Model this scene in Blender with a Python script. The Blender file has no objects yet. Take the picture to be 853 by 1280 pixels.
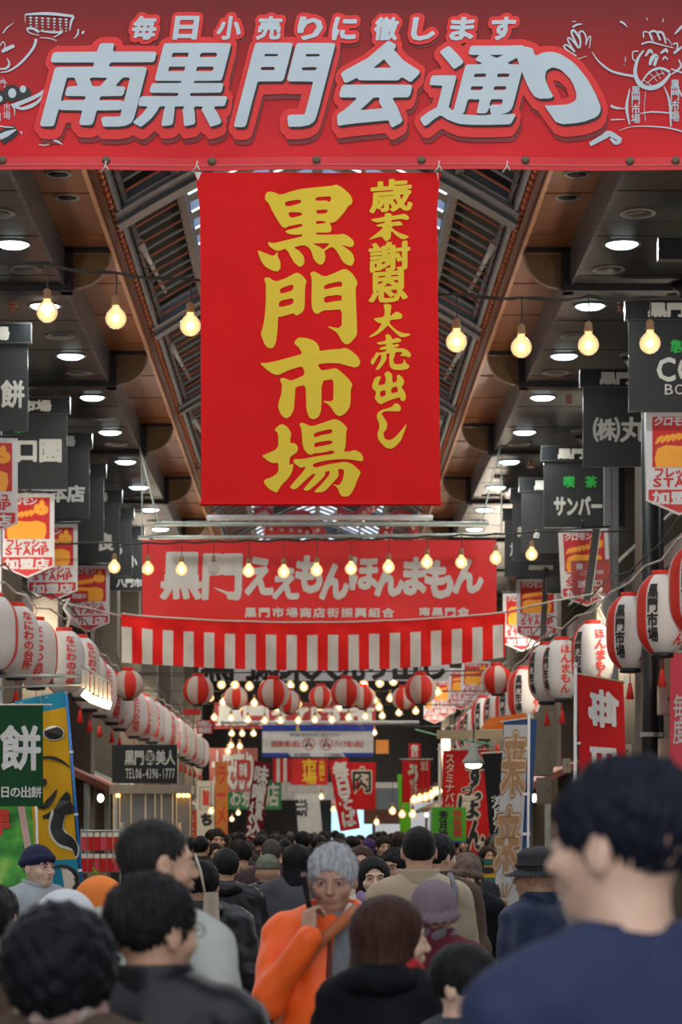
import bpy, bmesh, math, random
import numpy as np
from mathutils import Vector, Matrix
random.seed(7)
PI = math.pi
SC = bpy.context.scene
COL = SC.collection
# ------------------------------------------------------------------ camera
F = 3000.0; VX, VY, CZ = 397.0, 1040.0, 1.70      # focal length in px, vanishing point, eye height
cam_d = bpy.data.cameras.new('camera'); cam = bpy.data.objects.new('camera', cam_d); COL.objects.link(cam)
cam.location = (0, 0, CZ); cam.rotation_euler = (PI/2, 0, 0)
cam_d.sensor_fit = 'HORIZONTAL'; cam_d.sensor_width = 36.0
cam_d.lens = F/853*36; cam_d.shift_x = (426.5-VX)/853; cam_d.shift_y = (VY-640)/853
cam_d.clip_end = 400
cam_d.dof.use_dof = True; cam_d.dof.focus_distance = 14.5; cam_d.dof.aperture_fstop = 7.2
SC.camera = cam
# ------------------------------------------------------------------ world
w = bpy.data.worlds.new('sky'); SC.world = w; w.use_nodes = True
nt = w.node_tree; nt.nodes.clear()
out = nt.nodes.new('ShaderNodeOutputWorld'); bg = nt.nodes.new('ShaderNodeBackground')
tc = nt.nodes.new('ShaderNodeTexCoord'); no = nt.nodes.new('ShaderNodeTexNoise'); rp = nt.nodes.new('ShaderNodeValToRGB')
no.inputs['Scale'].default_value = 2.2; no.inputs['Detail'].default_value = 4
rp.color_ramp.elements[0].color = (0.80, 0.88, 1.0, 1); rp.color_ramp.elements[1].color = (1.0, 1.0, 1.0, 1)
rp.color_ramp.elements[0].position = .3; rp.color_ramp.elements[1].position = .7
nt.links.new(tc.outputs['Generated'], no.inputs['Vector']); nt.links.new(no.outputs['Fac'], rp.inputs['Fac'])
nt.links.new(rp.outputs['Color'], bg.inputs['Color']); nt.links.new(bg.outputs['Background'], out.inputs['Surface'])
bg.inputs['Strength'].default_value = 1.45
SC.view_settings.view_transform = 'Standard'; SC.view_settings.look = 'None'
SC.view_settings.gamma = 1; SC.view_settings.use_curve_mapping = False
SC.view_settings.exposure = 0.30
def P(px, py, Y):
    return Vector(((px-VX)*Y/F, Y, CZ-(py-VY)*Y/F))
# ------------------------------------------------------------------ materials
MATS = {}
def mat(name, col, rough=.6, metal=0, var=.12, vscale=6, bump=.0, bscale=40, emit=None, estr=0, spec=.4, stretch=None, sheen=0, transl=0, coat=0, col2=None):
    if name in MATS: return MATS[name]
    m = bpy.data.materials.new(name); m.use_nodes = True; MATS[name] = m
    n = m.node_tree.nodes; L = m.node_tree.links; b = n['Principled BSDF']
    b.inputs['Roughness'].default_value = rough; b.inputs['Metallic'].default_value = metal
    b.inputs['Specular IOR Level'].default_value = spec
    b.inputs['Sheen Weight'].default_value = sheen; b.inputs['Coat Weight'].default_value = coat
    c = (*col, 1)
    t = n.new('ShaderNodeTexCoord'); mp = n.new('ShaderNodeMapping'); L.new(t.outputs['Object'], mp.inputs['Vector'])
    if stretch: mp.inputs['Scale'].default_value = stretch
    if var > 0 or col2:
        nz = n.new('ShaderNodeTexNoise'); nz.inputs['Scale'].default_value = vscale; nz.inputs['Detail'].default_value = 3
        L.new(mp.outputs['Vector'], nz.inputs['Vector'])
        r = n.new('ShaderNodeValToRGB'); e = r.color_ramp.elements
        e[0].position = .3; e[1].position = .7
        c2 = col2 if col2 else tuple(min(1, x*(1+var)) for x in col)
        e[0].color = (*[x*(1-var) for x in col], 1); e[1].color = (*c2, 1)
        L.new(nz.outputs['Fac'], r.inputs['Fac']); L.new(r.outputs['Color'], b.inputs['Base Color'])
        colout = r.outputs['Color']
    else:
        b.inputs['Base Color'].default_value = c; colout = None
    if bump > 0:
        nb = n.new('ShaderNodeTexNoise'); nb.inputs['Scale'].default_value = bscale; nb.inputs['Detail'].default_value = 4
        L.new(mp.outputs['Vector'], nb.inputs['Vector'])
        bp = n.new('ShaderNodeBump'); bp.inputs['Strength'].default_value = bump; bp.inputs['Distance'].default_value = .01
        L.new(nb.outputs['Fac'], bp.inputs['Height']); L.new(bp.outputs['Normal'], b.inputs['Normal'])
    if emit:
        b.inputs['Emission Color'].default_value = (*emit, 1); b.inputs['Emission Strength'].default_value = estr
    if transl > 0:
        tr = n.new('ShaderNodeBsdfTranslucent'); mx = n.new('ShaderNodeMixShader'); mx.inputs[0].default_value = transl
        if colout: L.new(colout, tr.inputs['Color'])
        else: tr.inputs['Color'].default_value = c
        L.new(b.outputs[0], mx.inputs[1]); L.new(tr.outputs[0], mx.inputs[2])
        L.new(mx.outputs[0], n['Material Output'].inputs['Surface'])
    return m
def hexc(h):
    v = [int(h[i:i+2], 16)/255 for i in (0, 2, 4)]
    return tuple(x/12.92 if x <= .04045 else ((x+.055)/1.055)**2.4 for x in v)
# ------------------------------------------------------------------ mesh builder
class MB:
    def __init__(s): s.v = []; s.f = []; s.m = []
    def add(s, v, f, mi=0):
        o = len(s.v); s.v += [tuple(x) for x in v]; s.f += [tuple(i+o for i in q) for q in f]; s.m += [mi]*len(f); return s
    def box(s, a, b, mi=0, M=None):
        x0, y0, z0 = a; x1, y1, z1 = b
        v = [Vector(p) for p in ((x0,y0,z0),(x1,y0,z0),(x1,y1,z0),(x0,y1,z0),(x0,y0,z1),(x1,y0,z1),(x1,y1,z1),(x0,y1,z1))]
        if M: v = [M @ p for p in v]
        return s.add(v, [(0,3,2,1),(4,5,6,7),(0,1,5,4),(1,2,6,5),(2,3,7,6),(3,0,4,7)], mi)
    def cbox(s, c, d, mi=0, M=None):
        return s.box([c[i]-d[i]/2 for i in range(3)], [c[i]+d[i]/2 for i in range(3)], mi, M)
    def prism(s, pts, y0, y1, mi=0):     # outline in x,z extruded along y
        n = len(pts)
        v = [(p[0], y0, p[1]) for p in pts]+[(p[0], y1, p[1]) for p in pts]
        return s.add(v, [tuple(range(n)), tuple(range(2*n-1, n-1, -1))]+[(i, i+n, (i+1) % n+n, (i+1) % n) for i in range(n)], mi)
    def tube(s, pts, r, n=8, mi=0, cap=True):
        pts = [Vector(p) for p in pts]; K = len(pts)
        rs = r if isinstance(r, (list, tuple)) else [r]*K
        v = []; f = []
        up = Vector((0, 0, 1))
        for i, p in enumerate(pts):
            t = (pts[min(i+1, K-1)]-pts[max(i-1, 0)]).normalized()
            a = t.cross(up) if abs(t.dot(up)) < .95 else t.cross(Vector((1, 0, 0)))
            a.normalize(); b = t.cross(a)
            for k in range(n):
                q = 2*PI*k/n; v.append(p+(a*math.cos(q)+b*math.sin(q))*rs[i])
        for i in range(K-1):
            for k in range(n):
                f.append((i*n+k, i*n+(k+1) % n, (i+1)*n+(k+1) % n, (i+1)*n+k))
        if cap: f += [tuple(range(n-1, -1, -1)), tuple(range((K-1)*n, K*n))]
        return s.add(v, f, mi)
    def lathe(s, prof, n=16, c=(0, 0, 0), mi=0, mf=None, sx=1, sy=1):   # prof: (r,z)
        v = []; f = []; K = len(prof)
        for r, z in prof:
            for k in range(n):
                q = 2*PI*k/n; v.append((c[0]+r*math.cos(q)*sx, c[1]+r*math.sin(q)*sy, c[2]+z))
        o = len(s.v); s.v += v
        for i in range(K-1):
            for k in range(n):
                s.f.append((o+i*n+k, o+i*n+(k+1) % n, o+(i+1)*n+(k+1) % n, o+(i+1)*n+k))
                s.m.append(mf(i, k) if mf else mi)
        if prof[0][0] > 1e-6: s.f.append(tuple(o+k for k in range(n-1, -1, -1))); s.m.append(mi if not mf else mf(0, 0))
        if prof[-1][0] > 1e-6: s.f.append(tuple(o+(K-1)*n+k for k in range(n))); s.m.append(mi if not mf else mf(K-2, 0))
        return s
    def ell(s, c, r, n=12, m=8, mi=0):
        pr = [(max(1e-7, math.sin(PI*i/m)), -math.cos(PI*i/m)) for i in range(m+1)]
        o = len(s.v)
        s.lathe(pr, n, mi=mi)
        for i in range(o, len(s.v)):
            p = s.v[i]; s.v[i] = (c[0]+p[0]*r[0], c[1]+p[1]*r[1], c[2]+p[2]*r[2])
        return s
    def grid(s, fn, nu, nv, mf=None, thick=0.0):
        o = len(s.v)
        for j in range(nv+1):
            for i in range(nu+1): s.v.append(tuple(fn(i/nu, j/nv)))
        for j in range(nv):
            for i in range(nu):
                a = o+j*(nu+1)+i; s.f.append((a, a+1, a+nu+2, a+nu+1)); s.m.append(mf(i/nu, j/nv) if mf else 0)
        return s
    def mesh(s, name, mats, smooth=False):
        me = bpy.data.meshes.new(name); me.from_pydata(s.v, [], s.f)
        for q in (mats if isinstance(mats, (list, tuple)) else [mats]): me.materials.append(q)
        if any(s.m): me.polygons.foreach_set('material_index', s.m)
        if smooth: me.polygons.foreach_set('use_smooth', [True]*len(s.f))
        me.update(); return me
def obj(name, mb, mats=None, parent=None, smooth=False, loc=None, rot=None):
    me = mb.mesh(name, mats, smooth) if isinstance(mb, MB) else mb
    o = bpy.data.objects.new(name, me); COL.objects.link(o)
    if parent: o.parent = parent
    if loc is not None: o.location = loc
    if rot is not None: o.rotation_euler = rot
    return o
def tag(o, label=None, cat=None, group=None, kind=None):
    if label: o['label'] = label
    if cat: o['category'] = cat
    if group: o['group'] = group
    if kind: o['kind'] = kind
    return o
def thing(name, label=None, cat=None, loc=(0, 0, 0), rz=0, group=None, kind=None):
    o = bpy.data.objects.new(name, None); COL.objects.link(o); o.location = loc; o.rotation_euler = (0, 0, rz)
    o.empty_display_size = .05
    return tag(o, label, cat, group, kind)
def dup(o, parent=None, loc=None, rz=None, label=None):
    c = o.copy(); COL.objects.link(c)
    if parent: c.parent = parent
    if loc is not None: c.location = loc
    if rz is not None: c.rotation_euler = (0, 0, rz)
    if label: c['label'] = label
    for ch in list(o.children): dup(ch, c)
    return c
ORD = ['', 'first', 'second', 'third', 'fourth', 'fifth', 'sixth', 'seventh', 'eighth', 'ninth', 'tenth', 'eleventh', 'twelfth', 'thirteenth', 'fourteenth', 'fifteenth', 'sixteenth', 'seventeenth', 'eighteenth', 'nineteenth', 'twentieth', 'twenty-first', 'twenty-second', 'twenty-third', 'twenty-fourth']
# ------------------------------------------------------------------ lettering
def cut_mesh(me, step):
    bm = bmesh.new(); bm.from_mesh(me)
    if step:
        xs = [v.co.x for v in bm.verts]; ys = [v.co.y for v in bm.verts]
        for ax, arr in ((0, xs), (1, ys)):
            k = math.floor(min(arr)/step)+1
            while k*step < max(arr):
                co = [0, 0, 0]; no_ = [0, 0, 0]; co[ax] = k*step; no_[ax] = 1
                bmesh.ops.bisect_plane(bm, geom=bm.verts[:]+bm.edges[:]+bm.faces[:], plane_co=co, plane_no=no_, dist=1e-6)
                k += 1
    v = np.array([(q.co.x, q.co.y) for q in bm.verts]) if bm.verts else np.zeros((0, 2))
    bm.verts.index_update(); f = [tuple(q.index for q in p.verts) for p in bm.faces]
    bm.free(); bpy.data.meshes.remove(me)
    return v, f
GL = {}
def dilate(A, B_, r, cell):
    """outline segments A->B (n,2): offset the shape by r, return contour loops"""
    lo = np.minimum(A.min(0), B_.min(0))-r-3*cell; hi = np.maximum(A.max(0), B_.max(0))+r+3*cell
    xs = np.arange(lo[0], hi[0], cell); ys = np.arange(lo[1], hi[1], cell)
    X, Y = np.meshgrid(xs, ys, indexing='ij'); D = np.full(X.shape, 1e9); ins = np.zeros(X.shape, bool)
    for a, b in zip(A, B_):
        d = b-a; L = d.dot(d)
        if L < 1e-14: continue
        t = np.clip(((X-a[0])*d[0]+(Y-a[1])*d[1])/L, 0, 1)
        D = np.minimum(D, (X-a[0]-t*d[0])**2+(Y-a[1]-t*d[1])**2)
        if a[1] != b[1]:
            c = ((a[1] > Y) != (b[1] > Y)) & (X < a[0]+(Y-a[1])*d[0]/d[1]); ins ^= c
    V0 = np.sqrt(D); V0[ins] *= -1
    for tr_ in range(14):      # nudge the offset until no cell is a saddle
        V = V0-r*(1+(.035*((tr_+1)//2))*(1 if tr_ % 2 else -1)); V[np.abs(V) < 1e-6] = 1e-6
        I = V < 0; nx, ny = V.shape
        sd_ = (I[:-1, :-1] == I[1:, 1:]) & (I[:-1, 1:] == I[1:, :-1]) & (I[:-1, :-1] != I[1:, :-1])
        if not sd_.any(): break
    cnt = np.zeros((nx-1, ny-1)); ax = np.zeros((nx-1, ny-1)); ay = np.zeros((nx-1, ny-1))
    for (i0, j0, i1, j1) in ((0, 0, 1, 0), (0, 1, 1, 1), (0, 0, 0, 1), (1, 0, 1, 1)):
        p = (slice(i0, nx-1+i0), slice(j0, ny-1+j0)); q = (slice(i1, nx-1+i1), slice(j1, ny-1+j1))
        c = I[p] != I[q]; t = np.where(c, V[p]/np.where(c, V[p]-V[q], 1), 0)
        cnt += c; ax += np.where(c, X[p]+(X[q]-X[p])*t, 0); ay += np.where(c, Y[p]+(Y[q]-Y[p])*t, 0)
    ed = []
    c = np.argwhere(I[:-1, 1:-1] != I[1:, 1:-1])
    for i, j in c: ed.append(((i, j), (i, j+1)) if I[i, j+1] else ((i, j+1), (i, j)))
    c = np.argwhere(I[1:-1, :-1] != I[1:-1, 1:])
    for i, j in c: ed.append(((i+1, j), (i, j)) if I[i+1, j] else ((i, j), (i+1, j)))
    nxt = {}
    for u, v in ed: nxt.setdefault(u, []).append(v)
    loops = []
    while nxt:
        s = next(iter(nxt)); u = s; lp = []
        while u in nxt:
            v = nxt[u].pop()
            if not nxt[u]: del nxt[u]
            lp.append((ax[u]/cnt[u], ay[u]/cnt[u])); u = v
        if len(lp) < 5: continue
        # drop nearly straight points
        ch = True
        while ch and len(lp) > 6:
            ch = False; out_ = []; k = 0; n = len(lp)
            while k < n:
                p0 = out_[-1] if out_ else lp[-1]; p1 = lp[k]; p2 = lp[(k+1) % n]
                dx, dy = p2[0]-p0[0], p2[1]-p0[1]; L = math.hypot(dx, dy)+1e-9
                if abs((p1[0]-p0[0])*dy-(p1[1]-p0[1])*dx)/L < cell*.16 and L < cell*14 and k < n-1:
                    out_.append(p2); k += 2; ch = True
                else: out_.append(p1); k += 1
            lp = out_
        loops.append(lp)
    return loops
def outline_of(v, f):
    e = {}
    for q in f:
        for k in range(len(q)):
            a, b = q[k], q[(k+1) % len(q)]; e[(a, b)] = 1
    bd = [(a, b) for (a, b) in e if (b, a) not in e]
    return v[[a for a, b in bd]], v[[b for a, b in bd]]
def glyph(ch, step=0, bold=0):
    bold = round(bold, 3)
    if (ch, step, bold) in GL: return GL[(ch, step, bold)]
    if bold > 0:
        v, f = glyph(ch, 0, 0)
        if len(v):
            A, B_ = outline_of(v, f)
            v, f = traced(dilate(A, B_, bold, 1/64), step, 0)
    else:
        c = bpy.data.curves.new('glyph', 'FONT'); c.body = ch; c.size = 1; c.resolution_u = 2
        o = bpy.data.objects.new('glyph', c); COL.objects.link(o)
        me = bpy.data.meshes.new_from_object(o)
        if step == 0:
            bm = bmesh.new(); bm.from_mesh(me); bmesh.ops.remove_doubles(bm, verts=bm.verts[:], dist=1e-5); bm.to_mesh(me); bm.free()
        v, f = cut_mesh(me, step)
        bpy.data.objects.remove(o); bpy.data.curves.remove(c)
    GL[(ch, step, bold)] = (v, f); return v, f
def traced(loops, step=0, smooth=1):
    c = bpy.data.curves.new('trace', 'CURVE'); c.dimensions = '2D'; c.fill_mode = 'BOTH'
    for lp in loops:
        for _ in range(smooth):
            q = []
            for i in range(len(lp)):
                a = lp[i]; b = lp[(i+1) % len(lp)]
                q += [(a[0]*.8+b[0]*.2, a[1]*.8+b[1]*.2), (a[0]*.2+b[0]*.8, a[1]*.2+b[1]*.8)]
            lp = q
        sp = c.splines.new('POLY'); sp.points.add(len(lp)-1); sp.use_cyclic_u = True
        for i, p in enumerate(lp): sp.points[i].co = (p[0], p[1], 0, 1)
    o = bpy.data.objects.new('trace', c); COL.objects.link(o)
    me = bpy.data.meshes.new_from_object(o); v, f = cut_mesh(me, step)
    bpy.data.objects.remove(o); bpy.data.curves.remove(c)
    return v, f
def ring(n, r, ang=0): return [(r*math.cos(2*PI*k/n+ang), r*math.sin(2*PI*k/n+ang)) for k in range(n)]
def flat_items(text, x, y, w, h, vertical=False, shear=0, bold=0, gap=1.0, step=0, rot=0, nb=6, fit=True):
    """cells of text inside the box centred x,y, sized w,h (u right, v up) -> list of (verts2d, faces)"""
    n = len(text); res = []
    for i, ch in enumerate(text):
        if ch in ' \u3000': continue
        g0 = glyph(ch, 0, 0)
        gv, gf = glyph(ch, step, min(bold, .075)*(.4 if len(g0[0]) > 120 else .62 if len(g0[0]) > 70 else .85) if bold < .1 else bold*.8)
        if len(gv) == 0: continue
        asc = ord(ch) < 0x250
        if asc:
            mn, mx = gv.min(0), gv.max(0); wid = max(.25, mx[0]-mn[0])
            base = np.array([(mn[0]+mx[0])/2, .36]); sw = .95/max(wid, .45) if wid > .45 else 1.3; shh = 1.28
            q = (gv-base)*np.array([min(sw, 1.7), shh])
        else:
            q = (gv-np.array([.5, .38]))*1.08
        if vertical: cw, chh = w, h/n; cx, cy = x, y+h/2-chh*(i+.5)
        else: cw, chh = w/n, h; cx, cy = x-w/2+cw*(i+.5), y
        offs = [(0, 0)]
        for (ox, oy) in offs:
            p = (q+np.array([ox, oy]))
            if rot:
                c_, s_ = math.cos(rot), math.sin(rot); p = p @ np.array([[c_, s_], [-s_, c_]])
            p = p*np.array([cw, chh])*gap
            p[:, 0] += p[:, 1]*shear
            p = p+np.array([cx+ (cy-y)*shear, cy])
            res.append((p, gf))
    return res
def print_on(surf, items, m, parent, name='lettering', off=.003, label=None):
    mb = MB()
    for k, (v, f) in enumerate(items):
        if len(v) == 0: continue
        e = off+.00012*(k % 9)
        mb.add([surf(p[0], p[1], e) for p in v], f)
    o = obj(name, mb, m, parent)
    if len(items) > 8: o['kind'] = 'stuff'
    if label: o['label'] = label
    return o
def stroke(pts, ws):
    """brush stroke polygon; quads along the polyline"""
    v = []; f = []; n = len(pts)
    for i, p in enumerate(pts):
        a = Vector(pts[max(0, i-1)]); b = Vector(pts[min(n-1, i+1)]); d = (b-a)
        d = d.normalized() if d.length else Vector((1, 0)); nn = Vector((-d.y, d.x))
        wd = ws[i] if isinstance(ws, (list, tuple)) else ws
        v += [(p[0]+nn.x*wd/2, p[1]+nn.y*wd/2), (p[0]-nn.x*wd/2, p[1]-nn.y*wd/2)]
    for i in range(n-1): f.append((2*i, 2*i+1, 2*i+3, 2*i+2))
    return np.array(v), f
def smooth_pts(pts, k=4):
    r = []; n = len(pts)
    for i in range(n-1):
        p0, p1, p2, p3 = [np.array(pts[max(0, min(n-1, j))], float) for j in (i-1, i, i+1, i+2)]
        for t in range(k):
            t /= k; r.append(tuple(.5*((2*p1)+(-p0+p2)*t+(2*p0-5*p1+4*p2-p3)*t*t+(-p0+3*p1-3*p2+p3)*t**3)))
    r.append(tuple(pts[-1])); return r
def brush(pts, w0, w1=None, wm=None, k=4):
    q = smooth_pts(pts, k); n = len(q); w1 = w0 if w1 is None else w1; wm = max(w0, w1) if wm is None else wm
    ws = [((w0*(1-2*t)+wm*2*t) if t < .5 else (wm*(2-2*t)+w1*(2*t-1))) for t in [i/(n-1) for i in range(n)]]
    return stroke(q, ws)
def disc(c, rx, ry=None, n=16):
    ry = ry or rx
    return np.array([(c[0]+rx*math.cos(2*PI*k/n), c[1]+ry*math.sin(2*PI*k/n)) for k in range(n)]), [tuple(range(n))]
def rectm(x0, y0, x1, y1):
    return np.array([(x0, y0), (x1, y0), (x1, y1), (x0, y1)]), [(0, 1, 2, 3)]
def poly(pts): return np.array(pts, float), [tuple(range(len(pts)))]
# ------------------------------------------------------------------ implicit surfaces for people
def axis(lo, hi, coarse, zones=()):
    pts = [lo]
    while pts[-1] < hi:
        x = pts[-1]; st = coarse
        for a, b, s in zones:
            if a-coarse*.5 <= x <= b: st = min(st, s)
        pts.append(x+st)
    return np.array(pts, dtype=np.float32)
def surfnet(v, xs, ys, zs):
    ins = v < 0
    nx, ny, nz = v.shape
    cnt = np.zeros((nx-1, ny-1, nz-1), np.float32); acc = np.zeros((3, nx-1, ny-1, nz-1), np.float32)
    def sl(a, d): return a[d[0]:nx-1+d[0], d[1]:ny-1+d[1], d[2]:nz-1+d[2]]
    G = np.meshgrid(xs, ys, zs, indexing='ij')
    for ax in range(3):
        oth = [k for k in range(3) if k != ax]
        for a in (0, 1):
            for b in (0, 1):
                d0 = [0, 0, 0]; d0[oth[0]] = a; d0[oth[1]] = b; d1 = list(d0); d1[ax] = 1
                v0, v1 = sl(v, d0), sl(v, d1); c = (v0 < 0) != (v1 < 0)
                t = np.where(c, v0/np.where(c, v0-v1, 1), 0)
                cnt += c
                for k in range(3):
                    g0, g1 = sl(G[k], d0), sl(G[k], d1); acc[k] += np.where(c, g0+(g1-g0)*t, 0)
    act = cnt > 0
    idx = -np.ones(act.shape, np.int64); idx[act] = np.arange(act.sum())
    V = np.stack([acc[k][act]/cnt[act] for k in range(3)], 1)
    FQ = []
    for ax in range(3):
        u, w_ = (ax+1) % 3, (ax+2) % 3
        n = [nx, ny, nz]
        s0 = [slice(1, n[k]-1) for k in range(3)]; s0[ax] = slice(0, n[ax]-1)
        s1 = list(s0); s1[ax] = slice(1, n[ax])
        a, b = ins[tuple(s0)], ins[tuple(s1)]
        I = np.argwhere(a != b)
        if len(I) == 0: continue
        flip = b[tuple(I.T)]
        base = I.copy()
        for k in range(3):
            if k != ax: base[:, k] += 1
        q = []
        for du, dw in ((-1, -1), (0, -1), (0, 0), (-1, 0)):
            c = base.copy(); c[:, u] += du; c[:, w_] += dw; q.append(idx[tuple(c.T)])
        q = np.stack(q, 1); q[flip] = q[flip][:, ::-1]
        FQ.append(q)
    return V, np.concatenate(FQ)
def sd_ell(p, c, r):
    a = [(p[k]-c[k])/r[k] for k in range(3)]; k0 = np.sqrt(a[0]**2+a[1]**2+a[2]**2)+1e-6
    k1 = np.sqrt((a[0]/r[0])**2+(a[1]/r[1])**2+(a[2]/r[2])**2)+1e-6
    return k0*(k0-1)/k1
def sd_rc(p, a, b, ra, rb=None, sc=(1, 1, 1)):
    rb = ra if rb is None else rb
    ba = [(b[k]-a[k]) for k in range(3)]; L = sum(x*x for x in ba)+1e-9
    pa = [p[k]-a[k] for k in range(3)]
    t = np.clip((pa[0]*ba[0]+pa[1]*ba[1]+pa[2]*ba[2])/L, 0, 1)
    return np.sqrt(sum(((pa[k]-t*ba[k])/sc[k])**2 for k in range(3)))-(ra+(rb-ra)*t)
def smin(a, b, k):
    h = np.maximum(k-np.abs(a-b), 0)/k; return np.minimum(a, b)-h*h*k*.25
def smax(a, b, k): return -smin(-a, -b, k)
def sdf_mesh(name, fn, box, step, zones=((), (), ()), mats=None, smooth=True):
    ax = [axis(box[k][0], box[k][1], step, zones[k]) for k in range(3)]
    p = np.meshgrid(*ax, indexing='ij', copy=True); p = [q.astype(np.float32) for q in p]
    V, Q = surfnet(fn(p), *ax)
    return V, Q
def np_mesh(name, parts, m):
    o = 0; Vs = []; Fs = []
    for V, Q in parts: Vs.append(V); Fs.append(Q+o); o += len(V)
    V = np.concatenate(Vs); Q = np.concatenate(Fs)
    me = bpy.data.meshes.new(name); me.from_pydata(V.tolist(), [], Q.tolist())
    me.materials.append(m); me.polygons.foreach_set('use_smooth', [True]*len(Q)); me.update(); return me
def rotz(a): c, s = math.cos(a), math.sin(a); return np.array([[c, -s, 0], [s, c, 0], [0, 0, 1]])
def rotx(a): c, s = math.cos(a), math.sin(a); return np.array([[1, 0, 0], [0, c, -s], [0, s, c]])
def tl(p, R, c, s):   # to head-local coordinates
    d = [p[k]-c[k] for k in range(3)]
    return [(R[0, k]*d[0]+R[1, k]*d[1]+R[2, k]*d[2])/s for k in range(3)]
def head_sdf(q, fine, female=False, old=False):
    d = sd_ell(q, (0, -.014, .026), (.077, .097, .089))
    d = smin(d, sd_ell(q, (0, .02, -.035), (.061, .068, .07)), .03)
    d = smin(d, sd_ell(q, (0, .052, -.088), (.03 if not female else .024, .03, .025)), .03)
    ear = np.minimum(sd_ell(q, (.079, -.008, -.01), (.009, .019, .031)), sd_ell(q, (-.079, -.008, -.01), (.009, .019, .031)))
    d = smin(d, ear, .01)
    d = smin(d, sd_rc(q, (0, .084, .01), (0, .107, -.03), .007, .0115), .012)
    if fine:
        for s in (-1, 1):
            d = smin(d, sd_ell(q, (s*.041, .06, -.03), (.022, .022, .02)), .02)
            d = smin(d, sd_rc(q, (s*.014, .086, .02), (s*.045, .074, .021), .008), .014)
            d = smax(d, -sd_ell(q, (s*.031, .098, .0), (.018, .013, .0095)), .010)
            d = smin(d, sd_ell(q, (s*.031, .076, -.001), (.016, .0135, .012)), .006)
            d = smin(d, sd_ell(q, (s*.011, .099, -.034), (.0075, .009, .0065)), .007)
            d = smax(d, -sd_ell(q, (s*.09, -.002, -.006), (.007, .009, .017)), .004)
        d = smin(d, sd_ell(q, (0, .083, -.058), (.024, .014, .013)), .014)
        d = smax(d, -sd_rc(q, (-.02, .1005, -.0605), (.02, .1005, -.0605), .0028), .004)
        if old:
            for s in (-1, 1): d = smax(d, -sd_rc(q, (s*.018, .1, -.032), (s*.031, .089, -.056), .003), .006)
    return d
def hair_sdf(q, style):
    x, y, z = q
    th = np.arctan2(x, y+.02)
    n = .0013*np.sin(th*31+2.2*np.sin(z*37+x*21))+.0012*np.sin(th*53+1.7*np.sin(z*61+y*40)+z*30)+.0010*np.sin(x*83+y*57+2*np.sin(z*70))*np.sin(z*49-y*66+1.3)
    if style == 'short':
        d = sd_ell(q, (0, -.018, .029), (.0805, .1005, .0915))
        face = sd_ell(q, (0, .108, -.025), (.08, .072, .094)); d = smax(d, -face, .012)
        side = np.minimum(sd_ell(q, (.09, .012, -.045), (.028, .042, .05)), sd_ell(q, (-.09, .012, -.045), (.028, .042, .05)))
        d = smax(d, -side, .012); d = smax(d, -.072-z-.25*(y+.05), .012)
    elif style == 'full':     # fuller hair falling over the forehead, ears half covered
        d = sd_ell(q, (0, -.014, .033), (.087, .106, .095))
        face = sd_ell(q, (0, .116, -.038), (.072, .074, .090)); d = smax(d, -face, .012)
        side = np.minimum(sd_ell(q, (.098, .02, -.06), (.03, .035, .045)), sd_ell(q, (-.098, .02, -.06), (.03, .035, .045)))
        d = smax(d, -side, .012); d = smax(d, -.085-z-.2*(y+.05), .012); n = n*2.3+.003*np.sin(x*47+z*35)*np.sin(y*52+z*21)
    elif style == 'bob' or style == 'long':
        lo = -.16 if style == 'bob' else -.22
        d = sd_ell(q, (0, -.012, .03), (.092, .108, .096))
        d = smin(d, sd_rc(q, (0, -.025, .02), (0, -.03, lo+.02), .088, .1, (1.02, 1, 1)), .03)
        d = smax(d, lo-z+.02*np.sin(x*40), .02)
        d = smax(d, -sd_rc(q, (0, .112, -.008), (0, .12, -.25), .074, .085, (.9, 1, 1)), .012)
        n = .0011*np.sin(np.arctan2(x, y+.03)*33+1.5*np.sin(z*17))+.0008*np.sin(np.arctan2(x, y)*61+z*11+1)
    elif style == 'curly':
        d = sd_ell(q, (0, -.02, .015), (.118, .13, .125))
        d = smax(d, -sd_ell(q, (0, .12, -.05), (.072, .08, .1)), .012)
        n = .009*np.sin(x*95)*np.sin(y*90+1)*np.sin(z*100+x*50)+.004*np.sin(x*210+z*130)*np.sin(y*190)
    elif style == 'bowl':
        d = sd_ell(q, (0, -.01, .03), (.09, .106, .093))
        d = smax(d, -sd_ell(q, (0, .118, -.06), (.085, .072, .09)), .01)
        d = smax(d, -.05-z-.1*y, .015)
    return d-n
HANDC = {}
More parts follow.
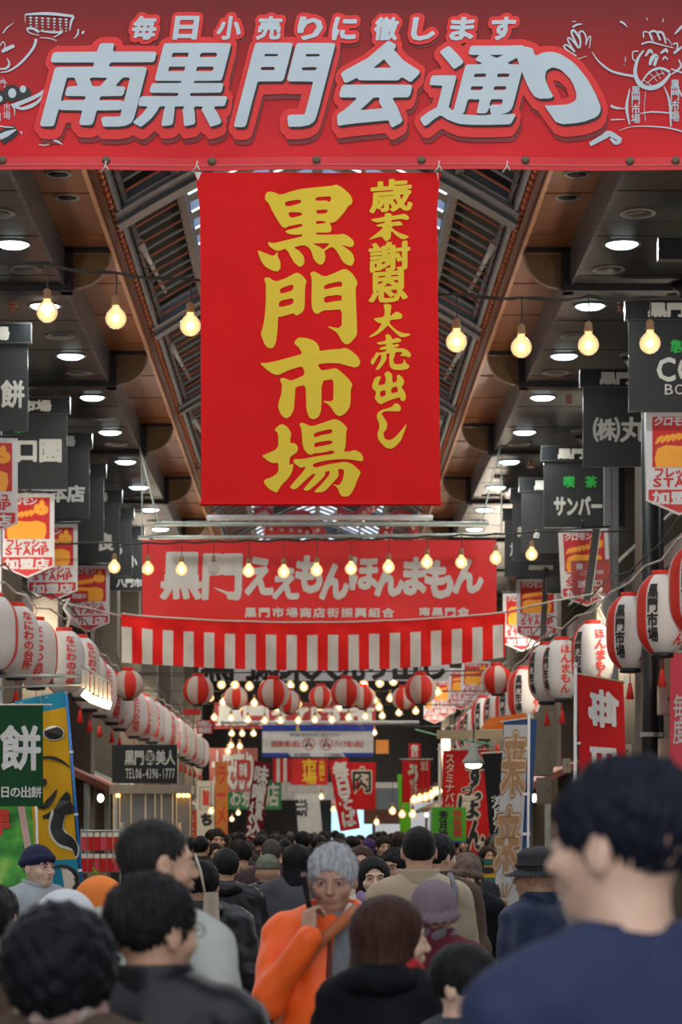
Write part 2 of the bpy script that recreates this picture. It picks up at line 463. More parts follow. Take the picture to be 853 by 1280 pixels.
def hand_mesh(pose='relaxed'):
    """wrist at origin, fingers along -z, palm facing -x (thumb towards +y); returns V,Q"""
    if pose in HANDC: return HANDC[pose]
    curl = {'relaxed': (.25, .35, .25), 'grip': (.95, 1.0, .45), 'open': (.05, .08, .05)}[pose]
    segs = []
    for y0, ln, r in ((.030, .074, .0088), (.010, .083, .0092), (-.010, .077, .0088), (-.029, .060, .0078)):
        a = np.array([0, y0, -.092]); ang = 0
        for j, fr in enumerate((.46, .3, .24)):
            ang += curl[j]*(1+.08*(y0 < 0)); b = a+np.array([-math.sin(ang), y0*.5*(j == 0), -math.cos(ang)])*ln*fr
            segs.append((a, b, r*(1-.08*j), r*(1-.08*(j+1)))); a = b
    ta = np.array([-.006, .03, -.03])
    tb = ta+np.array([-.018, .028, -.026]); td = tb+np.array([-.014, .008, -.03]); te = td+np.array([-.008, -.003, -.024])
    segs += [(ta, tb, .013, .0115), (tb, td, .0112, .0098), (td, te, .0098, .0085)]
    def fn(p):
        d = sd_rc(p, (0, 0, .008), (0, 0, -.02), .023, .024, (.8, 1.1, 1))
        d = smin(d, sd_ell(p, (0, 0, -.055), (.015, .043, .048)), .02)
        fg = None
        for a, b, ra, rb in segs:
            q = sd_rc(p, a, b, ra, rb); fg = q if fg is None else np.minimum(fg, q)
        return smin(d, fg, .009)
    V, Q = sdf_mesh('h', fn, ((-.1, .05), (-.07, .11), (-.20, .05)), .0048)
    HANDC[pose] = (V, Q); return V, Q
def place_hand(wrist, direction, palm, side=1, pose='relaxed', s=1.0):
    V, Q = hand_mesh(pose)
    V = V*s
    if side < 0: V = V*np.array([1, -1, 1]); Q = Q[:, ::-1]
    d = np.array(direction, float); d /= np.linalg.norm(d); pl = np.array(palm, float); pl -= d*pl.dot(d); pl /= np.linalg.norm(pl)
    Z = -d; X = -pl; Yv = np.cross(Z, X)
    R = np.stack([X, Yv, Z], 1)
    return V @ R.T+np.array(wrist), Q
SK = lambda t: mat('skin_'+t, {'a': (.56, .33, .22), 'b': (.62, .40, .29), 'c': (.44, .245, .16)}[t], .5, var=.1, vscale=30, bump=.05, bscale=300, spec=.35)
ARM_DOWN = dict(sh=(.175, -.01, 1.375), el=(.235, -.03, 1.10), wr=(.235, .06, .87))
def person(label, px, top, Y, yaw, coat=None, hair='short', hairc=(.012, .011, .012), skin='a', headyaw=0, headpitch=0, H=None, width=1.0,
           face=False, res=.0095, arms=None, hat=None, hatm=None, puffer=False, female=False, old=False, trousers=(.02, .02, .025),
           coatm=None, collar='stand', cut=None, hem=.74, glasses=False, X=None, hands=True, group=None, lean=0, child=False, scarf=None, hoodm=None, cres=.02, sk_name='person'):
    Z = CZ-(top-VY)*Y/F if H is None else H
    s = Z/1.70
    if hat and H is None: s = (Z-.012)/1.70
    x0 = (px-VX)*Y/F if X is None else X
    root = thing(sk_name, label, 'person', (x0, Y, 0), 0, group)
    root.scale = (s, s, s)
    # the head stays above x0; body yaw turns the root
    root.rotation_euler = (0, 0, yaw)
    if face: res = min(res, .0062)
    hs = 1.0/s*(.98 if not child else .9)
    if child: hs *= .97
    hc = np.array([0, .012, 1.70-.118*hs])
    R = rotz(headyaw) @ rotx(headpitch)
    A = arms or {}
    AR = {}
    for sd in (1, -1):
        a = A.get(sd, ARM_DOWN); AR[sd] = [np.array([sd*q[0] if sd not in A else q[0], q[1], q[2]]) for q in (a['sh'], a['el'], a['wr'])]
    def body(p):
        d = sd_rc(p, (0, -.018, 1.36), (0, .0, 1.56), .058*width**.5, .053)
        d = smin(d, sd_ell(p, (0, -.005, 1.27), (.155, .10, .19)), .06)
        d = smin(d, sd_ell(p, (0, 0, 1.02), (.15, .105, .2)), .05)
        for sd in (1, -1):
            a, e, wr = AR[sd]
            d = smin(d, sd_rc(p, a, e, .05, .042), .03); d = smin(d, sd_rc(p, e, wr, .04, .028), .02)
            d = smin(d, sd_rc(p, (sd*.085, 0, .9), (sd*.09, .01, .48), .075, .052), .03)
            d = smin(d, sd_rc(p, (sd*.09, .01, .48), (sd*.09, -.015, .09), .05, .036), .02)
            d = smin(d, sd_rc(p, (sd*.09, -.02, .055), (sd*.095, .12, .035), .036, .03), .03)
        return smin(d, head_sdf(tl(p, R, hc, hs), True, female, old)*hs, .02)
    e = .13*hs
    hz = ((hc[0]-e, hc[0]+e, res), (hc[1]-e, hc[1]+e*1.05, res), (hc[2]-e, hc[2]+e, res))
    xe = max(.34, max(abs(AR[k][j][0]) for k in AR for j in range(3))+.09)
    parts = [sdf_mesh('b', body, ((-xe, xe), (-.24, .30), (-.02, 1.74)), .03, tuple((z,) for z in hz))]
    if hands:
        for sd in (1, -1):
            a = A.get(sd, {})
            wr = AR[sd][2]
            dr = a.get('hd', (wr-AR[sd][1])); pl = a.get('palm', (-sd, 0, 0))
            parts.append(place_hand(wr, dr, pl, sd*a.get('flip', 1), a.get('pose', 'relaxed'), 1/s*.96))
    me = np_mesh('body', parts, SK(skin))
    obj('body', me, parent=root)
    def hl(v): return Vector(hc)+Vector(R @ (np.array(v)*hs))
    # hair
    hm = mat('hair_%d_%d' % (int(hairc[0]*1000), int(hairc[2]*1000)), hairc, .55, var=.35, vscale=60, bump=.35, bscale=110, spec=.12, stretch=(1, 1, .2))
    if hair:
        g = .26 if hair in ('bob', 'long') else .17
        V, Q = sdf_mesh('h', (lambda p: smax(hair_sdf(p, hair)+.008, p[2]-.05, .01)) if hat else (lambda p: hair_sdf(p, hair)), ((-.14, .14), (-.165, .13), (-g, .155)), res if face else max(res, .009))
        V = (V*hs) @ R.T+hc
        obj('hair', np_mesh('hair', [(V, Q)], hm), parent=root)
    if face:
        dk = mat('eye_dark', (.012, .008, .007), .25, var=0); wh = mat('eye_white', (.55, .5, .46), .4, var=0)
        Rm = Matrix(R.tolist()).to_4x4()
        for sd in (1, -1):
            mb = MB().ell((0, 0, 0), (.0125*hs, .004*hs, .0042*hs), mi=0).ell((0, .0022*hs, 0), (.0055*hs, .0035*hs, .0045*hs), mi=1)
            mb.tube([(-.014*hs, .002, .003*hs), (0, .005, .0062*hs), (.014*hs, .002, .003*hs)], .0017*hs, 6, mi=1)
            eo = obj('eye', mb, [wh, dk], root, True, loc=hl((sd*.031, .0885, -.0005))); eo.rotation_euler = Rm.to_euler()
            eb = MB().tube([hl((sd*.015, .094, .017)), hl((sd*.031, .0925, .0225)), hl((sd*.047, .080, .018))], [.003*hs, .0035*hs, .002*hs], 6)
            obj('eyebrow', eb, hm, root, True)
        lm = mat('lips_f' if female else 'lips_m', (.42, .13, .11) if female else (.38, .17, .13), .45, var=0)
        mb = MB().tube([hl((-.022, .088, -.0575)), hl((-.008, .0965, -.0555)), hl((0, .0975, -.057)), hl((.008, .0965, -.0555)), hl((.022, .088, -.0575))], [.001, .004*hs, .004*hs, .004*hs, .001], 6)
        mb.tube([hl((-.019, .088, -.0625)), hl((0, .0965, -.065)), hl((.019, .088, -.0625))], [.001, .0048*hs, .001], 6)
        obj('lips', mb, lm, root, True)
    # coat
    cm = coatm or mat('coat_%s' % '_'.join('%d' % int(c*1000) for c in coat), coat, .8, var=.15, vscale=5, bump=.25, bscale=14, sheen=0)
    wd = width
    def coatf(p):
        x, y, z = p
        d = sd_ell(p, (0, -.008, 1.26), (.175*wd, .135*wd, .235))
        d = smin(d, sd_ell(p, (0, .005, 1.0), (.18*wd, .15*wd, .30)), .08)
        d = smin(d, sd_rc(p, (-.12*wd, -.015, 1.40), (.12*wd, -.015, 1.40), .062), .06)
        for sd in (1, -1):
            d = smin(d, sd_rc(p, (0, -.02, 1.455), (sd*.14*wd, -.015, 1.415), .045, .05), .04)
            a, el_, wr = [q.copy() for q in AR[sd]]
            a[0] *= wd if sd not in A else 1
            el_[0] *= wd if sd not in A else 1
            rr = 1.18 if puffer else 1.0
            a1 = sd_rc(p, a, el_, .071*rr, .060*rr); a2 = sd_rc(p, el_, wr, .060*rr, .046*rr)
            if puffer:
                t = (p[0]-a[0])*(el_[0]-a[0])+(p[1]-a[1])*(el_[1]-a[1])+(p[2]-a[2])*(el_[2]-a[2])
                a1 = a1-.007*np.abs(np.sin(t/np.linalg.norm(el_-a)/.075*PI))
                t = (p[0]-el_[0])*(wr[0]-el_[0])+(p[1]-el_[1])*(wr[1]-el_[1])+(p[2]-el_[2])*(wr[2]-el_[2])
                a2 = a2-.007*np.abs(np.sin(t/np.linalg.norm(wr-el_)/.075*PI))
            a1 = a1-.004*np.sin(z*70+x*40+y*30)*np.sin(z*23+y*50)
            d = smin(d, smin(a1, a2, .02), .035)
        if puffer: d = d-.010*np.abs(np.sin((z+.02*x)/.085*PI))+.004
        d = d-.005*np.sin(x*31+z*12+1)*np.sin(z*19-x*9+y*14)-.0025*np.sin(x*75+z*30)*np.sin(z*44)
        d = smax(d, hem-z, .02)
        nk = {'crew': .056, 'stand': .060, 'hood': .072, 'open': .068}[collar]
        zn = 1.475 if collar == 'crew' else 1.44
        d = smax(d, -sd_rc(p, (0, -.006, zn+.012), (0, .02, 1.66), nk, nk+.02), .012)
        if cut: d = cut(p, d)
        return d
    obj('sweater' if collar == 'crew' else 'coat', np_mesh('coat', [sdf_mesh('c', coatf, ((-xe-.03, xe+.03), (-.27, .32), (hem-.06, 1.54)), cres)], cm), parent=root)
    if collar == 'stand' or collar == 'open':
        def colf(p):
            x, y, z = p
            r = np.sqrt((x/1.08)**2+(y+.008-(z-1.47)*.25)**2)
            d = np.abs(r-(.074+(z-1.45)*.12))-.008
            d = smax(d, np.abs(z-1.475+.35*np.maximum(y, 0))-.036, .01)
            if collar == 'open': d = smax(d, y-.03, .01)
            return d
        obj('collar', np_mesh('collar', [sdf_mesh('k', colf, ((-.12, .12), (-.12, .13), (1.39, 1.54)), .009)], cm), parent=root)
    if collar == 'hood':
        def hdf(p):
            d = sd_ell(p, (0, -.085, 1.45), (.125, .075, .06)); d = smax(d, -sd_ell(p, (0, -.03, 1.52), (.085, .085, .08)), .02)
            return d-.004*np.sin(p[0]*60)*np.sin(p[2]*50)
        obj('hood', np_mesh('hood', [sdf_mesh('k', hdf, ((-.16, .16), (-.19, .05), (1.36, 1.56)), .011)], hoodm or cm), parent=root)
    if scarf:
        def scf(p):
            x, y, z = p; r = np.sqrt(x**2+(y-.008)**2)
            d = np.sqrt((r-.078)**2+((z-1.475+.12*y)/1.4)**2)-.024
            return d-.005*np.sin(np.arctan2(x, y)*7+z*60)
        obj('scarf', np_mesh('scarf', [sdf_mesh('k', scf, ((-.13, .13), (-.12, .14), (1.41, 1.55)), .009)], scarf), parent=root)
    # trousers and shoes
    tm = mat('trousers_%d_%d' % (int(trousers[0]*1000), int(trousers[2]*1000)), trousers, .85, var=.2, vscale=8)
    def trf(p):
        d = sd_ell(p, (0, 0, .93), (.165*wd, .125*wd, .12))
        for sd in (1, -1):
            d = smin(d, sd_rc(p, (sd*.088, 0, .88), (sd*.093, .01, .48), .092, .072), .03); d = smin(d, sd_rc(p, (sd*.093, .01, .48), (sd*.093, -.01, .13), .07, .062), .03)
        return smax(d, .09-p[2], .01)
    obj('trousers', np_mesh('trousers', [sdf_mesh('t', trf, ((-.24, .24), (-.2, .2), (.05, 1.08)), .03)], tm), parent=root)
    shm = mat('shoe_black', (.015, .014, .014), .4, var=0)
    for sd in (1, -1):
        obj('shoe', MB().ell((sd*.095, .04, .05), (.047, .14, .05), 12, 8), shm, root, True)
    # hats
    if hat:
        z0 = {'beanie': .028, 'knit': -.01, 'cap': .03, 'bucket': .03, 'wrap': -.02}[hat]
        def htf(p):
            x, y, z = p
            d = sd_ell(p, (0, -.014, .035), (.09, .11, .1) if hat != 'bucket' else (.09, .108, .088))
            if hat == 'wrap': d = sd_ell(p, (0, -.02, .01), (.1, .12, .13)); d = smax(d, -sd_ell(p, (0, .13, -.03), (.07, .08, .09)), .012); return smax(d, -.14-z, .01)
            if hat == 'bucket': d = smin(d, smax(sd_ell(p, (0, -.01, .09), (.085, .1, .04)), -1, .01), .02)
            d = smax(d, z0-.02*(hat in ('beanie', 'knit'))-z+.25*(y)*(1 if hat in ('beanie', 'knit') else 0)*.6, .008)
            if hat in ('beanie', 'knit'):
                rr = np.sqrt((x/.088)**2+((y+.014)/.108)**2)
                d = np.minimum(d, np.sqrt(((rr-1.0)*.09)**2+((z-(z0+.012)-.15*y)/1.9)**2)-.011)
            if hat == 'knit': d = d-.003*np.sin(np.arctan2(x, y)*22+z*120)*np.sin(z*150)
            if hat == 'beanie': d = d-.0012*np.sin(np.arctan2(x, y)*60)
            if hat == 'cap': d = smin(d, smax(sd_ell(p, (0, .10, .03), (.07, .075, .012)), -1, .01), .006)
            if hat == 'bucket':
                r = np.sqrt(x**2+(y+.01)**2*.8); br = np.abs(z-.022+(r-.09)*.55)-.004
                d = smin(d, smax(smax(br, r-.135, .004), .07-r, .004), .006)
            return d
        V, Q = sdf_mesh('h', htf, ((-.15, .15), (-.17, .2), (-.16, .16)), .0075)
        V = (V*hs) @ R.T+hc
        obj('hat' if hat != 'wrap' else 'hood', np_mesh('hat', [(V, Q)], hatm), parent=root)
        if hat == 'bucket':
            mb = MB()
            n = 28
            mb.tube([hl((.093*math.cos(2*PI*k/n), -.014+.111*math.sin(2*PI*k/n), .045)) for k in range(n+1)], .006, 6)
            obj('hat_band', mb, mat('hat_band', (.01, .01, .01), .8, var=0), root, True)
    if glasses:
        mb = MB()
        for sd in (1, -1):
            mb.tube([hl((sd*.033+.02*math.cos(t*PI/6), .101-.25*abs(.02*math.cos(t*PI/6))*0, .0+.015*math.sin(t*PI/6))) for t in range(13)], .0016, 5)
            mb.tube([hl((sd*.053, .099, .004)), hl((sd*.078, .05, .004)), hl((sd*.083, -.01, .0))], .002, 5)
        mb.tube([hl((-.013, .103, .003)), hl((.013, .103, .003))], .0016, 5)
        obj('glasses', mb, mat('glasses_frame', (.10, .05, .02), .3, metal=.6, var=0), root, True)
    root['_hc'] = list(hc)
    return root, hl, hs
# ================================================================== SETTING
HB = 4.90   # box underside above the eye
ZB, ZS = CZ+HB, CZ+5.25
XE, XB = 1.86, 2.27
Y0, Y1 = 16.3, 78.0
BAYS = [21.6+4.65*k for k in range(-1, 13)]     # far end of each bay
def struct(name, mb=None, m=None, parent=None, loc=(0, 0, 0), smooth=False, label=None):
    o = obj(name, mb, m, parent, smooth, loc) if mb is not None else thing(name, None, None, loc)
    if not parent: o['kind'] = 'structure'
    if label: o['label'] = label
    return o
m_floor = mat('paving', (.16, .15, .14), .55, var=.2, vscale=1.2, bump=.1, bscale=30)
m_soffit = mat('soffit_wood', hexc('8f5a38'), .33, var=.14, vscale=2.0, bump=.02, bscale=6, spec=.5)
m_box = mat('box_panel', (.015, .0145, .013), .32, var=.1, vscale=3, spec=.3)
m_side = mat('grey_slat', (.075, .07, .075), .4, var=.12, vscale=3)
m_black = mat('black_metal', (.012, .012, .013), .45, var=.1)
m_edge = mat('copper_lip', hexc('d09a74'), .35, var=.12, vscale=5)
m_tile = mat('copper_tile', hexc('c06a42'), .38, var=.15, vscale=9)
m_steel = mat('steel_grey', (.20, .215, .235), .45, metal=.2, var=.1)
m_galv = mat('galvanised_pipe', (.36, .41, .38), .45, metal=.4, var=.15)
m_beam = mat('blue_grey_beam', (.07, .085, .105), .45, var=.15)
m_ribo = mat('orange_rib', hexc('a05a3c'), .45, var=.1)
m_ribg = mat('grey_rib', (.20, .20, .19), .45, var=.1)
m_louv = mat('dark_louvre', (.020, .021, .023), .6, var=.2)
m_pier = mat('pier_brown', (.085, .068, .052), .75, var=.12, vscale=3, bump=.15, bscale=25)
m_pier2 = mat('pier_grey', (.10, .088, .07), .75, var=.12, vscale=3, bump=.1)
m_dark = mat('dark_front', (.018, .017, .017), .7, var=.3)
m_white = mat('white_paint', (.7, .7, .68), .5, var=.05)
# glass roof
def roofglass():
    m = bpy.data.materials.new('roof_glass'); m.use_nodes = True; n = m.node_tree.nodes; L = m.node_tree.links; n.clear()
    o = n.new('ShaderNodeOutputMaterial'); t = n.new('ShaderNodeBsdfTransparent'); d = n.new('ShaderNodeBsdfTranslucent'); mx = n.new('ShaderNodeMixShader')
    t.inputs[0].default_value = (.13, .17, .25, 1); d.inputs[0].default_value = (.22, .27, .34, 1); mx.inputs[0].default_value = .4
    L.new(t.outputs[0], mx.inputs[1]); L.new(d.outputs[0], mx.inputs[2]); L.new(mx.outputs[0], o.inputs[0]); return m
m_rglass = roofglass()
m_rgreen = mat('green_roof_panel', (.05, .07, .04), .5, var=.2)
fl = struct('floor', MB().box((-10, -8, -.15), (10, 95, 0)), m_floor)
# gutters/kerb strips of the paving
for X in (-3.0, 3.0):
    struct('trim_%d' % (1 if X < 0 else 2), MB().box((X-.15, Y0, 0), (X+.15, 80, .02)), m_pier2)
# --- ceilings left and right
panel_y = MB().box((0, 0, 0), (1, 1, 1))
unit = {}
def unitmesh(name, m):
    if (name, m.name) not in unit: unit[(name, m.name)] = MB().box((0, 0, 0), (1, 1, 1)).mesh(name, m)
    return unit[(name, m.name)]
def piece(name, parent, a, b, m):
    o = bpy.data.objects.new(name, unitmesh(name, m)); COL.objects.link(o); o.parent = parent
    o.location = [min(a[k], b[k]) for k in range(3)]; o.scale = [max(1e-4, abs(b[k]-a[k])) for k in range(3)]; return o
NEAR = 45
for sd in (-1, 1):
    cl = struct('ceiling', label='%s aisle ceiling of copper brown soffit and dark recessed boxes' % ('left' if sd < 0 else 'right'))
    far = {'soffit_panel': MB(), 'box_panel': MB(), 'slat': MB()}
    prev = Y0
    for bi, ye in enumerate(BAYS):
        ys = max(Y0, ye-4.65); ye2 = min(ye, Y1)
        if ye2 <= ys: continue
        n = max(1, round((ye2-ys)/.465)); st = (ye2-ys)/n
        for k in range(n):
            a, b = ys+k*st+.006, ys+(k+1)*st-.006
            dz = .004*((k*7+bi*3) % 3)
            S = [('soffit_panel', (sd*XE, a, ZS+dz), (sd*XB, b, ZS+.05), m_soffit), ('box_panel', (sd*(XB+.03), a, ZB+dz*.5), (sd*4.6, b, ZB+.04), m_box)]
            for j in range(2):
                S.append(('slat', (sd*XB, ys+(k+j*.5)*st+.006, ZB), (sd*(XB+.03), ys+(k+j*.5+.5)*st-.006, ZS), m_side))
            for nm, p, q, m in S:
                if a < NEAR-12 or (a < NEAR and nm != 'slat'): piece(nm, cl, p, q, m)
                else: far[nm].box([min(p[i], q[i]) for i in range(3)], [max(p[i], q[i]) for i in range(3)])
        # dark end frame around the box and a transverse drop panel with a quarter round gusset
        if ye < Y1-2:
            fr = MB()
            fr.box((min(sd*(XB-.06), sd*4.6), ye2-.10, ZB-.05), (max(sd*(XB-.06), sd*4.6), ye2+.10, ZB+.02))
            fr.box((min(sd*(XB-.07), sd*(XB+.04)), ye2-.06, ZB-.05), (max(sd*(XB-.07), sd*(XB+.04)), ye2+.08, ZS+.02))
            fr.box((min(sd*XE, sd*XB), ye2-.06, ZS-.03), (max(sd*XE, sd*XB), ye2+.04, ZS+.02))
            obj('end_frame', fr, m_black, cl)
            g = MB(); R = .33; x0 = sd*(XB-.07)
            pts = [(x0, ZS-.03)]+[(x0-sd*R*math.cos(t*PI/20), ZS-.03-R*.95*math.sin(t*PI/20)) for t in range(11)]
            if sd > 0: pts = pts[::-1]
            g.prism(pts, ye2+.06, ye2+.10)
            obj('gusset', g, mat('gusset', hexc('70583a'), .4, var=.1), cl)
            g = MB().tube([(x0-sd*R*math.cos(t*PI/24), ye2+.07, ZS-.03-R*.95*math.sin(t*PI/24)) for t in range(13)], .014, 6)
            obj('conduit', g, mat('conduit', hexc('a08878'), .4, var=.1), cl, True)
            g = MB()
            for xx in (XB+.5, XB+.95, XB+1.4):
                for j in range(3): g.ell((sd*xx, ye2+.17, ZB-.10-.035*j), (.045, .03, .018), 8, 5)
            obj('cable_coil', g, mat('coil', hexc('8a5a48'), .5, var=.1), cl, True)
        elif ye > Y1-2: pass
    for nm, m in (('soffit_panel', m_soffit), ('box_panel', m_box), ('slat', m_side)):
        if far[nm].f:
            o = obj(nm, far[nm], m, cl); o['kind'] = 'stuff'
    # roof slab above the aisle so no sky leaks in
    obj('slab', MB().box((min(sd*XE, sd*5.2), Y0, ZS+.06), (max(sd*XE, sd*5.2), Y1, ZS+.2)), m_dark, cl)
    # eave: copper lip, tile ends, steel gutter
    ev = struct('trim_%d' % (3 if sd < 0 else 4), label='copper eave edge with round tile ends along the %s of the roof opening' % ('left' if sd < 0 else 'right'))
    obj('lip', MB().box((min(sd*(XE-.03), sd*(XE+.004)), Y0, ZS-.03), (max(sd*(XE-.03), sd*(XE+.004)), Y1, ZS+.02)), m_edge, ev)
    obj('fascia', MB().box((min(sd*(XE-.10), sd*(XE-.03)), Y0, ZS-.0), (max(sd*(XE-.10), sd*(XE-.03)), Y1, ZS+.09)), mat('fascia', hexc('5a2a18'), .5), ev)
    tm_ = MB().lathe([(.0001, -.03), (.04, -.028), (.052, 0), (.04, .028), (.0001, .03)], 8).mesh('eave_tile', m_tile, True)
    y = Y0; c = 0
    rest = MB()
    while y < Y1:
        if c < 200:
            o = obj('eave_tile', tm_, parent=ev, loc=(sd*(XE-.115), y, ZS+.06)); o.rotation_euler = (0, PI/2*0.75*sd, 0)
        else: rest.ell((sd*(XE-.115), y, ZS+.06), (.04, .05, .05), 6, 4)
        c += 1; y += .19
    o = obj('eave_tile', rest, m_tile, ev, True); o['kind'] = 'stuff'
    gt = MB().box((min(sd*(XE-.19), sd*(XE-.155)), Y0, ZS+.03), (max(sd*(XE-.19), sd*(XE-.155)), Y1, ZS+.14))
    gt.box((min(sd*(XE-.235), sd*(XE-.21)), Y0, ZS+.10), (max(sd*(XE-.235), sd*(XE-.21)), Y1, ZS+.17))
    obj('gutter', gt, m_steel, ev)
# --- vault of ribs, louvres and skylight
def vz(x): x = abs(x); return ZS+.12+(1.66-x)*.62-.09*(1.66-x)**2*.9 + .0
vt = struct('ceiling', label='pitched roof opening of dark louvres, thin ribs and big grey arch beams')
def arc(a, b, n=7): return [a+(b-a)*k/n for k in range(n+1)]
ribm = {}
for sd in (-1, 1):
    for nm, m, r in (('o', m_ribo, .011), ('g', m_ribg, .013)):
        ribm[(sd, nm)] = MB().tube([(sd*x, 0, vz(x)-.03) for x in arc(1.66, 1.20, 5)], r, 6).mesh('rib', m, True)
    y = Y0+.2; k = 0; rest = MB()
    while y < 62:
        if y < 46: obj('rib', ribm[(sd, 'og'[k % 2])], parent=vt, loc=(0, y, 0))
        else: rest.tube([(sd*x, y, vz(x)-.03) for x in (1.66, 1.2)], .012, 4)
        k += 1; y += .30
    o = obj('rib', rest, m_ribg, vt); o['kind'] = 'stuff'
    # louvre blades behind the ribs: each blade slopes, small sky gaps between
    lv = MB()
    v = [(sd*x, 0, vz(x)+.10) for x in arc(1.72, 1.18, 5)]
    for i in range(5):
        a, b = v[i], v[i+1]
        lv.add([(a[0], -.17, a[2]+.06), (b[0], -.17, b[2]+.06), (b[0], .15, b[2]-.02), (a[0], .15, a[2]-.02)], [(0, 1, 2, 3)])
        lv.add([(a[0], -.17, a[2]+.08), (b[0], -.17, b[2]+.08), (b[0], .15, b[2]+.0), (a[0], .15, a[2]+.0)], [(3, 2, 1, 0)])
    lm_ = lv.mesh('louvre_blade', m_louv)
    y = Y0+.1; k = 0
    while y < Y1:
        o = obj('louvre_blade', lm_, parent=vt, loc=(0, y, 0)); y += .30; k += 1
    # purlin
    obj('purlin', MB().box((min(sd*1.17, sd*1.24), Y0, vz(1.2)-.05), (max(sd*1.17, sd*1.24), Y1, vz(1.2)+.06)), mat('purlin', (.17, .155, .14), .5), vt)
    obj('closer', MB().box((min(sd*1.66, sd*1.9), Y0, ZS+.14), (max(sd*1.66, sd*1.9), Y1, ZS+.30)), m_black, vt)
# arch beams at each bay
for ye in BAYS:
    yb = ye-.9
    if not (Y0+.3 < yb < Y1): continue
    mb = MB(); xs = [-1.72+3.44*k/22 for k in range(23)]
    for i in range(22):
        a, b = xs[i], xs[i+1]; za, zb_ = vz(a)-.08, vz(b)-.08
        for (q0, q1, h0, h1) in ((-.30, .30, 0, .03), (-.28, -.24, .02, .22), (.24, .28, .02, .22), (-.04, .04, -.03, .0)):
            mb.add([(a, yb+q0, za+h0), (b, yb+q0, zb_+h0), (b, yb+q1, zb_+h0), (a, yb+q1, za+h0), (a, yb+q0, za+h1), (b, yb+q0, zb_+h1), (b, yb+q1, zb_+h1), (a, yb+q1, za+h1)],
                   [(0, 3, 2, 1), (4, 5, 6, 7), (0, 1, 5, 4), (2, 3, 7, 6)])
    obj('arch_beam', mb, m_beam, vt)
    # slender struts from the eave up to the ridge
    if ye < 60:
        for sd in (-1, 1):
            g = MB().tube([(sd*1.62, yb+1.2, ZS+.12), (sd*1.60, yb+1.7, ZS+.14), (sd*1.54, yb+3.6, ZS+.22)], [.045, .03, .018], 8)
            obj('strut', g, mat('strut', (.42, .42, .43), .4, metal=.2), vt, True)
# skylight
sk = struct('window_1', label='long translucent skylight along the ridge of the arcade roof')
obj('ridge_bar', MB().box((-.05, Y0, vz(0)-.02), (.05, Y1, vz(0)+.12)), m_steel, sk)
for sd in (-1, 1):
    for xx in (.42, .82):
        obj('glazing_bar', MB().box((sd*xx-.018, Y0, vz(xx)-.01), (sd*xx+.018, Y1, vz(xx)+.05)), m_ribg, sk)
    pv = MB(); gv = MB()
    X_ = arc(1.2, 0, 6)
    for i in range(6):
        a, b = X_[i], X_[i+1]
        pv.add([(sd*a, .01, vz(a)+.07), (sd*b, .01, vz(b)+.07), (sd*b, .335, vz(b)+.07), (sd*a, .335, vz(a)+.07)], [(0, 1, 2, 3) if sd > 0 else (3, 2, 1, 0)])
        gv.add([(sd*a, .345, vz(a)+.05), (sd*b, .345, vz(b)+.05), (sd*b, .60, vz(b)+.05), (sd*a, .60, vz(a)+.05)], [(0, 1, 2, 3) if sd > 0 else (3, 2, 1, 0)])
    pm, gm = pv.mesh('pane', m_rglass), gv.mesh('green_panel', m_rgreen)
    y = Y0
    while y < Y1-.6:
        obj('pane', pm, parent=sk, loc=(0, y, 0)); obj('green_panel', gm, parent=sk, loc=(0, y, 0)); y += .61
# entrance header above the banner (closes the roof end) and far end wall
struct('wall_front', MB().box((-9.8, Y0-.12, ZS+.05), (-1.75, Y0, ZS+1.9)).box((1.75, Y0-.12, ZS+.05), (9.8, Y0, ZS+1.9)).box((-1.75, Y0-.12, ZS+1.35), (1.75, Y0, ZS+1.9)), m_dark)
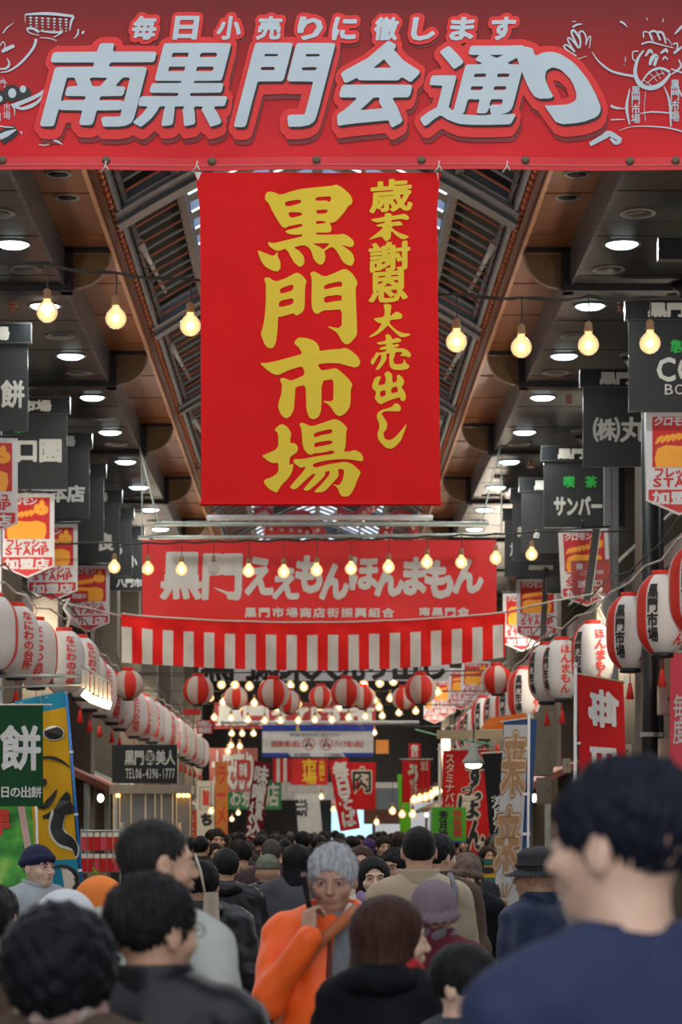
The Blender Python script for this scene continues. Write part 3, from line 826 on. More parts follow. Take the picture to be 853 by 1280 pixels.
# --- downlights
m_lamp = mat('downlight_lens', (.9, 1, 1), .3, var=0, emit=(.78, .97, 1.0), estr=5.0)
ring_me = MB().lathe([(.125, .0), (.155, -.012), (.165, 0)], 20).mesh('trim_ring', m_steel, True)
lens_me = MB().lathe([(.0001, -.03), (.10, -.026), (.135, -.006)], 20).mesh('lens', m_lamp, True)
for sd in (-1, 1):
    k = 0; y = 20.0
    while y < 60:
        k += 1
        t = thing('ceiling_light', '%s bright round downlight from the entrance in the dark %s ceiling' % (ORD[k], 'left' if sd < 0 else 'right'), 'light', (sd*2.54, y, ZB), 0, 'downlights in the %s ceiling' % ('left' if sd < 0 else 'right'))
        obj('trim_ring', ring_me, parent=t); obj('lens', lens_me, parent=t)
        ld = bpy.data.lights.new('downlight_glow', 'AREA'); ld.shape = 'DISK'; ld.size = .22; ld.energy = 22; ld.color = (.97, 1, .97)
        lo = bpy.data.objects.new('downlight_glow', ld); COL.objects.link(lo); lo.parent = t; lo.location = (0, 0, -.05)
        y += 2.35
    # unlit vents and lights on the box and soffit
    k = 0
    for (dx, dy) in ((2.54, -1.15), (2.54, .75), (3.25, -.2)):
        for b in range(5):
            k += 1
            yy = 20.0+dy+.15+b*4.7
            t = thing('ceiling_vent', 'unlit vent on the %s ceiling, %s bay, %s' % ('left' if sd < 0 else 'right', ORD[b+1], ('before the first lamp' if dy < -1 else 'after the first lamp' if dx < 3 else 'nearer the wall')), 'vent', (sd*dx, yy, ZB))
            obj('rim', MB().lathe([(.10, 0), (.14, -.012), (.15, 0)], 16), m_ribg, t, True); obj('grille', MB().lathe([(.0001, -.008), (.11, -.006)], 16), m_side, t, True)
    for j, yy in enumerate((19.15, 19.85)):
        t = thing('ceiling_vent', '%s chrome ringed vent in the copper soffit on the %s' % (('nearer', 'farther')[j], 'left' if sd < 0 else 'right'), 'vent', (sd*2.07, yy, ZS))
        obj('rim', MB().lathe([(.07, 0), (.10, -.012), (.11, 0)], 16), m_galv, t, True); obj('grille', MB().lathe([(.0001, -.006), (.08, -.004)], 16), m_dark, t, True)
# --- shop fronts: piers, recesses, ledges, upper floors
XW = 4.3
for sd in (-1, 1):
    nm = 'wall_left' if sd < 0 else 'wall_right'
    w_ = struct(nm)
    obj('rear_wall', MB().box((min(sd*(XW+.5), sd*(XW+.8)), Y0, 0), (max(sd*(XW+.5), sd*(XW+.8)), Y1, ZS)), m_dark, w_)
    for k, yp in enumerate([21.9, 27.2, 31.6, 36.2, 41, 46, 51, 56, 61, 66, 71]):
        xin = (3.42 if sd < 0 else 3.68) if k else 4.25
        obj('pier', MB().box((min(sd*xin, sd*(XW+.6)), yp, 0), (max(sd*xin, sd*(XW+.6)), yp+.6, ZB)), m_pier if k % 2 else m_pier2, w_)
        if k < 10:
            yn = yp+.6
            obj('ledge', MB().box((min(sd*(3.75), sd*(XW+.5)), yn, 4.55), (max(sd*(3.75), sd*(XW+.5)), yn+4.2, 4.78)), mat('ledge_grey', (.05, .052, .056), .5), w_)
            obj('upper_panel', MB().box((min(sd*4.12, sd*(XW+.5)), yn+.9, 3.4), (max(sd*4.12, sd*(XW+.5)), yn+2.2, ZB)), m_pier, w_)
            obj('rail', MB().box((min(sd*3.78, sd*3.81), yn, 5.10), (max(sd*3.78, sd*3.81), yn+4.0, 5.13)).box((min(sd*3.78, sd*3.81), yn+.3, 4.78), (max(sd*3.78, sd*3.81), yn+.33, 5.13)), m_galv, w_)
            for dx, dy in ((3.95, .45), (4.02, .62)):
                obj('pipe', MB().tube([(sd*dx, yn+dy, 0), (sd*dx, yn+dy, 4.55)], .045, 8), m_black if dy < .5 else m_steel, w_, True)
obj_far = struct('wall_back', MB().box((-6, Y1, 0), (6, Y1+.3, ZS+1.4)), mat('far_wall', (.07, .065, .06), .8))
# building flanks on the open crossing in front of the arcade
for sd in (-1, 1):
    struct('wall_%s' % ('near_left' if sd < 0 else 'near_right'), MB().box((min(sd*9.2, sd*9.8), -8, 0), (max(sd*9.2, sd*9.8), Y0-.12, 8)), mat('near_facade', (.28, .26, .24), .8))
# steel column on the right with a bracket arm
t = thing('steel_column', 'light grey steel column standing beside the right-hand shop front', 'column', (3.60, 29.4, 0))
obj('shaft', MB().box((-.09, -.06, 0), (-.01, .06, ZB)).box((.01, -.06, 0), (.085, .06, ZB)).box((-.01, -.03, 0), (.01, .05, ZB)), m_steel, t)
obj('base_plate', MB().box((-.16, -.14, 0), (.16, .14, .03)), m_steel, t)
obj('bracket', MB().box((.06, -.05, 4.35), (.16, .05, 4.72)).box((-.80, -.05, 4.62), (-.06, .05, 4.82)), m_dark, t)
t = thing('steel_column', 'dark narrow steel column among the left-hand signs', 'column', (-3.35, 25.0, 0))
obj('shaft', MB().box((-.06, -.06, 0), (.06, .06, ZB)), m_steel, t)
obj('base_plate', MB().box((-.14, -.14, 0), (.14, .14, .03)), m_steel, t)

# --- fill lamps added under the ledges on both sides to brighten the arcade
m_filltube = mat('fill_tube_light', (1, .95, .85), .4, var=0, emit=(1, .88, .70), estr=6.0)
for sd in (-1, 1):
    for k in range(9):
        y = 18.0+6.6*k
        t = thing('fill_tube_lamp', 'added warm white fill tube under the %s ledge, %s from the entrance' % ('left' if sd < 0 else 'right', ORD[k+1]), 'lamp', (sd*4.02, y, 4.5), 0, 'added fill tubes under the ledges')
        obj('housing', MB().box((-.06, -.62, -.01), (.06, .62, .05)), m_white, t); obj('tube', MB().tube([(0, -.58, -.035), (0, .58, -.035)], .018, 8), m_filltube, t, True)
        ld = bpy.data.lights.new('fill_tube_glow', 'POINT'); ld.energy = 105+15*k; ld.color = (1, .86, .68); ld.shadow_soft_size = .25
        lo = bpy.data.objects.new('fill_tube_glow', ld); COL.objects.link(lo); lo.parent = t; lo.location = (-sd*.25, 0, -.30)

# unseen roof panels added to shade the crowd nearest the camera
rf = struct('ceiling', label='unseen roof panels added to shade the foreground crowd')
for k in range(5): obj('shade_roof_panel', MB().box((-9.2, 3.2+1.15*k, 7.6), (9.2, 3.2+1.15*k+1.1, 7.7)), m_dark if k % 4 else m_rglass, rf)
# ================================================================== BANNERS
m_red = mat('banner_vinyl_red', hexc('cf2226'), .42, var=.05, vscale=3, bump=.06, bscale=3, spec=.45)
m_redd = mat('outline_red', hexc('d8241f'), .42, var=.03, spec=.4)
m_redk = mat('shadow_maroon', hexc('7c1d1c'), .45, var=.2, vscale=6)
m_grey = mat('print_grey', (.46, .53, .56), .42, var=.04)
m_blackp = mat('print_black', (.016, .016, .016), .5, var=0)
m_clothr = mat('banner_cloth_red', (.70, .010, .010), .75, var=.05, vscale=4, bump=.05, bscale=120, transl=.22, spec=.2)
m_yel = mat('print_yellow', hexc('e6c83e'), .75, var=.03, vscale=3, transl=.1, spec=.2)
m_offw = mat('print_white', (.62, .62, .58), .7, var=.05, spec=.2)
m_rope = mat('white_rope', (.55, .52, .46), .8, var=.1)
# --- big top banner (at Y=16)
YB = 16.0; SB = YB/F
def pxc(px, py, cx, cy): return ((px-cx)*SB, (cy-py)*SB)
bc = P(426, 105, YB)
t = thing('shop_street_banner', 'wide red vinyl banner with big grey lettering across the top of the arcade mouth', 'banner', bc)
W, H = 5.3, 215*SB
def wr(u, v):   # gentle pulls near the lower edge
    return .018*math.sin(u*2.1+.5)*math.sin(v*1.7)+.012*math.exp(-((v+H/2)/.12)**2)*math.sin(u*4.8)
def s1(u, v, off=0): return Vector((u, wr(u, v)-off, v))
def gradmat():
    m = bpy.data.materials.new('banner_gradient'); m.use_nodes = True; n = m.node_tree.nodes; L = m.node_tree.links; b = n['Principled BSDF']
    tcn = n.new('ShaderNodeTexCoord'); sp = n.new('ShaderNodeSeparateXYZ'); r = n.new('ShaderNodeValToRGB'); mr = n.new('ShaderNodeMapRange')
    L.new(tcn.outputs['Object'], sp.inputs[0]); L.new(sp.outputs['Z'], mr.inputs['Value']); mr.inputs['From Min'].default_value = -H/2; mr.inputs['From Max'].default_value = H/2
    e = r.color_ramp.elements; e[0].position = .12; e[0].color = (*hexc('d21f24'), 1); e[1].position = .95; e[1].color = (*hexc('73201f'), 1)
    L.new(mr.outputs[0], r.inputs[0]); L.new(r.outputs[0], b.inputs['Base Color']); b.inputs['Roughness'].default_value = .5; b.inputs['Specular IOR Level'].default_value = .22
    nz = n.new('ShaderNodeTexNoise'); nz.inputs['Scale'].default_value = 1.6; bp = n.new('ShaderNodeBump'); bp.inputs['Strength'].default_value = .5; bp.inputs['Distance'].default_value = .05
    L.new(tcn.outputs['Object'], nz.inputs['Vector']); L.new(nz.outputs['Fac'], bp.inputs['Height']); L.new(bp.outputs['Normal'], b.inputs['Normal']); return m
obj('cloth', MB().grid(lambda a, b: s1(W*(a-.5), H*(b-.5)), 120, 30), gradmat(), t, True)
obj('hem', MB().grid(lambda a, b: s1(W*(a-.5), -H/2+.085*b, .006), 120, 2), m_red, t, True)
def B(px, py): return pxc(px, py, 426, 105)
def mapbox(x0, x1, y0, y1): a = B((x0+x1)/2, (y0+y1)/2); return a[0], a[1], (x1-x0)*SB, (y1-y0)*SB
# main title: cells measured from the photograph, sheared to the right
cells = [('南', 42, 200, 55, 160), ('黒', 165, 303, 55, 160), ('門', 292, 420, 55, 160), ('会', 410, 534, 53, 160), ('通', 522, 668, 57, 160)]
EMB = {'南': 3.0, '黒': 2.7, '門': 3.4, '会': 4.2, '通': 2.5}
RI = [(642,60),(665,60),(669,72),(678,67),(690,66),(701,69),(719,81),(734,100),(745,119),(752,137),(747,147),(728,154),(697,157),(685,139),(680,133),(690,133),(710,132),(720,127),(721,118),(715,102),(701,88),(690,85),(682,90),(681,100),(686,112),(693,124),(670,125),(660,110),(650,85)]
RIV, RIF = traced([RI], 12, 1)
def ri_items(bold, nb, dx=0, dy=0):
    V_, F_ = RIV, RIF
    if bold > 0:
        A, B_ = outline_of(*traced([RI], 0, 1)); V_, F_ = traced(dilate(A, B_, bold, 1.5), 12, 0)
    return [(np.stack([(V_[:, 0]+dx-426)*SB, (105-V_[:, 1]-dy)*SB], 1), F_)]
def cellitems(ch, x0, x1, y0, y1, bold, nb, dx=0, dy=0, shear=.26):
    bold = max(0, bold+(EMB[ch]-3.7 if shear > .2 else 0))
    if len(glyph(ch)[0]) > 120 and bold < 3 and y1-y0 < 60: bold *= .3
    o_ = bold/(y1-y0)*.88; x0 -= bold; x1 += bold; y0 -= bold; y1 += bold; bold = 0
    gv, gf = glyph(ch, .12, o_)
    mn, mx = gv.min(0), gv.max(0); res = []
    x0, x1, y0, y1 = x0+bold*0, x1, y0, y1
    sh_px = shear*(y1-y0) if ch != 'り' else .1*(y1-y0)
    q = (gv-mn)/(mx-mn)
    bx, by = bold, bold
    for (ox, oy) in [(0, 0)]+ring(nb, 1) if bold else [(0, 0)]:
        px = x0+q[:, 0]*(x1-x0-sh_px)+q[:, 1]*sh_px; py = y1-q[:, 1]*(y1-y0)
        px = px+ox*bx+dx; py = py+oy*by+dy
        res.append((np.stack([(px-426)*SB, (105-py)*SB], 1), gf))
    return res
lay = lambda bold, nb, dx=0, dy=0, ins=3.4: sum([cellitems(c, x0+ins, x1-ins, y0+ins, y1-ins, bold, nb, dx, dy) for c, x0, x1, y0, y1 in cells], ri_items(max(0, bold-3.6), nb, dx, dy))
print_on(s1, sum([lay(9, 10, 4, 8+4*k) for k in range(3)], []), m_redk, t, 'lettering_depth', .005)
print_on(s1, lay(13, 14, 0, 1)+lay(8, 10, 0, 1)+lay(9, 12, 2, 10), m_redd, t, 'lettering_outline', .011)
print_on(s1, lay(3.6, 8, 2.0, 2.4), m_blackp, t, 'lettering_shadow', .018)
print_on(s1, lay(3.7, 12), m_grey, t, 'lettering', .023)
small = []
for i, ch in enumerate('毎日小売りに徹します'):
    cx = [180, 232, 286, 336, 387, 430, 482, 529, 577, 628][i]; small.append((ch, cx-15, cx+17, 23, 50))
lay2 = lambda bold, nb, dx=0, dy=0: sum([cellitems(c, x0, x1, y0, y1, bold, nb, dx, dy, .14) for c, x0, x1, y0, y1 in small], [])
print_on(s1, lay2(5, 8, 2, 5), m_redk, t, 'small_lettering_depth', .003)
print_on(s1, lay2(6.5, 10)+lay2(3.5, 8), m_redd, t, 'small_lettering_outline', .012)
print_on(s1, lay2(1.3, 8), m_grey, t, 'small_lettering', .018)
# line drawings left and right
def L1(pts, w0, w1=None, wm=None, o=(0, 0), sc=1.0):
    v, f = brush([B(o[0]+x/sc, o[1]+y/sc) for x, y in pts], w0*SB, None if w1 is None else w1*SB, None if wm is None else wm*SB); return v, f
dr = []; o = (0, 10); q = 6.733
for a in (([(212, 55), (400, 48), (620, 72)], 2, 3, 4), ([(212, 55), (212, 122)], 1, .6), ([(622, 75), (600, 120), (588, 195)], 3, 1), ([(225, 175), (250, 210), (330, 232)], 1.5, .7), ([(225, 172), (280, 175), (330, 205)], 2, 3),
          ([(340, 195), (430, 205), (520, 208)], 1, 2, 3), ([(335, 252), (420, 258), (482, 280)], .8, .8, 1.4), ([(450, 250), (520, 210), (518, 180)], .8, .8, 2), ([(25, 212), (60, 165), (115, 125)], 1.6, .4), ([(660, 180), (655, 225), (622, 262)], 1.5, .5, 2.5), ([(692, 222), (708, 198)], 2, 2, 3),
          ([(305, 262), (280, 340), (180, 460), (80, 530), (0, 545)], 3.5, 1, 3), ([(490, 320), (515, 400), (500, 520), (420, 650), (320, 740), (110, 830)], .7, 6, 2.5), ([(110, 830), (200, 850), (320, 795), (390, 690)], 2, 1, 5), ([(95, 815), (125, 860), (122, 915)], 1.5, .6), ([(15, 370), (50, 350), (120, 318)], 3, 4, 5),
          ([(0, 320), (25, 285), (42, 310), (38, 350)], 1.2, 1.2), ([(60, 425), (80, 470), (55, 510), (0, 515)], 1, 2, 3), ([(325, 1155), (375, 1160), (420, 1152)], .8, .8, 1.5), ([(452, 1118), (490, 1130), (530, 1155)], 2, .5, 3), ([(0, 1000), (60, 1008), (120, 1010)], 1.6, 1), ([(20, 590), (60, 640)], .6), ([(5, 890), (5, 960)], .8), ([(180, 1045), (185, 1070)], 2, .5)):
    dr.append(L1(a[0], a[1], a[2] if len(a) > 2 else None, a[3] if len(a) > 3 else None, o, q))
for i in range(7):
    for j in range(5-(i == 3)): dr.append(disc(B(o[0]+(258+50*i+j*0)/q, o[1]+(82+i*3+j*(24 if j else 30))/q), (2.1-.25*j)*SB, (1.3-.1*j)*SB, 8))
dr += flat_items('門', *B(3, 105), 8*SB, 10*SB)+flat_items('市場', *B(9, 140), 9*SB, 20*SB, vertical=True)
bl = [disc(B(30, 118), 9.5*SB), disc(B(15, 117), 11*SB), disc(B(0, 122), 9*SB), L1([(0, 1105), (80, 1060), (140, 1020)], 17, 11, None, o, q)]
dr2 = [disc(B(29, 112), 4*SB, 4.6*SB), disc(B(15.5, 117), 5*SB, 6.2*SB), disc(B(0, 124), 3.5*SB, 4*SB), L1([(0, 1095), (60, 1065), (140, 1028)], 7, 1, None, o, q)]
o = (690, 20); q = 5.233
for a in (([(160, 265), (110, 235), (78, 205), (100, 195), (150, 240)], 2, 2), ([(150, 240), (105, 165), (120, 150), (175, 215)], 2, 2), ([(175, 215), (130, 120), (145, 100), (185, 160), (182, 215)], 2, 2, 3), ([(185, 150), (180, 112), (205, 108), (225, 150), (222, 195)], 2, 1.5), ([(222, 190), (240, 145), (253, 143), (245, 215)], 1.5, 1), ([(155, 268), (175, 282), (228, 266)], 1.2, .6),
          ([(262, 238), (310, 305), (400, 368), (540, 398)], .8, 3, 2.6), ([(135, 78), (165, 62), (198, 58)], 2.5, .8), ([(132, 42), (158, 40)], 1), ([(445, 42), (470, 55), (492, 80)], 2.5, .6, 2.5), ([(618, 18), (624, 35)], 1), ([(730, 22), (722, 50)], 1), ([(853, 70), (825, 100), (802, 125)], 3, 1), ([(482, 270), (480, 305)], 1), ([(472, 318), (474, 325)], .8),
          ([(600, 230), (560, 290), (545, 380), (580, 450), (650, 475), (720, 450), (775, 380)], 2, 3, 6), ([(565, 235), (530, 240), (530, 285), (550, 300)], 1.5, 1.5), ([(585, 440), (640, 370), (710, 345), (772, 370)], 1.5, 3, 3), ([(615, 460), (680, 455), (735, 420), (772, 375)], 1, 1, 1.5), ([(640, 378), (690, 430)], .8), ([(675, 355), (712, 415)], .8), ([(598, 420), (650, 455)], .8), ([(620, 445), (680, 395), (735, 375)], .9), ([(715, 355), (735, 390)], .8),
          ([(585, 190), (640, 175), (700, 190), (800, 215)], 2, .8, 2.2), ([(600, 150), (600, 110), (640, 120), (660, 170)], 1.6, 1.6), ([(655, 165), (640, 115), (680, 108), (710, 165)], 1.6, 2, 2.6), ([(705, 165), (690, 115), (725, 120), (745, 185)], 1.6, 2, 3), ([(745, 150), (770, 170), (785, 205)], 1, .6), ([(612, 268), (640, 230), (660, 250)], 2, 2, 4), ([(640, 325), (655, 280), (685, 268), (670, 330)], 3, 3, 6), ([(710, 250), (745, 225), (755, 245)], 2, 2, 4), ([(725, 290), (740, 272), (758, 290)], 2, 1.5), ([(790, 190), (820, 185), (815, 235), (795, 250)], 1.6, 2), ([(800, 245), (853, 205)], 3, 2), ([(830, 290), (845, 330), (820, 360), (780, 385)], 1.6, 1.2, 3), ([(780, 350), (853, 375)], 1.5, 2),
          ([(510, 480), (490, 600), (510, 710)], 1.2, 1.5, 4), ([(615, 495), (605, 600), (615, 688)], .7), ([(735, 465), (770, 560), (780, 722)], 1, 2, 3), ([(800, 420), (853, 530)], 1, 2), ([(575, 640), (660, 628), (805, 638)], 1, 1.5, 2), ([(385, 588), (420, 602), (480, 608)], 3, .7), ([(385, 680), (480, 676)], 1.6, .6), ([(440, 750), (520, 725), (640, 722), (760, 732), (853, 755)], .5, 2, 1.6), ([(250, 840), (340, 790), (380, 770), (455, 812)], 5, 5, 8), ([(385, 800), (420, 830), (455, 815)], 3, 3, 5)):
    dr.append(L1(a[0], a[1], a[2] if len(a) > 2 else None, a[3] if len(a) > 3 else None, o, q))
dr += flat_items('黒門市場', *B(795, 131), 11*SB, 46*SB, vertical=True, bold=.02)+flat_items('黒門市場', *B(844, 126), 11*SB, 52*SB, vertical=True, bold=.02)
print_on(s1, bl, m_blackp, t, 'drawing_outline', .006)
print_on(s1, [d for d in dr]+dr2, m_grey, t, 'line_drawing', .0085)
for i, px in enumerate((3, 133, 265, 396, 527, 657, 788, 845)):
    g = obj('grommet', MB().lathe([(.014, -.004), (.024, -.006), (.028, 0), (.024, .004)], 12), mat('grommet_brass', (.10, .08, .05), .4, metal=.6), t, True, loc=s1(*B(px, 201), .012)); g.rotation_euler = (PI/2, 0, 0)
obj('stitching', MB().tube([s1(W*(k/120-.5), -H/2+.032, .011) for k in range(121)], .0022, 4), mat('stitch', (.7, .25, .22), .7, var=0), t)
t2 = thing('banner_pipe', 'galvanised pipe carrying the wide red banner', 'pipe', P(426, -6, YB))
obj('tube', MB().tube([(-2.75, .04, 0), (2.75, .04, 0)], .03, 10), m_galv, t2, True)
obj('end_bracket', MB().box((-2.8, .0, -.06), (-2.72, .17, .06)).box((2.72, .0, -.06), (2.8, .17, .06)), m_galv, t2)
# little ties under the top banner
for i, (px, tx) in enumerate(((133, 'left of'), (247, 'at the left corner of'), (549, 'at the right corner of'), (634, 'right of'))):
    g = MB().tube([P(px, 203, YB)+Vector((0, -.03, 0)), P(px-1, 211, YB)+Vector((0, -.05, 0)), P(px-6, 217, YB)+Vector((0, -.03, 0))], .006, 5).tube([P(px, 209, YB)+Vector((0, -.04, 0)), P(px+3, 215, YB)+Vector((0, -.04, 0))], .005, 5)
    tag(obj('cord_tie', g, m_rope, None, True), 'white cord tie %s the hanging red and yellow banner' % tx, 'cord', 'cord ties under the wide banner')
# --- tall hanging banner with yellow brush lettering
t = thing('hanging_banner', 'tall bright red cloth banner with yellow brush lettering hanging at the centre', 'banner', P(400, 424, YB))
H2 = 417*SB
def halfw(v):     # v from -1 (bottom) to 1 (top): cloth narrows under the top corners
    a = (v+1)/2
    l = 149+ (1.5 if a < .02 else 0) - 2*a + (7*max(0, (a-.9)/.1)**1.6 if a > .9 else 0)
    return l
def s2(u, v, off=0):
    return Vector((u, .012*math.sin(u*3+v)*math.sin(v*2.1)+.008*math.sin(u*9+1)*math.exp(-((v-H2/2)/.25)**2)-off, v))
def cl2(a, b):
    v = 2*b-1; lft = 243+7*min(1, (1-b)/.12)**.7+ 2*(1-b) ; rgt = 552-6*min(1, (1-b)/.12)**.7+5*(1-b)
    if b < .012: lft -= 3; rgt += 3
    u = (lft+(rgt-lft)*a-400)*SB; return s2(u, H2*(b-.5))
obj('cloth', MB().grid(cl2, 40, 60), m_clothr, t, True)
obj('bottom_hem', MB().tube([(x*SB, -.004, -H2/2+.012) for x in range(-150, 153, 10)], .012, 8), m_clothr, t, True)
for px, dx in ((245, 6), (550, -6)):
    c = ((px-400)*SB, H2/2)
    print_on(s2, [poly([(c[0]-.012*(dx > 0)*-1-.01, c[1]), (c[0]+dx*SB*1.0+.01, c[1]), (c[0]+dx*SB*.3, c[1]-.06)] if dx < 0 else [(c[0]-.01, c[1]), (c[0]+.04, c[1]), (c[0]+.015, c[1]-.06)])], m_offw, t, 'corner_patch', .006)
def tz(ox, oy, sc, loops):
    return [[((ox+x/sc-400)*SB, (424-(oy+y/sc))*SB) for x, y in lp] for lp in loops]
KURO = [[(70,160),(80,130),(100,122),(130,125),(190,147),(270,118),(350,97),(450,85),(590,70),(612,60),(660,85),(720,140),(738,185),(730,215),(705,225),(680,265),(640,315),(605,348),(560,358),(578,385),(575,420),(550,430),(457,430),(457,447),(640,445),(662,437),(700,452),(745,490),(748,520),(735,540),(700,537),(645,520),(700,555),(740,590),(752,640),(735,680),(715,683),(680,668),(650,635),(630,590),(600,550),(575,537),(520,572),(530,600),(528,640),(510,672),(490,677),(460,660),(435,620),(425,575),(400,540),(360,525),(285,545),(330,570),(365,610),(372,660),(350,690),(330,692),(295,665),(270,625),(245,575),(220,555),(185,572),(150,570),(110,545),(92,520),(97,503),(115,512),(150,512),(250,485),(353,462),(353,443),(310,450),(250,443),(215,420),(357,385),(355,363),(245,383),(230,398),(200,390),(160,330),(120,260),(95,205),(70,185)],
 [(217,197),(340,177),(347,207),(230,238)],[(243,275),(352,278),(353,300),(262,323)],[(452,160),(578,150),(565,200),(540,183),(458,188)],[(460,257),(550,253),(540,283),(462,286)],[(457,343),(510,340),(540,353),(520,359),(458,366)],[(425,514),(500,512),(568,512),(515,562),(480,535)]]
DOT = [[(12,568),(60,585),(130,613),(150,600),(168,575),(165,612),(185,650),(190,700),(172,728),(140,728),(80,700),(45,660),(25,610)]]
MONL = [[(62,780),(95,773),(150,808),(230,780),(312,733),(350,755),(390,800),(375,840),(372,1010),(350,1045),(305,1068),(288,1045),(240,1060),(190,1075),(170,1070),(165,1180),(155,1258),(140,1304),(108,1316),(75,1299),(45,1229),(38,1200),(60,1130),(75,1000),(78,830)],[(178,862),(287,823),(285,873),(190,902)],[(180,953),(287,930),(285,978),(172,1005)]]
MONR = [[(412,740),(445,725),(520,770),(590,742),(680,702),(730,735),(778,808),(760,850),(763,960),(773,1190),(765,1223),(720,1274),(690,1286),(660,1268),(625,1205),(600,1180),(535,1143),(655,1165),(655,1017),(600,1020),(510,1025),(470,1055),(440,1040),(423,990),(427,780)],[(520,830),(655,798),(657,845),(620,843),(520,867)],[(520,918),(655,903),(655,950),(610,953),(520,970)]]
ICHI = [[(288,55),(320,15),(350,12),(400,20),(450,40),(480,75),(485,118),(560,105),(650,100),(682,90),(730,115),(780,160),(798,205),(780,235),(750,242),(700,228),(640,210),(560,207),(468,215),(497,265),(560,255),(610,245),(650,275),(700,320),(738,370),(722,410),(722,530),(690,585),(640,615),(605,595),(560,525),(503,495),(590,500),(592,420),(590,340),(575,330),(500,345),(500,560),(480,615),(440,637),(405,620),(385,560),(383,470),(378,372),(300,390),(298,450),(290,560),(265,610),(232,628),(195,605),(170,550),(175,500),(195,440),(200,370),(185,340),(185,325),(215,317),(265,342),(310,325),(372,298),(365,255),(352,230),(250,260),(210,280),(170,298),(130,290),(80,255),(38,215),(38,203),(80,207),(180,185),(290,155),(355,138),(330,90)]]
BAL = [[(140,712),(180,675),(205,670),(240,690),(272,740),(262,780),(262,815),(295,815),(322,840),(318,875),(300,895),(258,922),(255,985),(290,968),(275,1040),(245,1085),(190,1140),(165,1190),(145,1190),(95,1160),(58,1115),(70,1090),(110,1080),(172,1040),(172,962),(130,968),(90,950),(45,910),(70,902),(172,855),(170,740)]]
BAR = [[(330,665),(360,660),(425,690),(500,665),(598,632),(640,645),(700,700),(688,730),(685,840),(668,882),(720,880),(750,868),(800,890),(820,930),(812,955),(790,953),(720,940),(620,938),(520,950),(430,975),(445,1005),(560,975),(690,957),(740,980),(795,1030),(798,1045),(780,1080),(745,1170),(715,1215),(680,1225),(645,1215),(620,1150),(580,1125),(635,1140),(665,1090),(675,1015),(625,1012),(633,1065),(590,1115),(520,1188),(435,1192),(500,1130),(565,1050),(560,1025),(525,1035),(530,1060),(470,1120),(400,1180),(360,1172),(380,1145),(462,1050),(430,1050),(370,1105),(310,1162),(285,1168),(262,1155),(265,1140),(310,1090),(378,1010),(375,992),(345,1005),(300,975),(288,960),(290,935),(350,938),(450,918),(605,895),(588,870),(500,890),(438,893),(430,905),(400,900),(370,870),(355,820),(350,720)],[(443,738),(580,705),(583,742),(510,752),(443,775)],[(445,812),(583,792),(583,822),(500,838),(445,850)]]
DAI = [[(165,10),(190,-5),(235,10),(228,50),(222,105),(265,70),(285,62),(325,90),(322,120),(300,128),(222,135),(215,165),(270,220),(330,248),(390,250),(388,268),(330,283),(300,275),(240,220),(205,178),(170,215),(110,262),(48,285),(45,275),(110,230),(155,165),(120,160),(80,125),(95,120),(170,110),(178,60)]]
DE = [[(170,592),(205,567),(240,595),(240,670),(282,655),(278,605),(295,597),(325,620),(343,655),(330,690),(315,705),(350,750),(355,800),(335,825),(310,815),(305,788),(220,812),(150,848),(125,840),(90,800),(100,770),(105,745),(68,710),(75,670),(90,630),(125,608),(148,620),(130,650),(122,690),(183,678),(185,620)],[(135,740),(183,728),(185,775),(140,788)],[(230,712),(280,695),(290,745),(232,758)]]
SHI = [[(250,850),(270,838),(300,850),(315,885),(300,910),(265,908),(180,905),(145,925),(170,960),(200,1010),(190,1060),(162,1090),(175,1140),(215,1153),(260,1130),(310,1075),(365,1005),(340,1085),(310,1160),(260,1210),(225,1225),(180,1210),(130,1160),(112,1105),(130,1050),(132,1010),(108,960),(115,920),(150,895),(240,870)]]
MATSU = [[(185,335),(215,325),(250,340),(248,355),(340,340),(365,335),(400,360),(405,378),(385,392),(340,380),(245,390),(243,408),(290,405),(320,400),(345,425),(340,440),(310,440),(250,445),(250,460),(300,500),(400,535),(395,550),(345,565),(290,530),(242,480),(240,550),(205,582),(185,570),(160,535),(100,550),(45,568),(60,550),(140,490),(175,450),(130,450),(105,435),(185,415),(190,400),(120,415),(60,390),(75,382),(190,362)]]
URI = [[(180,262),(205,253),(235,275),(235,300),(290,285),(318,305),(310,322),(240,332),(240,345),(290,338),(300,352),(285,362),(240,368),(300,375),(345,378),(385,405),(400,435),(385,455),(345,440),(300,440),(335,410),(280,405),(262,415),(262,440),(248,470),(255,505),(290,512),(330,505),(342,460),(355,500),(385,520),(380,545),(340,558),(270,560),(230,545),(215,510),(215,460),(218,415),(185,425),(195,450),(180,490),(130,555),(95,558),(120,520),(145,470),(150,430),(125,435),(105,470),(80,515),(60,510),(60,475),(90,440),(108,405),(120,415),(190,400),(195,385),(135,388),(130,372),(190,355),(190,340),(130,345),(102,328),(185,312),(188,290)]]
its = []
for ox, oy, sc, ch in ((320, 220, 6.093, KURO), (320, 220, 6.093, DOT), (320, 220, 6.093, MONL), (320, 220, 6.093, MONR), (320, 420, 6.093, ICHI), (320, 420, 6.093, BAL), (320, 420, 6.093, BAR), (455, 380, 6.743, DAI), (455, 380, 6.743, DE), (455, 380, 6.743, SHI), (455, 380, 6.743, URI), (455, 220, 7.114, MATSU)):
    its.append(traced(tz(ox, oy, sc, ch), .15, 1))
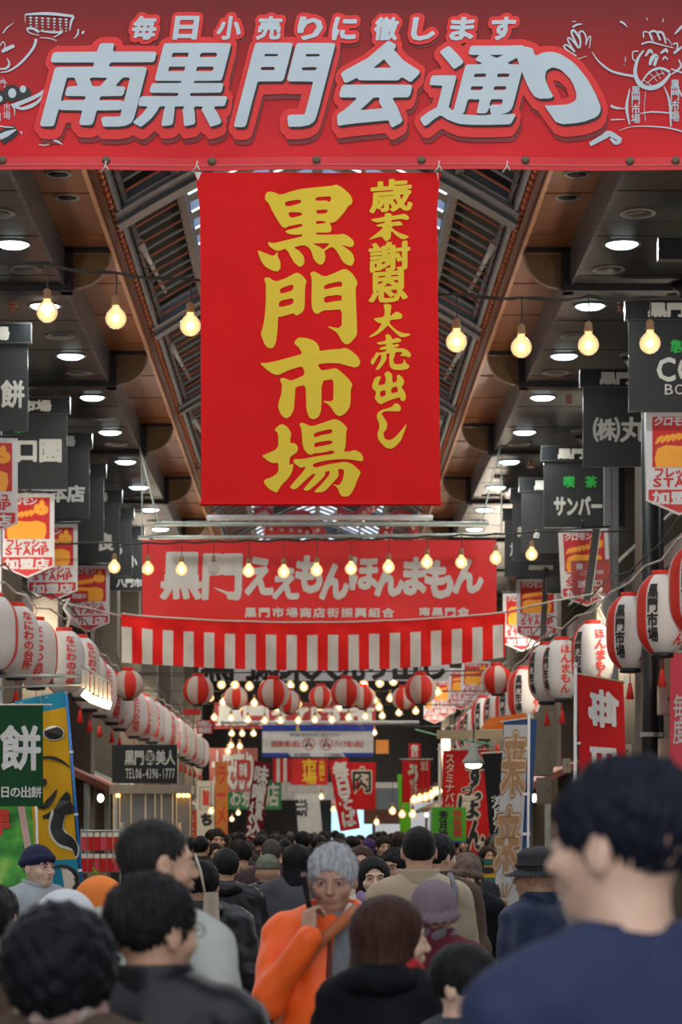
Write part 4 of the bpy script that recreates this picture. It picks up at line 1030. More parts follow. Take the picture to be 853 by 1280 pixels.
for ch, x0, x1, y0, y1 in (('歳', 461, 517, 223, 266), ('謝', 460, 514, 301, 340), ('恩', 460, 511, 338, 379)):
    gv, gf = glyph(ch, .2, .028); mn, mx = gv.min(0), gv.max(0)
    for ox, oy in [(0, 0)]:
        qv = (gv-mn)/(mx-mn); xx = x0+1+qv[:, 0]*(x1-x0-2); yy = y1-1-qv[:, 1]*(y1-y0-2)-(qv[:, 0]-.5)*4
        its.append((np.stack([(xx+ox-400)*SB, (424-yy-oy*.8)*SB], 1), gf))
print_on(s2, its, m_yel, t, 'brush_lettering', .005)
# --- generic rectangular sign / banner helper
def panel(name, label, cat, x0, y0, x1, y1, Y, m, thick=.01, wav=0, group=None, rz=0, slant=0, sub='cloth', nu=16, nv=12, edge=None, top=None, corners=None):
    c = P((x0+x1)/2, (y0+y1)/2, Y); w_ = (x1-x0)*Y/F; h_ = (y1-y0)*Y/F
    t = thing(name, label, cat, c, rz, group)
    def sf(u, v, off=0):
        uu = u+slant*(v/h_)*1.0
        dz = (top(u/w_+.5)*(v/h_+.5) if top else 0)
        return Vector((uu, wav*math.sin(u*7/w_+v*3/h_)*(.6-v/h_)+wav*.6*math.sin(u*19/w_+1.3)*(.5-v/h_)-off, v+dz))
    if wav or slant or top: obj(sub, MB().grid(lambda a, b: sf(w_*(a-.5), h_*(b-.5)), nu, nv), m, t, True)
    else: obj(sub, MB().box((-w_/2, 0, -h_/2), (w_/2, thick, h_/2)), m, t)
    s_ = Y/F; cx, cy = (x0+x1)/2, (y0+y1)/2
    def bx(a, b, c_, d): return ((a+c_)/2-cx)*s_, (cy-(b+d)/2)*s_, (c_-a)*s_, (d-b)*s_
    def pt(x, y): return ((x-cx)*s_, (cy-y)*s_)
    return t, sf, bx, pt, s_
# --- second banner
t, sf, bx, pt, ss = panel('market_banner', 'second wide red banner with white brush lettering behind a string of bulbs', 'banner', 178, 675, 621, 780, 31, mat('banner2_red', (.72, .022, .022), .5, var=.06, vscale=2, spec=.35), wav=.05, nu=80, nv=14)
it = []
BT = [('黒', 200, 252, 690, 750, .055), ('門', 252, 302, 692, 750, .055), ('え', 306, 342, 696, 745, .06), ('え', 340, 374, 708, 750, .06), ('も', 368, 403, 694, 742, .07), ('ん', 399, 436, 704, 750, .07), ('ほ', 436, 473, 696, 738, .06), ('ん', 468, 505, 700, 746, .07), ('ま', 503, 533, 696, 744, .065), ('も', 530, 567, 700, 748, .07), ('ん', 566, 604, 698, 742, .065)]
for ch, x0, x1, y0, y1, bo in BT:
    gv, gf = glyph(ch, .25, bo*.8); mn, mx = gv.min(0), gv.max(0)
    for ox, oy in [(0, 0)]:
        qv = (gv-mn)/(mx-mn); b_ = 0
        xx = x0+b_+qv[:, 0]*(x1-x0-2*b_)+qv[:, 1]*2+ox*b_; yy = y1-b_-qv[:, 1]*(y1-y0-2*b_)+oy*b_
        it.append((np.array([pt(a, b) for a, b in zip(xx, yy)]), gf))
it += [brush([pt(*p) for p in [(268, 735), (285, 742), (297, 748), (300, 735)]], .6*ss, 6*ss)]
it += flat_items('黒門市場商店街振興組合', *bx(305, 759, 494, 773), bold=.05, gap=.82, nb=8)+flat_items('南黒門会', *bx(523, 758, 588, 770), bold=.05, gap=.82, nb=8)
print_on(sf, it, m_offw, t, 'lettering', .008)
pp = thing('banner_pipe', 'long galvanised pipe along the top of the second red banner', 'pipe', P(400, 672, 31))
obj('tube', MB().tube([(-2.35, .03, 0), (2.4, .03, .04)], .025, 8), m_galv, pp, True)
for hx in (-2.3, 2.35): obj('hanger', MB().tube([(hx, .03, 0), (hx, .03, 1.15)], .01, 5), m_galv, pp)
obj('tie_ring', MB().tube([(-2.2+.5*k, .03, -.03) if j == 0 else (-2.2+.5*k, .03, .03) for k in range(1) for j in range(2)], .03, 8), m_galv, pp, True)
pp = thing('banner_pipe', 'thicker grey pipe spanning the aisle just below the tall hanging banner', 'pipe', P(400, 655, 30.5))
obj('tube', MB().tube([(-2.1, 0, 0), (2.15, 0, .0)], .032, 8), m_galv, pp, True)
for hx in (-1, 1): obj('hanger', MB().tube([(2.05*hx, 0, 0), (2.3*hx, 0, 1.0)], .012, 5), m_galv, pp)
pp = thing('banner_pipe', 'pale farther pipe seen right under the tall hanging banner edge', 'pipe', P(400, 647, 34))
obj('tube', MB().tube([(-1.6, 0, 0), (1.6, 0, 0)], .04, 8), mat('pale_pipe', (.6, .6, .6), .4), pp, True)
# --- red and white striped curtain
m_cr = mat('curtain_red', (.76, .02, .018), .75, var=.06, transl=.15, spec=.15); m_cw = mat('curtain_white', (.62, .60, .56), .75, var=.05, transl=.15, spec=.15)
c = P(392, 806, 30); s_ = 30/F
t = thing('striped_curtain', 'red and white vertically striped festival curtain sagging under the second banner', 'curtain', c)
N = 19
def cur(a, b):
    x = 152+480*a; ytop = 768+ 12*math.sin(PI*a)**.8*(1 if a < .5 else 1)+ (-2)*a
    ybot = 826+11*math.sin(PI*min(1, a*1.0))-(6*a if a > .5 else 3*(1-a))*0
    ybot = 829+9*math.sin(PI*a)-5*abs(2*a-1)**3*(1.5 if a > .5 else .2)
    y = ybot+(ytop-ybot)*b
    fold = .03*math.sin(a*95)*(.3+b)*(.5-abs(b-.5))*2+.02*math.sin(a*37+b*5)
    return ((x-392)*s_, fold, (806-y)*s_)
edges = [0, .012, .075]
def curm(a, b):
    if b > .70: return 0
    k = (a+.002)*480/480*18.6
    return 1 if (k % 1.0) < .5 else 0
mb = MB(); NU = 186
mb.grid(cur, NU, 20, curm)
obj('cloth', mb, [m_cr, m_cw], t, True)
obj('cord', MB().tube([Vector(cur(k/40, 1))+Vector((0, -.01, .01)) for k in range(41)], .012, 6), m_rope, t, True)
for px, py, nm in ((40, 690, 'left'), (700, 735, 'right')):
    pass
tag(obj('guy_rope', MB().tube([P(632, 765, 30), P(690, 752, 28), P(745, 742, 26.3), P(752, 738, 26)], .012, 5), m_rope, None, True), 'pale rope tying the striped curtain to the right-hand side', 'rope')
tag(obj('guy_rope', MB().tube([P(152, 770, 30), P(110, 760, 28), P(76, 754, 26)], .012, 5), m_rope, None, True), 'pale rope tying the striped curtain to the left-hand side', 'rope')
# --- white banner half hidden behind the curtain
t, sf, bx, pt, ss = panel('sale_banner', 'white banner with black lettering mostly hidden behind the striped curtain', 'banner', 248, 815, 562, 851, 37, mat('cloth_white', (.60, .62, .64), .7, var=.04, transl=.1), wav=.03, nu=60, nv=6)
print_on(sf, flat_items('黒門歳末大売り出し', *bx(252, 812, 558, 850), bold=.05, nb=8, step=.25), m_blackp, t, off=.008)
# --- blue and white notice banner
m_blue = mat('notice_blue', (.015, .05, .36), .6, var=.05)
t, sf, bx, pt, ss = panel('notice_banner', 'white notice banner with blue borders and two red prohibition circles', 'banner', 328, 906, 467, 946, 56, m_white, wav=.03, nu=30, nv=8)
print_on(sf, [rectm(*pt(328, 914), *pt(467, 906)), rectm(*pt(328, 946), *pt(467, 941))], m_blue, t, 'border', .008)
print_on(sf, flat_items('黒門市場商店街', *bx(370, 907, 424, 914), bold=.05)+flat_items('お知らせ', *bx(430, 909, 455, 914), bold=.03), mat('notice_yellow', (.75, .6, .08), .6), t, 'heading', .012)
print_on(sf, flat_items('自転車の乗入禁止', *bx(339, 926, 376, 934), bold=.04)+flat_items('バイク進入禁止', *bx(418, 926, 455, 934), bold=.04), mat('notice_red', (.6, .12, .1), .6), t, 'lettering', .012)
print_on(sf, flat_items('歩行者の安全のためご協力ください', *bx(362, 916, 425, 921), bold=.02)+flat_items('歩行者専用', *bx(368, 941.5, 388, 945.5), bold=.03)+flat_items('終日実施中', *bx(405, 941.5, 428, 945.5), bold=.03), mat('notice_dark', (.12, .14, .2), .6), t, 'small_lettering', .012)
it = []; dk = []
for cx in (386, 408):
    n = 20; R0, R1 = 8*ss, 6.8*ss; c0 = pt(cx, 930)
    v = [(c0[0]+R*math.cos(2*PI*k/n), c0[1]+R*math.sin(2*PI*k/n)) for R in (R0, R1) for k in range(n)]
    it.append((np.array(v), [(k, (k+1) % n, n+(k+1) % n, n+k) for k in range(n)])); it.append(stroke([pt(cx-5, 925), pt(cx+5, 935)], 1.3*ss))
    dk += [disc(pt(cx-2.5, 932), 2*ss), disc(pt(cx+3, 932), 2*ss), stroke([pt(cx-3, 931), pt(cx, 926), pt(cx+3, 931)], 1.4*ss), disc(pt(cx, 925), 1.2*ss)]
print_on(sf, dk, mat('picto_dark', (.05, .05, .06), .6), t, 'pictogram', .012); print_on(sf, it, mat('notice_red', (.6, .12, .1), .6), t, 'prohibition_ring', .014)
pp = thing('banner_pipe', 'pale pipe above the blue and white notice banner', 'pipe', P(400, 903, 55.5))
obj('tube', MB().tube([(-2.3, 0, 0), (2.3, 0, 0)], .045, 6), mat('pale_pipe', (.6, .6, .6), .4), pp, True)
# ================================================================== SIGNS, FLAGS, BULBS, LANTERNS
m_sign = mat('sign_dark', (.024, .026, .027), .4, var=.06, spec=.3)
m_head = mat('sign_header', (.010, .012, .013), .4, var=.05, spec=.25)
m_sline = mat('sign_edge', (.05, .05, .05), .4, var=0)
m_swhite = mat('sign_white', (.55, .55, .50), .5, var=.03)
m_sgreen = mat('sign_green', (.02, .42, .06), .5, var=0)
def shop_sign(side, xin, top, Yd, label, body=None, headtxt=True, only_head=False):
    """dark hanging shop sign facing the street's entrance; inner edge at photograph x"""
    s_ = Yd/F; cxm = (xin-VX)*s_; w_ = 1.0; hx = cxm+side*(w_/2)
    z = CZ+(VY-top)*s_
    t = thing('shop_sign', label, 'sign', (hx, Yd, z), 0, 'dark hanging shop signs on the %s' % ('left' if side < 0 else 'right'))
    h0 = .18
    hd = obj('header', MB().box((-.53, -.035, -h0), (.53, .035, 0)), m_head, t)
    obj('frame', MB().box((-.535, -.04, -.008), (.535, .04, .004)).box((-.535, -.04, -h0-.006), (.535, .04, -h0+.002)).box((-.535, -.04, -h0), (-.528, .04, 0)).box((.528, -.04, -h0), (.535, .04, 0)), m_sline, hd)
    sf = lambda u, v, off=0: Vector((u, -.036-off, v))
    if headtxt: print_on(sf, flat_items('黒門市場', 0, -h0/2-.005, .66, .125, bold=.07, gap=.95, nb=8), m_swhite, t, off=.006)
    if not only_head:
        obj('board', MB().box((-.5, -.02, -1.0), (.5, .02, -h0)), m_sign, t)
        sf2 = lambda u, v, off=0: Vector((u, -.021-off, v))
        for (txt, x, y, w2, h2, mm, bo) in (body or []):
            print_on(sf2, flat_items(txt, x, y, w2, h2, bold=bo, nb=8, gap=.95), mm, t, off=.005)
    # black tapered hanger up to the ceiling
    top_ = ZB-z
    mb = MB(); 
    if top_ > .05:
        mb.lathe([(.03, 0), (.045, top_*.35), (.13, top_*.8), (.13, top_-.03)], 10)
        obj('hanger', mb, m_black, t, True)
    return t
G, Wt = m_sgreen, m_swhite
LS = [(35, 405, 'dark shop sign at the far left edge with a big white rice cake character', [('茶', .30, -.42, .0001, .0001, G, 0), ('餅', .36, -.66, .22, .26, Wt, .05)]),
      (84, 497, 'dark shop sign on the left reading 口園 in white below a small green mark', [('茶', -.02, -.33, .12, .12, G, .05), ('口園', .19, -.58, .52, .26, Wt, .05)]),
      (112, 542, 'dark shop sign on the left reading 本店 in white with a green square', [('■', .08, -.42, .14, .16, G, .05), ('萬堂本店', .02, -.72, .86, .2, Wt, .05)]),
      (130, 580, 'dark sign on the left with faint lettering, fourth from the entrance', []),
      (150, 613, 'dark shop sign on the left with a green dot and one white character', [('●', .1, -.45, .14, .14, G, .0), ('良', .3, -.72, .22, .24, Wt, .06)]),
      (165, 635, 'narrow-looking dark sign, sixth from the entrance on the left', [('ら', .3, -.6, .16, .2, Wt, .04)]),
      (178, 658, 'dark sign on the left farthest before the second banner', [('小', .35, -.55, .14, .18, Wt, .04), ('八門市', .3, -.88, .4, .13, Wt, .05)])]
for x, tp, lb, body in LS: shop_sign(-1, x, tp, 14250/(VY-tp), lb, [b for b in body if b[3] > .01])
RS = [(786, 375, 'dark bakery sign at the upper right with green and white lettering behind a bulb', [('製パン', .12, -.42, .5, .12, G, .04), ('CÔK', .02, -.62, .56, .24, Wt, .03), ('BOULAN', .1, -.80, .58, .11, Wt, .0)]),
      (729, 462, 'dark shop sign on the right reading 丸 in white beside a round 株 mark', [('㈱丸', -.12, -.62, .56, .26, Wt, .035)]),
      (680, 558, 'dark cafe sign on the right with green 喫茶 over white katakana', [('喫', -.19, -.44, .14, .14, G, .05), ('茶', .08, -.44, .14, .14, G, .05), ('サンバート', 0, -.74, .76, .25, Wt, .05)]),
      (652, 598, 'plain dark sign on the right just beyond the cafe sign', [('あ', -.3, -.75, .1, .13, Wt, .03)]),
      (641, 610.5, 'plain dark sign on the right, fifth from the entrance', [('ま', -.4, -.6, .1, .16, Wt, .03)]),
      (631, 636, 'plain dark sign on the right, sixth from the entrance', [('旭', -.34, -.6, .16, .2, Wt, .03)])]
for x, tp, lb, body in RS: shop_sign(1, x, tp, 14250/(VY-tp), lb, body)
shop_sign(1, 828, 297, 19.18, 'small black header board alone at the right edge without a lower panel', only_head=True)
# --- stamp flags (the printed face is replaced by a plain orange shape)
m_flagw = mat('flag_white', (.60, .60, .62), .5, var=.03); m_flagr = mat('flag_red', (.52, .018, .02), .5, var=.05); m_flago = mat('flag_orange', (.86, .36, .03), .5, var=.04)
def flag(xr, top, Yd, label, side, tilt=0, dark=False):
    s_ = Yd/F; w_, h_ = .60, .93
    c = Vector(((xr-VX)*s_+(-w_/2 if side < 0 else w_/2), Yd, CZ+(VY-top)*s_))
    t = thing('stamp_flag', label, 'banner', c, 0, 'red and orange pointed flags on the %s' % ('left' if side < 0 else 'right'))
    t.rotation_euler = (0, tilt, 0)
    sf = lambda u, v, off=0: Vector((u, -.012-off, v))
    obj('board', MB().prism([(-w_/2, 0), (w_/2, 0), (w_/2, -h_+.13), (0, -h_), (-w_/2, -h_+.13)][::-1], -.01, .01), m_flagw, t)
    m1 = .055
    print_on(sf, [rectm(-w_/2+m1, -.50, w_/2-m1*.9, -.045), poly([(-w_/2+.02, -h_+.14), (0, -h_+.02), (w_/2-.02, -h_+.14), (w_/2-.02, -.70), (-w_/2+.02, -.70)])], m_flagr, t, 'red_print', .002)
    # plain rounded orange patch with a twisted cord above it, no face
    its_ = [poly([(-.21, -.50), (-.225, -.42), (-.20, -.33), (-.12, -.30), (0, -.31), (.12, -.30), (.205, -.33), (.215, -.42), (.19, -.50)])]
    for k in range(6): its_.append(brush([(-.215+.05*k, -.29+.008*k), (-.185+.05*k, -.25+.008*k), (-.15+.05*k, -.215+.008*k)], .012, .012, .042))
    its_ += [disc((.11, -.17), .035, .055), disc((.165, -.12), .03, .055), disc((.20, -.18), .035, .05), disc((.16, -.21), .05, .03)]
    print_on(sf, its_, m_flago, t, 'orange_print', .004)
    print_on(sf, flat_items('クロモン', -.06, -.085, .34, .085, bold=.05, shear=.2), m_flagw, t, 'white_lettering', .006)
    print_on(sf, flat_items('加盟店', 0, -.775, .50, .125, bold=.05, nb=8, gap=.9), m_flagw, t, 'white_lettering', .006)
    print_on(sf, flat_items('フレッシュ', 0, -.548, .46, .095, bold=.05, nb=8), m_flagr, t, 'red_lettering', .003)
    print_on(sf, flat_items('STAMP', 0, -.635, .50, .085, bold=.04, nb=8), m_flagr, t, 'red_lettering', .003)
    rod = MB().tube([(-w_/2-.03, 0, .02), (w_/2+.03, 0, .02)], .012, 6).tube([(0, 0, .02), (0, 0, .12)], .01, 6)
    obj('hanging_rod', rod, m_black, t, True)
    return t
for xr, tp, Yd, lb in ((22, 548, 22.6, 'pointed stamp flag cut off by the left edge, highest of the left row'), (68, 617, 26.4, 'pointed stamp flag on the left hanging below the sign reading 口園'), (97, 655, 28.8, 'third stamp flag on the left, half behind the second one'), (137, 707, 33.6, 'lowest near stamp flag on the left with a small red notice on it')):
    t = flag(xr, tp, Yd, lb, -1)
    if xr == 137:
        o = obj('notice_card', MB().box((-.30, -.035, -.50), (.0, -.03, -.36)), m_flagr, t)
        print_on(lambda u, v, off=0: Vector((u, -.036-off, v)), flat_items('開催中', -.12, -.43, .2, .07, bold=.03), m_flagw, t, 'white_lettering', .002)
for xr, tp, Yd, lb, ti in ((808, 515, 21.6, 'large stamp flag cut off by the right edge, nearest on the right', 0), (698, 662, 29.0, 'stamp flag on the right half covered by a red notice and a black bar', -.05), (646, 724, 35.5, 'third stamp flag on the right beside the end of the second banner', 0), (629, 742, 38.5, 'fourth stamp flag on the right, behind the third', 0),
                           (578, 826, 50, 'small far stamp flag on the right above the lanterns', .06), (562, 836, 54, 'smaller far stamp flag on the right, next beyond', .05), (540, 850, 60, 'tiny stamp flag far down on the right near the round lanterns', .0), (530, 862, 66, 'farthest tiny stamp flag on the right', 0)):
    t = flag(xr, tp, Yd, lb, 1, ti)
    if xr == 698:
        o = obj('notice_card', MB().box((-.17, -.05, -.78), (.30, -.04, -.38)), mat('notice_card', (.36, .05, .045), .5), t)
        print_on(lambda u, v, off=0: Vector((u, -.051-off, v)), flat_items('様', -.07, -.45, .08, .08, bold=.03)+flat_items('ご来場', .07, -.53, .3, .05)+flat_items('送水口', .05, -.66, .3, .08, bold=.03)+flat_items('ございます', .07, -.74, .28, .04), m_flagw, t, 'white_lettering', .002)
tg = thing('standpipe', 'black slanted bar in front of the half covered stamp flag', 'bar', P(741, 705, 28.4))
obj('bar', MB().box((-.05, -.02, -.44), (.03, .02, .42), M=Matrix.Rotation(.13, 4, 'Y')), m_black, tg); obj('edge', MB().box((.035, -.025, -.44), (.045, .02, .42), M=Matrix.Rotation(.13, 4, 'Y')), m_galv, tg)
tg = thing('standpipe', 'black slanted bar with a crosspiece beside the third stamp flag', 'bar', P(681, 758, 34))
obj('bar', MB().box((-.04, -.02, -.5), (.04, .02, .55), M=Matrix.Rotation(.05, 4, 'Y')), m_black, tg); obj('crosspiece', MB().box((-.22, -.02, .52), (.12, .02, .58)), m_galv, tg)
# --- string lights
m_core = mat('bulb_core', (1, .9, .7), .4, var=0, emit=(1, .68, .34), estr=70.0)
m_sock = mat('bulb_socket', hexc('8a6a48'), .6, var=.1); m_wire = mat('wire', (.03, .028, .024), .7, var=.2)
def bulbglass():
    m = bpy.data.materials.new('bulb_glass'); m.use_nodes = True; n = m.node_tree.nodes; L = m.node_tree.links; n.clear()
    o = n.new('ShaderNodeOutputMaterial'); t = n.new('ShaderNodeBsdfTransparent'); e = n.new('ShaderNodeEmission'); a = n.new('ShaderNodeMixShader'); g = n.new('ShaderNodeBsdfGlossy'); b2 = n.new('ShaderNodeMixShader'); fr = n.new('ShaderNodeFresnel')
    t.inputs[0].default_value = (1, .92, .8, 1); e.inputs[0].default_value = (1, .66, .30, 1); e.inputs[1].default_value = 1.9; g.inputs['Roughness'].default_value = .1
    a.inputs[0].default_value = .42; L.new(t.outputs[0], a.inputs[1]); L.new(e.outputs[0], a.inputs[2]); fr.inputs[0].default_value = 1.3
    L.new(fr.outputs[0], b2.inputs[0]); L.new(a.outputs[0], b2.inputs[1]); L.new(g.outputs[0], b2.inputs[2]); L.new(b2.outputs[0], o.inputs[0]); return m
m_bglass = bulbglass()
m_clear = mat('bulb_clear', (.5, .42, .36), .15, var=0); m_clear.node_tree.nodes['Principled BSDF'].inputs['Alpha'].default_value = .35
globe_me = MB().lathe([(.0001, -.075), (.030, -.069), (.055, -.051), (.071, -.025), (.075, 0), (.068, .03), (.050, .055), (.030, .074), (.024, .09), (.022, .10)], 18).mesh('globe', m_bglass, True)
globe_off = MB().lathe([(.0001, -.075), (.030, -.069), (.055, -.051), (.071, -.025), (.075, 0), (.068, .03), (.050, .055), (.030, .074), (.024, .09), (.022, .10)], 18).mesh('globe', m_clear, True)
core_me = MB().ell((0, 0, 0), (.022, .022, .028), 10, 8).mesh('filament', m_core, True)
sock_me = MB().lathe([(.026, .088), (.031, .094), (.031, .11), (.027, .114), (.028, .150), (.018, .158), (.008, .165)], 12).mesh('socket', m_sock, True)
def bulb(p, cable_z, label, group, lit=True, detail=True, sc=1.0):
    t = thing('light_bulb', label, 'bulb', p, 0, group); t.scale = (sc, sc, sc)
    obj('globe', globe_me if lit else globe_off, parent=t)
    if lit: obj('filament', core_me, parent=t)
    obj('socket', sock_me, parent=t)
    h = (cable_z-p[2])/sc
    obj('wire', MB().tube([(0, 0, .16), (.006, 0, .16+(h-.16)*.5), (0, 0, h)], .005, 5), m_wire, t)
    return t
def bulb_row(px, Y, cab, group, lab, off=(), sc=1.0, twist=False):
    """px: list of (x,y) bulb centres; cab: y of the cable at those x"""
    pts = []
    for i, ((x, y), cy) in enumerate(zip(px, cab)):
        c = P(x, y, Y); cz = P(x, cy, Y).z
        bulb(c, cz, lab(i), group, i not in off, sc=sc); pts.append(Vector((c.x, Y, cz)))
    a = pts[0]+(pts[0]-pts[1])*1.0; b = pts[-1]+(pts[-1]-pts[-2])*1.0
    if Y < 20: a = P(-60, 318, Y); b = P(920, 375, Y)
    a.x = -4.25 if Y < 30 else -3.4; b.x = 4.3 if Y < 30 else 3.4
    allp = [a]+pts+[b]; mb = MB()
    fine = []
    for i in range(len(allp)-1):
        for k in range(6):
            q = allp[i].lerp(allp[i+1], k/6); q.z -= .02*math.sin(PI*k/6); fine.append(q)
    fine.append(allp[-1])
    mb.tube(fine, .009 if Y < 20 else .012, 6)
    if Y < 20: mb.tube([q+Vector((0, -.01, .012*math.sin(i*1.3))) for i, q in enumerate(fine)], .006, 5)
    return mb
r1 = [(59, 390), (145, 398), (238, 407), (325, 418), (410, 422), (486, 427), (571, 427), (652, 434), (736, 431), (813, 429)]
BH = 'bulbs on the nearest string'
names1 = ['bulb at far left under the copper soffit', 'second bulb from the left, before the copper eave', 'bulb touching the left edge of the tall hanging banner', 'leftmost of three bulbs glowing through the tall banner', 'middle of three bulbs glowing through the tall banner', 'rightmost of three bulbs glowing through the tall banner', 'bulb just right of the tall hanging banner', 'bulb before the right-hand copper eave', 'bulb in front of the dark ceiling on the right', 'bulb in front of the dark bakery sign']
mb = bulb_row(r1, 16.75, [330, 341, 348, 356, 362, 364, 367, 372, 371, 372], BH, lambda i: 'glowing globe '+names1[i])
tag(obj('bulb_cable', mb, m_wire, None, True), 'twisted dark cable carrying the nearest string of bulbs', 'cable')
r2 = [(143, 709), (185, 711), (227, 712), (267, 711), (311, 714), (355, 715), (396, 713), (439, 711), (486, 709), (534, 703), (577, 703), (620, 698), (665, 693)]
mb = bulb_row(r2, 28.6, [678, 678, 677, 676, 675, 674, 674, 673, 672, 670, 668, 667, 664], 'bulbs before the second banner', lambda i: ('unlit clear bulb, ' if i == 3 else 'lit bulb, ')+ORD[i+1]+' from left before the second banner', off=(3,))
tag(obj('bulb_cable', mb, m_wire, None, True), 'dark cable of the bulb string before the second red banner', 'cable')
rows = [([(277, 856), (294, 856), (312, 858), (330, 858), (346, 857), (363, 857), (380, 859), (455, 855), (475, 854), (492, 852), (547, 865)], 42, 'top far row of bulbs just below the striped curtain'),
        ([(263, 872), (279, 878), (300, 883), (318, 879), (347, 886), (366, 883), (373, 880), (400, 884), (425, 884), (468, 875), (488, 873), (474, 884)], 47, 'second far row of bulbs among the round lanterns'),
        ([(268, 897), (289, 898), (310, 900), (331, 901), (351, 901), (373, 901), (394, 900), (415, 900), (436, 897), (457, 896), (478, 895), (499, 891), (520, 889)], 52, 'third far row of bulbs above the notice banner'),
        ([(290, 917), (303, 917), (317, 917), (289, 932), (285, 939), (300, 933), (468, 916)], 58, 'fourth far row of small bulbs beside the notice banner'),
        ([(430, 1004), (417, 1012), (402, 996)], 62, 'scattered bulbs low in the far street')]
for px_, Y, nm in rows:
    mb = bulb_row(px_, Y, [min(y for x, y in px_)-9]*len(px_), nm, lambda i: ORD[i+1]+' bulb from left, '+nm, sc=1.05)
    if Y < 60: tag(obj('bulb_cable', mb, m_wire, None, True), 'thin cable of the '+nm, 'cable')
# --- round red and white lanterns
m_lr = mat('lantern_red', (.72, .04, .025), .6, var=.04, transl=.3); m_lw = mat('lantern_white', (.66, .60, .54), .6, var=.03, transl=.3); m_lww = mat('lantern_paper', (.70, .69, .68), .6, var=.03, transl=.25)
def round_lantern_mesh():
    pr = []
    n = 28
    for i in range(n+1):
        a = -PI/2*.88+PI*.88*i/n; r = .215*math.cos(a)**.9
        pr.append((r*(1+.012*(i % 2)), .205*math.sin(a)))
    return MB().lathe(pr, 32, mf=lambda i, k: 0 if ((k+1)//4) % 2 == 0 else 1).mesh('shade', [m_lr, m_lw], True)
rl = round_lantern_mesh(); rlcap = MB().lathe([(.075, .19), (.085, .195), (.085, .235), (.07, .24)], 16).mesh('cap', m_lr, True); rlb = MB().lathe([(.05, -.22), (.075, -.215), (.075, -.19)], 14).mesh('base_ring', m_black, True)
RL = [(160, 856, 33, 'at the left end under the striped curtain'), (248, 863, 33.5, 'with a red card hanging beneath it, left of centre'), (295, 872, 43, 'smaller one between the two left-hand large lanterns'), (342, 867, 32.5, 'large one in the middle left'), (360, 877, 41, 'pale one partly behind the large middle left lantern'), (401, 871, 44, 'small one in the middle'), (433, 866, 33.5, 'large one just right of the middle'), (454, 872, 42, 'small one half behind the large right-of-middle lantern'), (505, 873, 43, 'small one behind the large right-hand lantern'), (526, 862, 32.5, 'large one right of centre'), (621, 850, 33, 'at the right end under the striped curtain')]
for i, (x, y, Y, lb) in enumerate(RL):
    t = thing('round_lantern', 'round striped lantern, '+lb, 'lantern', P(x, y, Y), (.05+.7*i if x not in (248, 342, 433, 526) else .2), 'round striped lanterns')
    obj('shade', rl, parent=t); obj('cap', rlcap, parent=t); obj('base_ring', rlb, parent=t)
    obj('cord', MB().tube([(0, 0, .23), (0, 0, .42)], .006, 5), m_wire, t)
for Y, xs in ((33, (150, 640)), (43, (285, 515))):
    y = 842 if Y == 33 else 853
    tag(obj('lantern_cable', MB().tube([P(xs[0], y, Y), P(xs[1], y-4, Y)], .01, 5), m_wire, None, True), 'thin cable carrying the %s round lanterns' % ('larger nearer' if Y == 33 else 'smaller farther'), 'cable')
tc_ = thing('hanging_card', 'small red card hanging under the left-of-centre round lantern', 'sign', P(240, 890, 33.5)); obj('card', MB().box((-.12, 0, -.04), (.12, .008, .04)), m_flagr, tc_); obj('cord', MB().tube([(0, .004, .04), (.05, .004, .09)], .004, 4), m_wire, tc_)
for (x0, y0, x1, y1) in ((246, 900, 266, 917),):
    t, sf, bx, pt, ss = panel('hanging_card', 'red lettered card hanging before the left far shops', 'sign', x0, y0, x1, y1, 38, m_flagr)
    print_on(sf, flat_items('大売出し', *bx(x0+1, y0+1, x1-1, y0+8), bold=.05)+flat_items('商店街', *bx(x0+2, y0+9, x1-2, y1-1), bold=.05), m_flagw, t, off=.004)
# --- tall paper lanterns in two rows
m_tr = mat('text_red', (.62, .035, .03), .6, var=0)
def tall_prof():
    pr = [(.10, -.335)]
    n = 34
    for i in range(n+1):
        v = -1+2*i/n; r = .225*(1-abs(v)**3.6*.46); pr.append((r*(1-.010*(i % 2)), .32*v))
    pr.append((.10, .335)); return pr
tp_ = tall_prof()
def trad(z):
    v = max(-1, min(1, z/.32)); return .225*(1-abs(v)**3.6*.46)
shade_l = MB().lathe(tp_, 40, mf=lambda i, k: 0 if (k in (0, 1, 2, 3, 20, 21, 22, 23)) else 1).mesh('shade', [m_lr, m_lww], True)
cap_l = MB().lathe([(.085, .33), (.09, .335), (.09, .375), (.03, .38)], 14).mesh('cap', m_lr, True); ring_l = MB().lathe([(.08, -.375), (.1, -.37), (.1, -.33)], 16).mesh('base_ring', m_black, True)
tas = MB().tube([(0, 0, -.37), (0, 0, -.47)], .005, 5).lathe([(.012, -.47), (.018, -.49), (.022, -.51), (.04, -.62)], 8).mesh('tassel', m_lr, True)
def lantern_text(txt, ang, w_, h_, m, bold):
    def sf(u, v, off=0):
        r = trad(v)+off; a = ang+u/.225; return Vector((r*math.cos(a), r*math.sin(a), v))
    mb = MB()
    for k, (v, f) in enumerate(flat_items(txt, 0, 0, w_, h_, vertical=True, bold=bold, nb=6, step=.34, gap=.95)):
        mb.add([sf(p[0], p[1], .009+.0001*(k % 7)) for p in v], f)
    me = mb.mesh('lettering', m); return me
